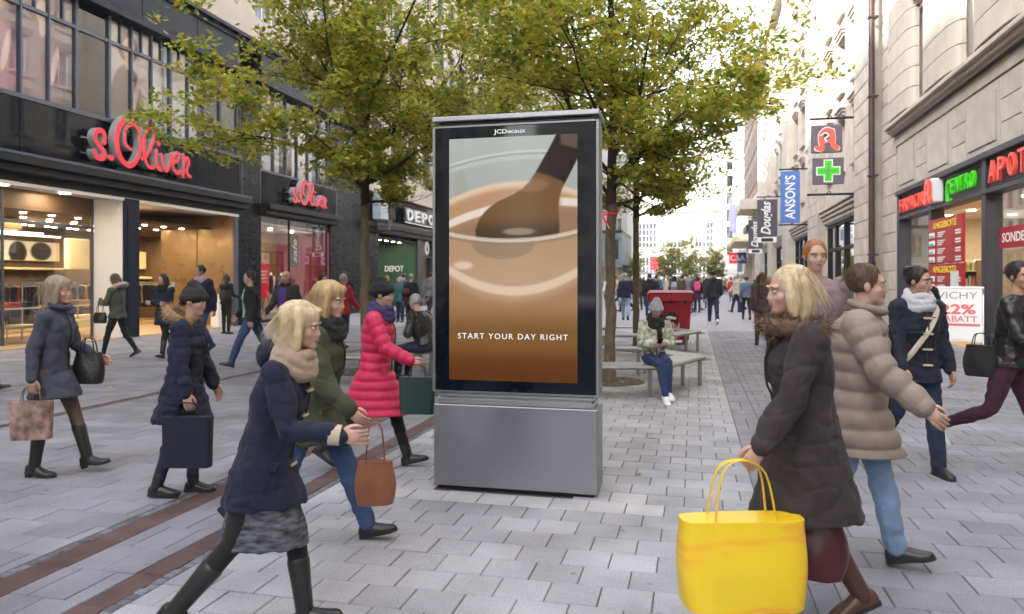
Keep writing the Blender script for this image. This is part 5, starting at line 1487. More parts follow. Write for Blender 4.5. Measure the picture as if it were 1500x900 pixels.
def make_person(label, pos, heading, H=1.7, female=True, legs=((25, 8, 2), (-18, 28, 2)), arms=None, lean=3, head=(0, 0), coat=None, lower=None, shoes=None, hair=None,
                skin=m_skin, res=.0085, detail=2, extras=(), group=None, hands=True, seat=None, cat='person', foot_pitch=(None, None), pelvis_yaw=0, name='person'):
    """body grown as one surface along a posed skeleton; +x is forward, +y is the person's left"""
    rr = random.Random(int(abs(pos[0] * 131 + pos[1] * 977)) + 5)
    sc = H / 1.70
    root = empty(name, (pos[0], pos[1], 0), rad(heading), label, cat, group)
    hz = .92 if seat is None else seat / sc + .09
    la = rad(lean)
    def tor(x, y, z):        # torso point: z above the hip joint, leaning forward
        return V3(math.sin(la) * z + math.cos(la) * x, y, hz + math.cos(la) * z - math.sin(la) * x)
    sw = .165 if female else .19
    # legs
    J = []
    for s, (fl, kn, ab) in zip((1, -1), legs):
        hp = V3(0, s * .085, hz); a = rad(fl); k = rad(fl - kn); b_ = rad(ab) * s
        kneep = hp + V3(math.sin(a) * math.cos(b_), math.sin(b_), -math.cos(a) * math.cos(b_)) * .43
        ank = kneep + V3(math.sin(k) * math.cos(b_), math.sin(b_) * .6, -math.cos(k)) * .42
        J.append([hp, kneep, ank, fl - kn])
    # arms: ('a', flex, out, elbow, inward) or ('ik', (x, y, z))
    A = []
    arms = arms or (('a', -18, 8, 18, 0), ('a', 20, 8, 25, 0))
    for s, ar in zip((1, -1), arms):
        sh = tor(0.0, s * sw, .475)
        if ar[0] == 'a':
            f, o, e, inw = [rad(q) for q in ar[1:]]
            f += la * .3
            u = V3(math.sin(f) * math.cos(o), s * math.sin(o), -math.cos(f) * math.cos(o)); el = sh + u * .285
            fo = V3(math.sin(f + e) * math.cos(inw), s * (math.sin(o) * .6 - math.sin(inw)), -math.cos(f + e) * math.cos(inw)).normalized(); wr = el + fo * .25
        else:
            tg = V3(*ar[1]); tg.y *= 1; d = tg - sh; L1, L2 = .285, .25; dl = min(d.length, (L1 + L2) * .99); d.normalize(); wr = sh + d * dl
            ca = (L1 * L1 + dl * dl - L2 * L2) / (2 * L1 * dl); pole = V3(-.5, s * .8, -.8); pole = (pole - d * pole.dot(d)).normalized()
            el = sh + d * (L1 * ca) + pole * (L1 * math.sqrt(max(0, 1 - ca * ca))); fo = (wr - el).normalized()
        A.append([sh, el, wr, fo])
    nb = tor(.0, 0, .54); hc = tor(.025, 0, .70)
    hm = Matrix.Translation(hc) @ Matrix.Rotation(rad(head[0]), 4, 'Z') @ Matrix.Rotation(rad(head[1]) + la * .35, 4, 'Y')
    # ---- body
    b = MB()
    b.ell((0, 0, hz + .02), (.10, .15, .12)); b.limb([tor(0, 0, .05), tor(.0, 0, .25), tor(.01, 0, .42)], (.10, .10, .10), 12)
    b.ell(tor(0, 0, .38), (.09, sw * .85, .13)); b.limb([tor(-.01, 0, .46), tor(.01, 0, .56), hm @ V3(-.012, 0, -.04)], (.062, .052, .052), 12)
    b.ell((-.012, 0, .03), (.095, .077, .086), hm, 16, 10); b.ell((.018, 0, -.03), (.066, .060, .082), hm, 16, 10)
    b.ell((.056, 0, -.090), (.028, .030, .024), hm); b.ell((.030, 0, -.070), (.045, .050, .035), hm)
    for s in (-1, 1):
        b.ell((.048, s * .036, -.028), (.030, .026, .028), hm); b.ell((-.008, s * .079, -.008), (.020, .010, .031), hm); b.ell((.074, s * .030, .024), (.016, .026, .010), hm)
    b.limb([hm @ V3(.080, 0, .012), hm @ V3(.089, 0, -.018), hm @ V3(.092, 0, -.030)], (.008, .0105, .0125), 8)
    b.ell((.088, .010, -.034), (.010, .009, .008), hm); b.ell((.088, -.010, -.034), (.010, .009, .008), hm)
    b.ell((.080, 0, -.056), (.012, .022, .007), hm); b.ell((.078, 0, -.066), (.012, .019, .007), hm)
    for (sh, el, wr, fo), s in zip(A, (1, -1)):
        b.limb([sh, el, wr], (.050, .040, .026), 10)
    for hp, kp, ak, _ in J: b.limb([hp, kp, ak], (.085, .052, .036), 12)
    hand_mb = MB()
    for (sh, el, wr, fo), s in zip(A, (1, -1)):
        d = fo.normalized(); side = V3(0, -s, 0); side = (side - d * side.dot(d)).normalized(); nrm = d.cross(side)      # side: palm faces the body
        acr = nrm * 1.0                                       # across the knuckles
        Mh = Matrix(((d.x, acr.x, side.x, wr.x), (d.y, acr.y, side.y, wr.y), (d.z, acr.z, side.z, wr.z), (0, 0, 0, 1)))
        b.ell((.050, 0, 0), (.056, .040, .017), Mh, 12, 8)
        if not hands: continue
        fwd = 1 if acr.x > 0 else -1
        curl = .55 if 'grip' not in extras else 1.1
        for fi, (off, ln_) in enumerate(((-.030, .062), (-.010, .074), (.010, .078), (.030, .070))):
            off *= fwd; ang = .15; p = V3(.090, off, 0); P = [V3(.07, off * .9, 0), p]
            for ls in (.42, .33, .25): ang += curl * (.5 + .12 * fi); p = p + V3(math.cos(ang), 0, math.sin(ang)) * ln_ * ls * 1.0; P.append(p)
            hand_mb.limb([Mh @ q for q in P], (.0095, .0095, .0088, .008, .0068), 6)
        P = [V3(.02, .026 * fwd, .004), V3(.045, .046 * fwd, .010), V3(.070, .052 * fwd, .020), V3(.092, .048 * fwd, .028)]
        hand_mb.limb([Mh @ q for q in P], (.014, .012, .0105, .008), 6)
    body = remeshed(b, 'body', skin, res, 2)
    if hand_mb.v:
        bm_ = hand_mb.mesh('hands', skin, 60); import bmesh as _bm
        x = _bm.new(); x.from_mesh(body); x.from_mesh(bm_); x.to_mesh(body); x.free(); bpy.data.meshes.remove(bm_)
        body.polygons.foreach_set('use_smooth', [True] * len(body.polygons))
    parts = [('body', body)]
    # ---- eyes, brows, lips
    if detail >= 1:
        for s in (-1, 1):
            e = MB(); e.ell((.0745, s * .030, .002), (.0105, .0130, .0062), hm, 12, 8)
            e.ell((.0815, s * .030 + .0, .002), (.0045, .0056, .0056), hm, 10, 6, mi=1); parts.append(('eye', e.mesh('eye', [m_eyew, m_iris], 60)))
            e = MB(); e.limb([hm @ V3(.0915, s * .012, .024), hm @ V3(.0895, s * .034, .029), hm @ V3(.078, s * .052, .022)], (.0035, .0042, .0025), 6); parts.append(('eyebrow', e.mesh('eyebrow', hair[1] if hair else H_BROWN, 60)))
        e = MB(); e.ell((.0855, 0, -.0555), (.009, .0215, .0048), hm); e.ell((.084, 0, -.0650), (.009, .018, .0055), hm); parts.append(('mouth', e.mesh('mouth', m_lip, 60)))
    # ---- trousers / tights / skirt
    lk = lower or ('jeans', fabric('jeans_blue', (.035, .06, .14)))
    kind, lm = lk[0], lk[1]
    rads = {'skinny': (.095, .062, .044), 'jeans': (.102, .073, .058), 'tights': (.088, .056, .040), 'loose': (.11, .085, .075)}[kind]
    b = MB()
    b.ell((0, 0, hz + .02), (.106, .156, .125)); b.limb([tor(0, 0, .03), tor(0, 0, .14)], (.106, .10), 14)
    for hp, kp, ak, _ in J:
        b.limb([hp, hp.lerp(kp, .55), kp, kp.lerp(ak, .3), ak + V3(0, 0, .0)], (rads[0], rads[0] * .86, rads[1], rads[1] * .98, rads[2]), 12)
    parts.append(('trousers' if kind != 'tights' else 'tights', remeshed(b, 'trousers', lm, res * 1.1, 2, .013 if kind != 'tights' else .001, 12, 1, rr.random() * 9, (.8, .8, 1.5))))
    if len(lk) > 2:                                              # skirt: (material, hem height)
        sm_, hem = lk[2], lk[3]; b = MB(); rings = []
        for zz in np.linspace(hz - .10, hem, 9):
            xs = [seg_pt([q[0], q[1], q[2]], min(zz, hz - .001))[0] for q in J]; t_ = max(0, (hz - zz) / .5); c = sum(xs) / 2; hd = (max(xs) - min(xs)) / 2 * .85 + .115 + .01 * t_
            rings.append([V3(c + hd * math.cos(g), (.155 + .01 * t_) * math.sin(g), zz) for g in [2 * math.pi * i / 22 for i in range(22)]])
        b.loft(rings); parts.append(('skirt', remeshed(b, 'skirt', sm_, res * 1.1, 2, .010, 18, 1, rr.random() * 9, (1, 1, .3))))
    # ---- coat
    if coat:
        cm, hem = coat['m'], coat.get('hem', .72); e = coat.get('e', .0); fl = coat.get('flare', .03); puff = coat.get('puff', 0); pitch = coat.get('pitch', .075)
        b = MB(); rings = []; N_ = 24
        prof = [(.545, .066, .066), (.52, .085, .075), (.49, sw * .86, .095), (.45, sw + .012, .112), (.38, sw + .02, .126), (.30, sw + .012, .130), (.18, .150 if female else .172, .118), (.08, .160, .124), (.0, .174, .130)]
        zs = np.arange(.545, -.001, -.0125 if puff else -.045)
        P0 = np.array(prof)[::-1]
        def bulge(t): return puff * (abs(math.sin(math.pi * t / pitch)) ** .6 - .55)
        for z in zs:
            hwid = np.interp(z, P0[:, 0], P0[:, 1]) + e; hdep = np.interp(z, P0[:, 0], P0[:, 2]) + e; q = bulge(z) if puff and z < .5 else 0
            rings.append([tor(.0 + (hdep + q) * math.cos(g) + (.012 if female and .26 < z < .42 and math.cos(g) > 0 else 0), (hwid + q) * math.sin(g), z) for g in [2 * math.pi * i / N_ for i in range(N_)]])
        zlow = hz - .01; zz = zlow
        off0 = tor(0, 0, 0).x
        step = .0125 if puff else .045
        while zz > hem and zz > .05:
            t_ = (hz - zz) / .5
            if seat is not None: break
            xs = [seg_pt([q_[0], q_[1], q_[2]], zz)[0] for q_ in J]; c = (sum(xs) / 2) * .85; hd = (max(xs) - min(xs)) / 2 * .95 + .142 + e + fl * t_; wd = .176 + e + fl * t_ * .8; q = bulge(zz - hz) if puff else 0
            rings.append([V3(c + (hd + q) * math.cos(g), (wd + q) * math.sin(g), zz) for g in [2 * math.pi * i / N_ for i in range(N_)]]); zz -= step
        b.loft(rings)
        for (sh, el, wr, fo), s in zip(A, (1, -1)):
            wr2 = wr - fo * .005; r0, r1, r2 = .066 + e * .8, .054 + e * .8, .043 + e * .7
            if puff:
                P, Q = [], []; tot = 0; pts = [(sh, r0), (el, r1), (wr2, r2)]
                for (a, ra), (c, rc) in zip(pts, pts[1:]):
                    n_ = int((c - a).length / .0125)
                    for i in range(n_):
                        t = i / n_; P.append(a.lerp(c, t)); Q.append(ra + (rc - ra) * t + bulge(tot) * .8); tot += (c - a).length / n_
                P.append(wr2); Q.append(r2); b.limb(P, Q, 14)
            else: b.limb([sh, sh.lerp(el, .5), el, el.lerp(wr2, .5), wr2], (r0, (r0 + r1) / 2, r1, (r1 + r2) / 2 + .002, r2), 14)
            b.ell(sh + V3(0, 0, .0), (.068 + e, .070 + e, .066 + e))
        if coat.get('hood'): b.ell(tor(-.085, 0, .53), (.075, .12, .085))
        if coat.get('collar'):
            b.tube([tor(.03 + .085 * math.cos(g), .085 * math.sin(g), .555 + .02 * (1 - math.cos(g))) for g in [2 * math.pi * i / 18 for i in range(19)]], .026, 8)
        parts.append((coat.get('name', 'coat'), remeshed(b, coat.get('name', 'coat'), cm, res * (1.0 if puff else 1.1), 2 if not puff else 1, .007 if puff > .015 else coat.get('wr', .024), 9, 1, rr.random() * 9, (1, 1, .8))))
        if detail >= 2 and puff < .02 and seat is None:
            for s in (-1, 1):
                y = s * .105; hw_ = .174 + e; hdep = .130 + e + .012; x_ = hdep * math.sqrt(1 - (y / hw_) ** 2)
                b = MB(); b.add([tor(x_ + dx, y + dy * s, z) for z in (-.005, .035) for dx, dy in ((.0, -.05), (.016, -.05), (-.012, .06), (-.03, .06))], [(3, 2, 1, 0), (4, 5, 6, 7), (0, 1, 5, 4), (1, 2, 6, 5), (2, 3, 7, 6), (3, 0, 4, 7)])
                parts.append(('pocket_flap', b.mesh('pocket_flap', cm)))
        if coat.get('open'):                                     # open front shows the shirt
            b = MB(); rings = []
            for z in np.linspace(.50, .0, 9):
                hdep = np.interp(z, P0[:, 0], P0[:, 2]) + e + .012; w_ = coat.get('open_w', .055)
                rings.append([tor(hdep * math.sqrt(max(0, 1 - (y / (np.interp(z, P0[:, 0], P0[:, 1]) + e)) ** 2)) - dd, y, z) for y, dd in ((-w_, .0), (-w_ * .3, -.003), (w_ * .3, -.003), (w_, .0), (w_, .05), (-w_, .05))])
            b.loft(rings); parts.append(('shirt', b.mesh('shirt', coat['open'], 60)))
        else:
            if detail >= 2:
                fr = []
                for z in np.linspace(.48, -.05 if hem > .8 else 0.0, 12):
                    hdep = np.interp(z, P0[:, 0], P0[:, 2]) + e + (puff * .3) + .010; fr.append(tor(hdep + (.012 if female and .26 < z < .42 else 0), coat.get('zy', .0), z))
                b = MB(); b.tube(fr, .006, 6); parts.append(('zip_placket', b.mesh('zip_placket', coat.get('trim', m_black), 60)))
    # ---- shoes
    sk, smat = shoes or ('shoe', m_black)
    mins = []
    for i, (hp, kp, ak, sa) in enumerate(J):
        pit = foot_pitch[i]
        if pit is None:
            pit = 0.0
            if legs[i][0] > 12 and legs[i][1] < 15: pit = 14
            if sa < -28: pit = -(abs(sa) * .75)
        pr = rad(pit); fw = V3(math.cos(pr), 0, math.sin(pr)); up = V3(-math.sin(pr), 0, math.cos(pr))
        Mf = Matrix(((fw.x, 0, up.x, ak.x), (fw.y, 1, up.y, ak.y), (fw.z, 0, up.z, ak.z), (0, 0, 0, 1)))
        heel = .035 if sk == 'heel_boot' else 0
        b = MB(); rings = []
        for x, hw_, hh in ((-.070, .020, .055), (-.060, .031, .075), (-.02, .037, .092), (.03, .037, .092), (.075, .041, .068), (.12, .045, .052), (.155, .040, .044), (.180, .024, .034), (.188, .008, .022)):
            zb = -.082 + heel * max(0, min(1, (.09 - x) / .12))
            rings.append([Mf @ V3(x, hw_ * yy, zb + .016 + (hh - .016) * q) for yy, q in ((-1, 0), (-1.02, .4), (-.8, .8), (-.3, 1), (.3, 1), (.8, .8), (1.02, .4), (1, 0))])
        b.loft(rings)
        if sk in ('boot', 'heel_boot', 'ankle_boot'):
            top = .26 if sk != 'ankle_boot' else .09
            if sk == 'heel_boot': top = .30
            dd = (kp - ak).normalized()
            b.limb([ak - dd * .02, ak + dd * top * .5, ak + dd * top], (.047, .052 if top > .1 else .05, .060 if top > .1 else .052), 12)
        shoe = b.mesh('shoe', smat if not isinstance(smat, tuple) else smat[0], 50); 
        b = MB(); rings = []
        for x, hw_ in ((-.073, .022), (-.062, .034), (-.02, .039), (.03, .038), (.075, .043), (.12, .047), (.155, .042), (.182, .026), (.191, .009)):
            zb = -.082 + heel * max(0, min(1, (.09 - x) / .12))
            rings.append([Mf @ V3(x, hw_ * yy, zb + q) for yy, q in ((-1, -.002), (-1, .018), (1, .018), (1, -.002))])
        b.loft(rings)
        if heel: b.box(-.07, -.02, -.026, .026, -.09, -.04, .004) if False else b.add([Mf @ V3(x, y, z) for z in (-.083, -.045) for x, y in ((-.068, -.022), (-.025, -.022), (-.025, .022), (-.068, .022))], [(3, 2, 1, 0), (4, 5, 6, 7), (0, 1, 5, 4), (1, 2, 6, 5), (2, 3, 7, 6), (3, 0, 4, 7)])
        sole = b.mesh('sole', m_wht if (isinstance(smat, tuple)) else m_black, 50)
        mins.append(min(p[2] for p in b.v)); parts.append(('shoe', shoe)); parts.append(('>sole', sole))
    dz = -min(mins) if seat is None else 0
    # ---- hair and hats
    hs, hmat = hair or ('short', H_BROWN)
    b = MB(); roots, dirs = [], []
    if hs == 'beanie':
        b.ell((-.014, 0, .046), (.108, .090, .098), hm, 18, 12); b.ell((-.03, 0, .13), (.06, .055, .05), hm)
        parts.append(('beanie', remeshed(b, 'beanie', hmat, res, 2, .003, 40)))
        b = MB(); b.tube([hm @ V3(-.014 + .108 * math.cos(g), .091 * math.sin(g), .030 + .018 * math.cos(g)) for g in [2 * math.pi * i / 24 for i in range(25)]], .014, 8, flat=2.0); parts.append(('beanie_cuff', b.mesh('beanie_cuff', hmat, 60)))
    elif hs == 'hood': b.ell((-.035, 0, .02), (.105, .105, .125), hm, 18, 12); b.ell((-.03, 0, -.09), (.09, .11, .09), hm); parts.append(('hood', remeshed(b, 'hood', hmat, res, 2, .006, 14)))
    elif hs != 'bald':
        b.ell((-.024, 0, .038), (.099, .086, .094), hm, 18, 12)
        for s in (-1, 1): b.ell((-.022, s * .068, .012), (.050, .018, .045), hm)
        if hs in ('bob', 'long', 'messy'):
            for s in (-1, 1): b.limb([hm @ V3(.018, s * .070, .045), hm @ V3(.012, s * .084, -.03), hm @ V3(.008, s * .086, -.10)], (.024, .030, .024), 10)
            b.limb([hm @ V3(-.06, 0, .03), hm @ V3(-.075, 0, -.06), hm @ V3(-.075, 0, -.12)], (.065, .062, .045), 12)
            for s in (-1, 1): b.limb([hm @ V3(-.045, s * .05, .03), hm @ V3(-.05, s * .062, -.06), hm @ V3(-.045, s * .062, -.125)], (.05, .045, .032), 10)
        if hs == 'messy': b.ell((-.02, 0, .055), (.112, .098, .09), hm); b.ell((.045, .03, .085), (.05, .05, .028), hm)
        if hs == 'long':
            for s in (-1, 0, 1): b.limb([hm @ V3(-.07, s * .045, -.06), tor(-.115, s * .06, .50), tor(-.130, s * .07, .33)], (.05, .05, .026), 10)
        if hs == 'ponytail': b.limb([hm @ V3(-.105, 0, .03), hm @ V3(-.165, 0, .0), hm @ V3(-.185, 0, -.10), hm @ V3(-.17, 0, -.20)], (.024, .036, .034, .012), 10)
        if hs == 'bun': b.ell((-.10, 0, .085), (.045, .045, .042), hm)
        parts.append(('hair', remeshed(b, 'hair', hmat, res * .9, 1, .006, 30, 1, rr.random() * 9, (1, 1, .35))))
        if detail >= 2:
            for k in range(900):
                g = rr.uniform(-math.pi, math.pi); ph = rr.uniform(-.15, 1.4)
                if abs(g) < .9 and ph < .75: continue
                n_ = V3(math.cos(g) * math.cos(ph), math.sin(g) * math.cos(ph), math.sin(ph)); q = V3(-.024 + n_.x * .100, n_.y * .087, .038 + n_.z * .095)
                roots.append(hm @ q); t_ = V3(n_.x * .55 - .25, n_.y * .55, -.75 if hs in ('bob', 'long', 'messy') else -.25); dirs.append((hm.to_3x3() @ t_).normalized())
            V_, F_ = ribbons(roots, dirs, .15 if hs in ('bob', 'long', 'messy') else .04, .0012, rr, .8, .14, 5)
            me = bpy.data.meshes.new('hair_strands'); me.from_pydata([tuple(p) for p in V_], [], F_); me.materials.append(hmat); parts.append(('*hair_strands', me))
    # ---- extras
    for ex in extras:
        if not isinstance(ex, tuple): continue
        k = ex[0]
        if k == 'scarf':
            b = MB()
            for j, (r_, zz, tt) in enumerate(((.092, .545, .042), (.098, .50, .044), (.086, .585, .034))):
                b.tube([tor(.018 + r_ * math.cos(g) * 1.02, r_ * math.sin(g), zz + .012 * math.sin(3 * g + j) - .02 * math.cos(g)) for g in [2 * math.pi * i / 22 for i in range(23)]], tt, 10)
            if len(ex) > 2: b.limb([tor(.10, .03, .50), tor(.135, .035, .38), tor(.14, .04, ex[2])], (.035, .045, .04), 10)
            parts.append(('scarf', remeshed(b, 'scarf', ex[1], res * 1.1, 1, .008, 22, 1, rr.random() * 9)))
        if k in ('fur_collar', 'fur_hood'):
            P = []
            if k == 'fur_collar': P = [tor(.01 + .115 * math.cos(g), .135 * math.sin(g), .525 + .015 * math.cos(g)) for g in [2 * math.pi * i / 26 for i in range(27)]]
            else: P = [tor(-.02 + .10 * math.cos(g) - .055, .155 * math.sin(g), .56 - .05 * math.cos(g)) for g in [2 * math.pi * i / 26 for i in range(27)]]
            b = MB(); b.tube(P, .045, 10, cap=False); core = b.mesh('fur_trim', ex[1], 60); parts.append(('fur_trim', core))
            roots, dirs = [], []
            for q in range(900 if detail >= 2 else 260):
                i = rr.randrange(len(P) - 1); c = P[i].lerp(P[i + 1], rr.random()); t_ = (P[i + 1] - P[i]).normalized(); n_ = Vector((rr.gauss(0, 1), rr.gauss(0, 1), rr.gauss(0, 1))); n_ = (n_ - t_ * n_.dot(t_)).normalized(); roots.append(c + n_ * .04); dirs.append(n_)
            V_, F_ = ribbons(roots, dirs, .045, .003 if detail >= 2 else .006, rr, .3, .35, 2)
            me = bpy.data.meshes.new('fur'); me.from_pydata([tuple(p) for p in V_], [], F_); me.materials.append(ex[1]); parts.append(('*fur', me))
        if k == 'toggles':
            for z in (.40, .27, .14, .01):
                hdep = np.interp(z, P0[:, 0], P0[:, 2]) + coat.get('e', 0) + .022
                b = MB(); b.limb([tor(hdep, -.035, z), tor(hdep, .035, z - .004)], (.009, .009), 8); parts.append(('toggle', b.mesh('toggle', ex[1], 60)))
                b = MB(); b.tube([tor(hdep - .004, -.075, z + .006), tor(hdep - .003, 0, z + .010), tor(hdep - .006, .07, z + .004)], .005, 6); parts.append(('toggle_cord', b.mesh('toggle_cord', m_black, 60)))
        if k == 'strap':       # band across the chest
            s = ex[2] if len(ex) > 2 else 1; b = MB(); P = []
            for i in range(15):
                t = i / 14; y = s * (-.12 + .27 * t); z = .50 - .46 * t; hw_ = np.interp(z, P0[:, 0], P0[:, 1]) + coat.get('e', 0); hdep = np.interp(z, P0[:, 0], P0[:, 2]) + coat.get('e', 0) + .02
                P.append(tor(hdep * math.sqrt(max(.12, 1 - (y / hw_) ** 2)), y, z))
            b.tube(P, .022, 8, flat=.3); parts.append(('strap', b.mesh('strap', ex[1], 60)))
        if k == 'glasses':
            b = MB()
            for s in (-1, 1): b.ell((.098, s * .032, .002), (.004, .024, .019), hm)
            b.tube([hm @ V3(.102, -.012, .006), hm @ V3(.102, .012, .006)], .003, 6); parts.append(('sunglasses', b.mesh('sunglasses', ex[1], 60)))
        if k == 'cuffs':
            for (sh, el, wr, fo) in A:
                b = MB(); b.tube([wr - fo * .05, wr + fo * .006], .052, 12); parts.append(('cuff', b.mesh('cuff', ex[1], 60)))
        if k == 'backpack_straps': pass
    last = None
    for nm, me in parts:
        kind_ = None
        if nm[0] == '*': nm = nm[1:]; kind_ = 'stuff'
        par = root
        if nm[0] == '>': nm = nm[1:]; par = last
        if sc != 1.0 or dz: me.transform(Matrix.Scale(sc, 4) @ Matrix.Translation((0, 0, dz)))
        o = link(nm, me, par)
        if kind_: o['kind'] = kind_
        if par is root: last = o
    Mw = Matrix.Translation((pos[0], pos[1], 0)) @ Matrix.Rotation(rad(heading), 4, 'Z') @ Matrix.Scale(sc, 4) @ Matrix.Translation((0, 0, dz))
    return dict(root=root, hand_l=Mw @ (A[0][2] + A[0][3] * .07), hand_r=Mw @ (A[1][2] + A[1][3] * .07), hip=Mw @ V3(0, 0, hz), M=Mw, back=Mw @ tor(-.14, 0, .3), sh_l=Mw @ A[0][0], sh_r=Mw @ A[1][0], head=Mw @ hc)

def shopping_bag(label, top, w_, d_, h, rz, m, handle=.14, name='shopping_bag', cat='bag', print_m=None, soft=.0, group=None):
    """paper or fabric bag hanging by its handles from a point"""
    t = empty(name, (top[0], top[1], top[2] - handle - h), rz, label, cat, group)
    b = MB(); rings = []; n_ = 28
    for i in range(9):
        q = i / 8; r_ = []
        for k in range(n_):
            g = 2 * math.pi * k / n_; x = math.copysign(abs(math.cos(g)) ** (.35 + soft * .5), math.cos(g)) * w_ / 2; y = math.copysign(abs(math.sin(g)) ** (.35 + soft * .5), math.sin(g)) * d_ / 2
            pin = 1 - .35 * q * (1 if soft == 0 else 1.6) * .6; bul = 1 + soft * .18 * math.sin(math.pi * min(1, q * 1.1))
            dent = 1 + (.03 + .05 * soft) * math.sin(5 * g + 7 * q) + (.02 + .04 * soft) * math.sin(11 * g - 9 * q) - .05 * q * math.sin(3 * g + 1)
            r_.append(V3(x * bul * (1 - soft * .12 * q) * (.93 + .07 * q), y * pin * bul * dent, h * q))
        rings.append(r_)
    b.loft(rings); b.build('bag_body', m, t, 40)
    for s in (-1, 1):
        P = [(-w_ * .24, s * d_ * .25, h * .97), (-w_ * .17, s * d_ * .15, h + handle * .8), (0, s * .012, h + handle), (w_ * .17, s * d_ * .15, h + handle * .8), (w_ * .24, s * d_ * .25, h * .97)]
        MB().tube(smooth_line([V3(*p) for p in P], 4), .010, 8, flat=.35).build('handle', m, t, 60)
    if print_m:
        b = MB(); b.ell((0, -d_ * .46, h * .5), (w_ * .28, .012, h * .17)); b.build('print', print_m, t, 60)
    return t

DEN = fabric('denim', (.035, .068, .16), .85, .04, .25); DEND = fabric('denim_dark', (.012, .021, .055), .85, .04, .2); DENL = fabric('denim_light', (.2, .30, .46), .85, .04, .2)
BLK = fabric('black', (.008, .008, .0095)); NAVY = fabric('navy', (.005, .009, .031)); NAVY2 = fabric('deep_navy', (.0045, .007, .02)); GREYB = fabric('blue_grey', (.052, .06, .092))
OLIVE = fabric('olive', (.05, .053, .03)); PINK = fabric('crimson', (.56, .012, .085), .5); TAUPE = fabric('taupe', (.26, .205, .175), .6); DKBR = fabric('dark_brown', (.03, .022, .024))
LEATH = mat('black_leather', (.014, .013, .014), .32, var=.2, bump=.4, bump_scale=50); MARO = fabric('maroon', (.045, .008, .022)); CREAM = fabric('cream', (.55, .47, .36)); WSC = fabric('grey_white', (.50, .50, .53))
PURP = fabric('purple', (.10, .05, .30)); GREEN = fabric('mint', (.20, .52, .36)); REDJ = fabric('red', (.42, .02, .05)); PALEB = fabric('pale_grey', (.5, .5, .5))
PATT = mat('pattern_skirt', (.085, .09, .11), .85, var=.95, var_scale=16, bump=.3, stretch=(1, 1, 3.5))
CAMO = mat('camo_jacket', (.40, .41, .32), .85, var=.8, var_scale=17, bump=.3)
SKL = mat('sheer_tights', (.10, .065, .055), .6)
# ---- the near walkers
p = make_person('woman in a blue-grey coat and black heeled boots striding past the lit store', (-5.1, 5.1), 15, 1.57, legs=((19, 4, 2), (-6, 2, 1)), arms=(('a', 12, 10, 50, 10), ('a', -14, 10, 14, 0)), lean=3,
                coat=dict(m=GREYB, hem=.68, flare=.07, collar=1), lower=('tights', SKL), shoes=('heel_boot', m_black), hair=('messy', H_ASH))
shopping_bag('slouchy black leather handbag at the elbow of the blue-grey coat', p['hand_l'] + V3(-.10, -.08, .20), .24, .12, .26, rad(15), LEATH, .12, 'handbag', soft=1)
shopping_bag('patterned brown and cream carrier bag swinging behind the blue-grey coat', p['hand_r'] + V3(0, 0, .01), .30, .12, .30, rad(30), mat('patterned_bag', (.25, .16, .13), .6, var=.8, var_scale=14), .12)
p = make_person('woman in a long navy quilted coat with a tan fur hood and ankle boots', (-3.68, 4.85), 15, 1.50, legs=((4, 2, 1), (-7, 10, 1)), arms=(('a', 4, 8, 18, 0), ('a', 0, 9, 12, 0)), lean=6, head=(-8, 6),
                coat=dict(m=NAVY, hem=.60, flare=.10, e=.012, puff=.012, pitch=.08), lower=('skinny', DEND), shoes=('ankle_boot', m_black), hair=('beanie', fabric('dark_wool', (.02, .016, .018))), extras=(('fur_hood', m_furt),))
shopping_bag('flat dark navy shopping bag hanging low beside the navy fur-hood coat', p['hand_r'], .36, .10, .36, rad(12), NAVY2, .10)
p = make_person('blonde woman in navy jacket with pale toggles and patterned skirt, close to the camera', (-1.86, 3.0), 12, 1.47, legs=((17, 10, 2), (-17, 24, 2)), arms=(('a', -30, 12, 20, 0), ('a', 12, 10, 66, 12)), lean=14, head=(-4, -2), res=.0075,
                coat=dict(m=NAVY, hem=.66, flare=.015, e=.004, hood=1), lower=('tights', BLK, PATT, .48), shoes=('boot', m_black), hair=('messy', H_PALE), extras=(('toggles', CREAM), ('cuffs', CREAM), ('scarf', fabric('sand', (.42, .32, .24)))))
p = make_person('blonde walker in an olive parka and blue jeans with a black scarf', (-2.24, 4.16), 6, 1.58, legs=((25, 5, 2), (-20, 36, 2)), arms=(('a', -24, 9, 18, 0), ('a', 14, 9, 30, 5)), lean=7, head=(-6, 2), res=.0078,
                coat=dict(m=OLIVE, hem=.70, flare=.04, e=.016, puff=.009, pitch=.11), lower=('jeans', DEN), shoes=('ankle_boot', m_black), hair=('messy', H_BLOND), extras=(('scarf', BLK),))
shopping_bag('tan leather shoulder bag hanging low beside the jeans of the olive parka', p['hand_r'] + V3(.12, -.02, -.02), .22, .12, .24, rad(20), mat('tan_leather', (.24, .09, .045), .4, var=.15), .22, 'handbag', soft=1)
p = make_person('woman in a crimson quilted long coat with black hat and black leggings', (-2.62, 5.92), 8, 1.56, legs=((21, 4, 2), (-22, 22, 2)), arms=(('a', -22, 8, 20, 0), ('a', 25, 8, 38, 4)), lean=4, res=.0085,
                coat=dict(m=PINK, hem=.52, flare=.05, e=.014, puff=.016, pitch=.085), lower=('skinny', BLK), shoes=('ankle_boot', m_black), hair=('beanie', BLK), extras=(('scarf', fabric('violet_scarf', (.05, .03, .12))),))
shopping_bag('dark green glossy bag held in front of the crimson coat', p['hand_r'], .30, .12, .30, rad(10), mat('green_bag', (.02, .05, .045), .25), .10)
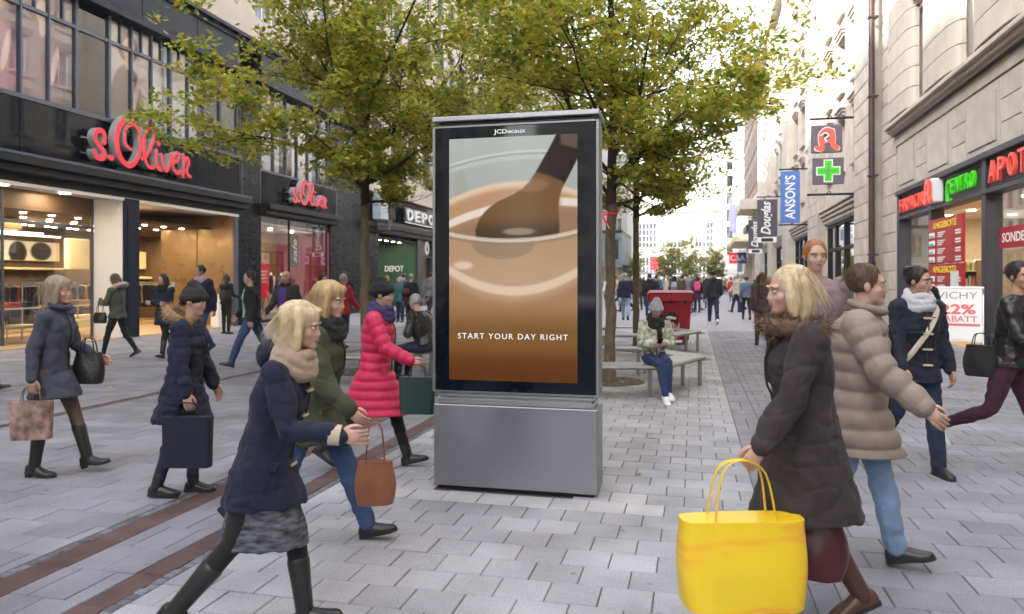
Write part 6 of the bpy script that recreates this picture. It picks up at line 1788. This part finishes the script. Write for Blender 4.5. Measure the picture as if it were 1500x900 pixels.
p = make_person('pale blonde woman in a long dark brown coat with brown fur collar carrying bags', (.50, 3.62), 192, 1.61, legs=((14, 6, 2), (-12, 18, 2)), arms=(('a', 20, 9, 12, 2), ('a', -8, 10, 12, 0)), lean=5, res=.0075,
                coat=dict(m=DKBR, hem=.52, flare=.045, e=.016), lower=('tights', fabric('plum', (.06, .025, .028))), shoes=('boot', mat('brown_boot', (.08, .035, .025), .4)), hair=('bob', H_PALE), extras=(('fur_collar', m_furb), 'grip'))
YEL = mat('yellow_bag', (.80, .56, .02), .4, var=.05, bump=.5, bump_scale=7)
_n, _l = YEL.node_tree.nodes, YEL.node_tree.links
_g = _n.new('ShaderNodeTexCoord'); _w = _n.new('ShaderNodeTexNoise'); _w.inputs['Scale'].default_value = 3.2; _mp = _n.new('ShaderNodeMapping'); _mp.inputs['Scale'].default_value = (.7, .7, 2.6)
_l.new(_g.outputs['Object'], _mp.inputs[0]); _l.new(_mp.outputs[0], _w.inputs['Vector'])
_r = _n.new('ShaderNodeValToRGB'); _r.color_ramp.interpolation = 'EASE'
for _k, (_p, _c) in enumerate(((.0, (.80, .58, .02)), (.55, (.80, .55, .02)), (.63, (.80, .42, .03)), (.70, (.84, .64, .22)))):
    _e = _r.color_ramp.elements[_k] if _k < 2 else _r.color_ramp.elements.new(_p); _e.position = _p; _e.color = (*_c, 1)
_l.new(_w.outputs['Fac'], _r.inputs[0]); _l.new(_r.outputs[0], _n['Principled BSDF'].inputs['Base Color'])
shopping_bag('big bright yellow shopping bag with an orange print at the bottom edge of the view', p['hand_l'] + V3(-.05, -.03, .0), .54, .24, .36, rad(16), YEL, .24, soft=.28)
shopping_bag('dark maroon leather bag hanging under the long dark brown coat', p['hand_r'] + V3(.08, -.17, .0), .36, .18, .28, rad(-14), mat('maroon_leather', (.075, .012, .018), .3, var=.15), .24, 'handbag', soft=1)
p = make_person('dark haired man in a taupe quilted jacket and light blue jeans', (.88, 4.5), -14, 1.63, False, legs=((17, 6, 3), (-12, 18, 3)), arms=(('a', -12, 12, 20, 0), ('a', 26, 16, 22, 0)), lean=3, head=(6, 0), res=.0078,
                coat=dict(m=TAUPE, hem=.66, flare=.02, e=.03, puff=.022, pitch=.105, collar=1, name='jacket'), lower=('jeans', DENL), shoes=('shoe', m_black), hair=('short', H_BROWN), extras=(('cuffs', fabric('glove', (.09, .035, .03))),))
p = make_person('dark haired woman in a black duffle coat with a pale grey scarf and cream strap', (1.80, 6.85), -72, 1.66, legs=((12, 4, 2), (-16, 24, 2)), arms=(('a', 4, 8, 14, 0), ('a', 8, 8, 20, 0)), lean=2, head=(28, 3), res=.0085, skin=m_skin2,
                coat=dict(m=NAVY2, hem=.76, flare=.02, e=.014, hood=1), lower=('jeans', DEND), shoes=('shoe', m_black), hair=('bun', H_BLACK), extras=(('scarf', WSC), ('toggles', CREAM), ('strap', CREAM, -1)))
p = make_person('person in a black leather jacket, maroon trousers and white trainers at the right edge', (2.57, 7.05), -35, 1.70, legs=((16, 6, 2), (-16, 48, 2)), arms=(('a', -8, 9, 24, 0), ('a', 14, 9, 42, 8)), lean=4, head=(-30, 0), res=.0085, skin=m_skin2,
                coat=dict(m=LEATH, hem=.84, flare=.01, e=.004, name='jacket', open=PALEB), lower=('skinny', MARO), shoes=('shoe', (mat('white_trainer', (.75, .75, .75), .5),)), hair=('short', H_BLACK))
shopping_bag('soft black shoulder bag behind the black leather jacket', p['hip'] + V3(-.22, .0, .22), .25, .14, .26, rad(-35), BLK, .10, 'handbag', soft=1)
p = make_person('tall auburn haired person standing behind the long dark brown coat', (.98, 6.6), -95, 1.86, False, legs=((2, 1, 2), (-2, 2, 2)), lean=0, res=.011, detail=1, head=(12, 4),
                coat=dict(m=fabric('dusty_mauve', (.22, .15, .16)), hem=.8, e=.01, name='jacket'), lower=('jeans', DEN), hair=('short', H_AUB))
p = make_person('woman with a dark bun and black jacket looking into the pharmacy window', (4.25, 15.6), 50, 1.68, legs=((3, 2, 2), (-3, 3, 2)), lean=2, res=.012, detail=1, coat=dict(m=BLK, hem=.8, e=.008, name='jacket'), lower=('jeans', DEND), hair=('bun', H_BLACK), extras=(('fur_collar', m_furc),))

make_person('walker in teal trousers stepping in at the left edge of the view', (-9.95, 8.5), 14, 1.70, legs=((26, 6, 2), (-22, 24, 2)), lean=3, res=.011, detail=1, coat=dict(m=BLK, hem=.8, e=.012, name='jacket'), lower=('jeans', fabric('teal_dark', (.015, .05, .07))), shoes=('shoe', m_black), hair=('short', H_BROWN))
t = empty('barrier_tape', (-1.36, 11.62, 2.52), 0, 'torn red and white tape tied round the tree trunk right of the kiosk', 'tape')
MB().tube([(-.02, -.02, .10), (.03, -.06, .0), (.09, -.09, -.09)], .022, 6, flat=.2).build('tape_end', m_red, t); MB().tube([(.09, -.09, -.09), (.12, -.10, -.15)], .022, 6, flat=.2).build('tape_tip', m_wht, t)
MB().tube([(.09 + .13 * math.cos(g), .13 + .13 * math.sin(g), .1 + .01 * math.sin(2 * g)) for g in [2 * math.pi * i / 16 for i in range(17)]], .012, 6).build('tape_loop', m_red, t)
# ---- sitting on the benches
p = make_person('young woman with grey beanie, black scarf and camouflage jacket sitting on the bench', (-.52, 10.35), -72, 1.60, legs=((86, 84, 1), (80, 62, -9)), arms=(('ik', (.30, .05, .80)), ('ik', (.30, -.05, .80))), lean=10, head=(4, 22), res=.009, seat=.46, foot_pitch=(0, -18),
                coat=dict(m=CAMO, hem=.9, e=.012, name='jacket', hood=1), lower=('skinny', fabric('denim_deep', (.015, .035, .105))), shoes=('shoe', (mat('white_trainer', (.75, .75, .75), .5),)), hair=('beanie', fabric('grey_knit', (.28, .29, .32), .9, .4, .15, .8, 120)), extras=(('scarf', BLK, .28),))
t = empty('phone', p['hand_l'] + V3(-.0, -.06, .03), 0, 'small dark phone held by the young woman on the bench', 'phone'); t.rotation_euler = (rad(50), 0, rad(18))
MB().box(-.035, .035, -.005, .005, -.07, .07, .004).build('phone_body', m_black, t); MB().box(-.031, .031, -.0065, -.0052, -.062, .062).build('screen', m_bezel, t)
p = make_person('person in a black leather jacket sitting with back turned, half hidden by the kiosk', (-4.05, 11.1), 165, 1.74, False, legs=((84, 84, 6), (84, 80, 6)), arms=(('ik', (.30, .10, .75)), ('ik', (.30, -.10, .75))), lean=16, head=(0, 10), res=.011, detail=1, seat=.46,
                coat=dict(m=LEATH, hem=.9, e=.018, name='jacket'), lower=('jeans', DEND), hair=('short', H_GREY))

# ---- the middle distance on the left
M = dict(res=.012, detail=1)
p = make_person('woman in a green parka with cream fur hood reading her phone by the white reveal', (-11.36, 12.95), 192, 1.66, legs=((20, 8, 2), (-14, 20, 2)), arms=(('ik', (.32, .06, 1.16)), ('ik', (.30, -.08, 1.12))), lean=3, head=(6, 22), coat=dict(m=fabric('parka_green', (.075, .075, .055)), hem=.78, e=.018), lower=('skinny', BLK), shoes=('shoe', m_black), hair=('bob', H_BROWN), extras=(('fur_hood', m_furc),), **M)
shopping_bag('small black handbag hanging from the arm of the green parka', p['hand_l'] + V3(.02, 0, -.02), .26, .12, .22, rad(10), LEATH, .2, 'handbag', soft=1)
t = empty('phone', p['hand_r'] + V3(-.03, 0, .05), rad(20), 'tiny phone in the hands of the green parka', 'phone'); MB().box(-.035, .035, -.005, .005, -.07, .07, .003).build('phone_body', m_black, t)
make_person('woman in a navy parka with folded arms and dark scarf at the store entrance', (-10.45, 13.2), -88, 1.66, legs=((16, 4, 1), (-20, 30, 1)), arms=(('ik', (.24, -.10, 1.15)), ('ik', (.26, .08, 1.12))), lean=3, head=(-12, 8), coat=dict(m=NAVY, hem=.66, e=.018, flare=.02), lower=('skinny', BLK), shoes=('boot', m_black), hair=('bob', H_BLACK), extras=(('fur_hood', m_furc), ('scarf', BLK)), **M)
make_person('tall man in a navy windbreaker with pink scarf and jeans before the bronze panels', (-10.2, 14.05), -100, 1.84, False, legs=((14, 4, 2), (-14, 22, 2)), lean=2, head=(-25, 0), coat=dict(m=NAVY, hem=.80, e=.022, name='jacket', collar=1), lower=('jeans', DEN), shoes=('shoe', m_black), hair=('short', H_BLACK), extras=(('scarf', fabric('pink_grey', (.42, .26, .30))),), **M)
p = make_person('long haired woman all in black seen from behind by the white plinth', (-13.2, 19.3), 78, 1.70, legs=((3, 1, 5), (-3, 2, 5)), arms=(('a', 10, 10, 70, 10), ('a', 10, 10, 70, 10)), lean=0, coat=dict(m=BLK, hem=.86, e=.012, name='jacket'), lower=('skinny', BLK), hair=('long', H_BLACK), **M)
shopping_bag('black bag with white squiggle print on the back of the long haired woman in black', p['back'] + V3(.1, -.02, .18), .42, .16, .30, rad(-12), BLK, .12, 'handbag', soft=1)
make_person('man in a mint green top under an open dark jacket walking in jeans', (-7.72, 12.05), 205, 1.72, False, legs=((26, 6, 3), (-22, 12, 3)), arms=(('a', -16, 10, 22, 0), ('a', 18, 10, 24, 0)), lean=2, head=(20, 4), coat=dict(m=BLK, hem=.86, e=.014, name='jacket', open=GREEN, open_w=.11), lower=('jeans', DEN), shoes=('shoe', m_black), hair=('short', H_BLACK), **M)
make_person('bald man in a purple jumper under an open grey jacket', (-7.75, 13.3), -95, 1.72, False, legs=((12, 4, 3), (-12, 16, 3)), lean=1, coat=dict(m=fabric('charcoal', (.04, .038, .042)), hem=.84, e=.018, name='jacket', open=PURP, open_w=.085, collar=1), lower=('jeans', DEND), hair=('bald', H_GREY), **M)
make_person('dark haired woman in a brown fur collared coat behind the purple jumper', (-7.55, 14.4), -60, 1.66, legs=((10, 4, 2), (-10, 16, 2)), lean=2, head=(30, 6), coat=dict(m=fabric('umber', (.05, .04, .035)), hem=.7, e=.012), lower=('skinny', BLK), hair=('long', H_BLACK), extras=(('fur_collar', m_furb),), **M)
make_person('grey haired walker in a red jacket seen from behind', (-7.6, 15.4), 80, 1.66, legs=((14, 4, 2), (-14, 22, 2)), lean=2, coat=dict(m=REDJ, hem=.8, e=.02, name='jacket', hood=1), lower=('jeans', DEND), hair=('short', H_GREY), **M)
make_person('man with dark sunglasses before the black tiled pier', (-9.9, 20.2), -85, 1.76, False, legs=((10, 4, 2), (-10, 16, 2)), lean=1, coat=dict(m=BLK, hem=.84, e=.012, name='jacket'), lower=('jeans', DEND), hair=('short', H_BLACK), extras=(('glasses', m_black),), **M)
# ---- the group in front of the green entrance
G_ = dict(res=.014, detail=0, hands=True)
make_person('fair haired child-sized woman in dark jacket at the green entrance', (-13.0, 30.5), 20, 1.70, legs=((4, 2, 2), (-4, 3, 2)), coat=dict(m=NAVY2, hem=.8, e=.01, name='jacket'), lower=('jeans', DENL), hair=('bob', H_AUB), **G_)
make_person('grey haired man in a black overcoat at the green entrance', (-12.0, 30.2), 175, 1.78, False, legs=((3, 2, 2), (-3, 2, 2)), coat=dict(m=BLK, hem=.7, e=.016), lower=('jeans', BLK), hair=('short', H_GREY), **G_)
p = make_person('woman in a long navy coat wearing a dark backpack, back turned', (-9.1, 23.4), 85, 1.72, legs=((3, 1, 2), (-3, 2, 2)), coat=dict(m=NAVY, hem=.66, e=.016), lower=('skinny', BLK), hair=('short', H_ASH), **G_)
def backpack(label, p, hd, m, m2):
    t = empty('backpack', p, rad(hd), label, 'backpack')
    b = MB(); b.ell((-.07, 0, 0), (.10, .16, .23)); b.box(-.12, .02, -.14, .14, -.22, .12, .04); me = remeshed(b, 'pack', m, .014, 2, .006, 14); link('pack', me, t)
    b = MB(); b.box(-.19, -.12, -.11, .11, -.18, .0, .03); b.build('front_pocket', m2, t)
    for s in (-1, 1): MB().tube(smooth_line([V3(.02, s * .09, .18), V3(.11, s * .11, .22), V3(.26, s * .12, .12), V3(.27, s * .12, -.06)], 4), .018, 6).build('strap', m2, t, 60)
backpack('dark backpack with reddish pocket on the long navy coat', p['back'] + V3(0, -.02, .04), 85, BLK, fabric('pack_red', (.12, .02, .03)))
make_person('woman with black hair in a pale blue jacket next to the navy coat', (-8.4, 24.2), 200, 1.68, legs=((6, 2, 2), (-6, 8, 2)), coat=dict(m=fabric('steel_blue', (.10, .14, .20)), hem=.8, e=.012, name='jacket'), lower=('jeans', DEND), hair=('bob', H_BLACK), **G_)
make_person('person in a plum coat beside the kiosk edge in the entrance group', (-8.35, 25.4), 185, 1.66, legs=((4, 2, 2), (-4, 4, 2)), coat=dict(m=fabric('plum_coat', (.07, .03, .09)), hem=.72, e=.012), lower=('skinny', BLK), hair=('bob', H_BROWN), **G_)

# ---- walkers on the right, middle distance
make_person('long haired woman in a short purple-brown puffer walking away in tall dark boots', (1.62, 18.9), 92, 1.72, legs=((10, 3, 2), (-12, 12, 2)), lean=1, res=.012, detail=1, coat=dict(m=fabric('mauve_brown', (.085, .055, .065)), hem=.80, e=.028, puff=.014, pitch=.09, name='jacket'), lower=('skinny', fabric('tan_legging', (.20, .15, .11))), shoes=('boot', mat('dark_boot', (.03, .022, .018), .5)), hair=('long', H_BROWN))
p = make_person('man in a hooded black jacket walking away along the pale slab band', (.70, 27.6), 92, 1.86, False, legs=((12, 4, 2), (-14, 22, 2)), lean=1, res=.014, detail=0, coat=dict(m=fabric('ink', (.012, .014, .022)), hem=.82, e=.03, name='jacket', hood=1), lower=('jeans', DEND), shoes=('shoe', (mat('white_trainer', (.75, .75, .75), .5),)), hair=('short', H_BLACK))
p = make_person('woman in a denim jacket carrying a dark blue bag, walking away', (2.05, 31), 92, 1.68, legs=((12, 4, 2), (-12, 22, 2)), res=.015, detail=0, coat=dict(m=fabric('denim_jacket', (.09, .13, .20)), hem=.84, e=.014, name='jacket'), lower=('skinny', BLK), hair=('short', H_BROWN))
shopping_bag('dark blue carrier bag of the woman in the denim jacket', p['hand_l'], .34, .12, .42, rad(60), fabric('bag_blue', (.02, .035, .10), .5), .1)
make_person('woman in a black top with grey waist bag and pink socks, walking away', (2.35, 28.9), 92, 1.70, legs=((12, 4, 2), (-12, 30, 2)), res=.015, detail=0, coat=dict(m=fabric('wine_black', (.02, .012, .016)), hem=.84, e=.012, name='jacket'), lower=('skinny', BLK), shoes=('ankle_boot', fabric('hot_pink', (.6, .05, .16))), hair=('bob', H_BROWN))
make_person('woman with a pink top under dark jacket right of the waist bag', (2.75, 29.3), 100, 1.66, legs=((10, 4, 2), (-10, 18, 2)), res=.015, detail=0, coat=dict(m=fabric('rose', (.30, .06, .12)), hem=.84, e=.012, name='jacket'), lower=('skinny', fabric('brown_legging', (.06, .05, .045))), hair=('bob', H_AUB))

# ---- the far crowd: a few posed walkers, copied with their own clothes
protos = []
PZ = dict(res=.022, detail=0, hands=False)
specs = [dict(legs=((16, 4, 2), (-14, 24, 2)), coat=dict(m=BLK, hem=.80, e=.024, name='jacket'), lower=('jeans', DEND), hair=('short', H_BROWN), female=False, H=1.78),
         dict(legs=((12, 4, 2), (-14, 20, 2)), coat=dict(m=NAVY, hem=.60, e=.018, flare=.04), lower=('skinny', BLK), hair=('long', H_BROWN), H=1.68),
         dict(legs=((3, 2, 2), (-3, 2, 2)), coat=dict(m=OLIVE, hem=.74, e=.02), lower=('jeans', DEN), hair=('bob', H_BLOND), H=1.66),
         dict(legs=((18, 6, 2), (-18, 26, 2)), coat=dict(m=GREYB, hem=.82, e=.02, name='jacket', hood=1), lower=('jeans', DEN), hair=('short', H_BLACK), female=False, H=1.80),
         dict(legs=((14, 3, 2), (-10, 16, 2)), coat=dict(m=TAUPE, hem=.55, e=.016, flare=.05), lower=('tights', BLK), hair=('bun', H_BROWN), H=1.64)]
for i, s in enumerate(specs): protos.append((make_person('x', (300 + i, -150), 0, **s, **PZ)['root'], s))
tops = [('black', BLK), ('navy', NAVY), ('grey', fabric('mid_grey', (.16, .16, .17))), ('brown', fabric('mid_brown', (.10, .065, .045))), ('olive', OLIVE), ('red', REDJ), ('beige', CREAM), ('denim blue', DEN), ('white', fabric('white', (.6, .6, .6))), ('maroon', MARO), ('teal', fabric('teal', (.03, .12, .14))), ('pink', fabric('pink_c', (.55, .16, .25))), ('mustard', fabric('mustard', (.35, .22, .04))), ('lilac', fabric('lilac', (.28, .22, .4)))]
lows = [('black trousers', BLK), ('dark jeans', DEND), ('blue jeans', DEN), ('pale jeans', DENL)]
hairs = [('dark hair', H_BLACK), ('brown hair', H_BROWN), ('fair hair', H_BLOND), ('grey hair', H_GREY)]
cr = random.Random(21); used = set(); placed = []
spots = [(-9.9, 27.5, 80, 3, 'grey'), (-10.6, 26.2, -90, 2, 'teal'), (-11.3, 28.4, 170, 0, 'denim blue'), (-7.9, 27.6, 90, 1, 'maroon'), (-8.9, 29.2, 10, 4, 'black'), (-10.2, 31.5, 95, 0, 'brown'), (-7.2, 24.6, -80, 3, 'navy'), (-9.5, 34, 90, 1, 'grey'), (-8.3, 32.5, -95, 2, 'beige'), (-2.55, 29.5, 90, 0, 'navy'), (-1.75, 31.5, 90, 3, 'black'), (-.85, 36, 90, 2, 'olive'), (-.3, 38, 95, 0, 'grey'), (.2, 37, 88, 1, 'maroon'), (.0, 41, -85, 3, 'denim blue'), (.8, 42, -90, 0, 'black'), (2.6, 44, 90, 1, 'brown')]
while len(spots) < 145:
    y = cr.uniform(34, 104); x = cr.uniform(-7.5, 4.0) if cr.random() < .75 else cr.uniform(-15, -7.5)
    if all((x - a[0]) ** 2 + (y - a[1]) ** 2 > .8 for a in spots): spots.append((x, y, cr.choice((90, 90, -90, -90, 180, 0)) + cr.uniform(-20, 20), cr.randrange(5), None))
first = {}
for x, y, hd, ip, topn in spots:
    root, s = protos[ip]
    for _ in range(200):
        tn, tm = cr.choice(tops) if not topn else [q for q in tops if q[0] == topn][0]; ln, lm_ = cr.choice(lows); hn, hmm = cr.choice(hairs)
        if (tn, ln, hn) not in used: break
    used.add((tn, ln, hn))
    cn = s['coat'].get('name', 'coat')
    o = dup_tree(root, None, {cn: tm, 'trousers': lm_, 'tights': lm_, 'hair': hmm})
    o.location = (x, y, 0); o.rotation_euler = (0, 0, rad(hd)); k = cr.uniform(.95, 1.04); o.scale = (k, k, k)
    way = 'walking away' if 45 < hd < 135 else ('coming nearer' if -135 < hd < -45 else 'crossing the street')
    tag(o, 'far-off pedestrian %s in %s %s and %s with %s' % (way, tn, cn, ln, hn), 'person', 'shoppers far down the street')
def drop(o):
    for c in list(o.children): drop(c)
    bpy.data.objects.remove(o)
for root, s in protos: drop(root)
backpack('grey backpack on the olive coated pedestrian beyond the litter container', V3(-.85, 35.85, 1.25), 90, fabric('pack_grey', (.3, .32, .34)), fabric('mid_grey', (.16, .16, .17)))
backpack('bright pink backpack on a far pedestrian in maroon', V3(.2, 36.85, 1.25), 88, fabric('pack_pink', (.7, .08, .22)), fabric('pack_pink', (.7, .08, .22)))
# ------------------------------------------------------------------ air: the far end of the street fades to white
hz_m = bpy.data.materials.new('haze_air'); hz_m.use_nodes = True
_N, _L = hz_m.node_tree.nodes, hz_m.node_tree.links
_N.remove(_N['Principled BSDF'])
pv = _N.new('ShaderNodeVolumePrincipled'); pv.inputs['Color'].default_value = (.96, .97, 1, 1); pv.inputs['Density'].default_value = .0004; pv.inputs['Anisotropy'].default_value = .3
_L.new(pv.outputs[0], _N['Material Output'].inputs['Volume'])
tag(MB().box(-610, 610, -210, 1510, -2.2, 34).build('haze', hz_m), kind='stuff')
SC.cycles.volume_bounces = 1
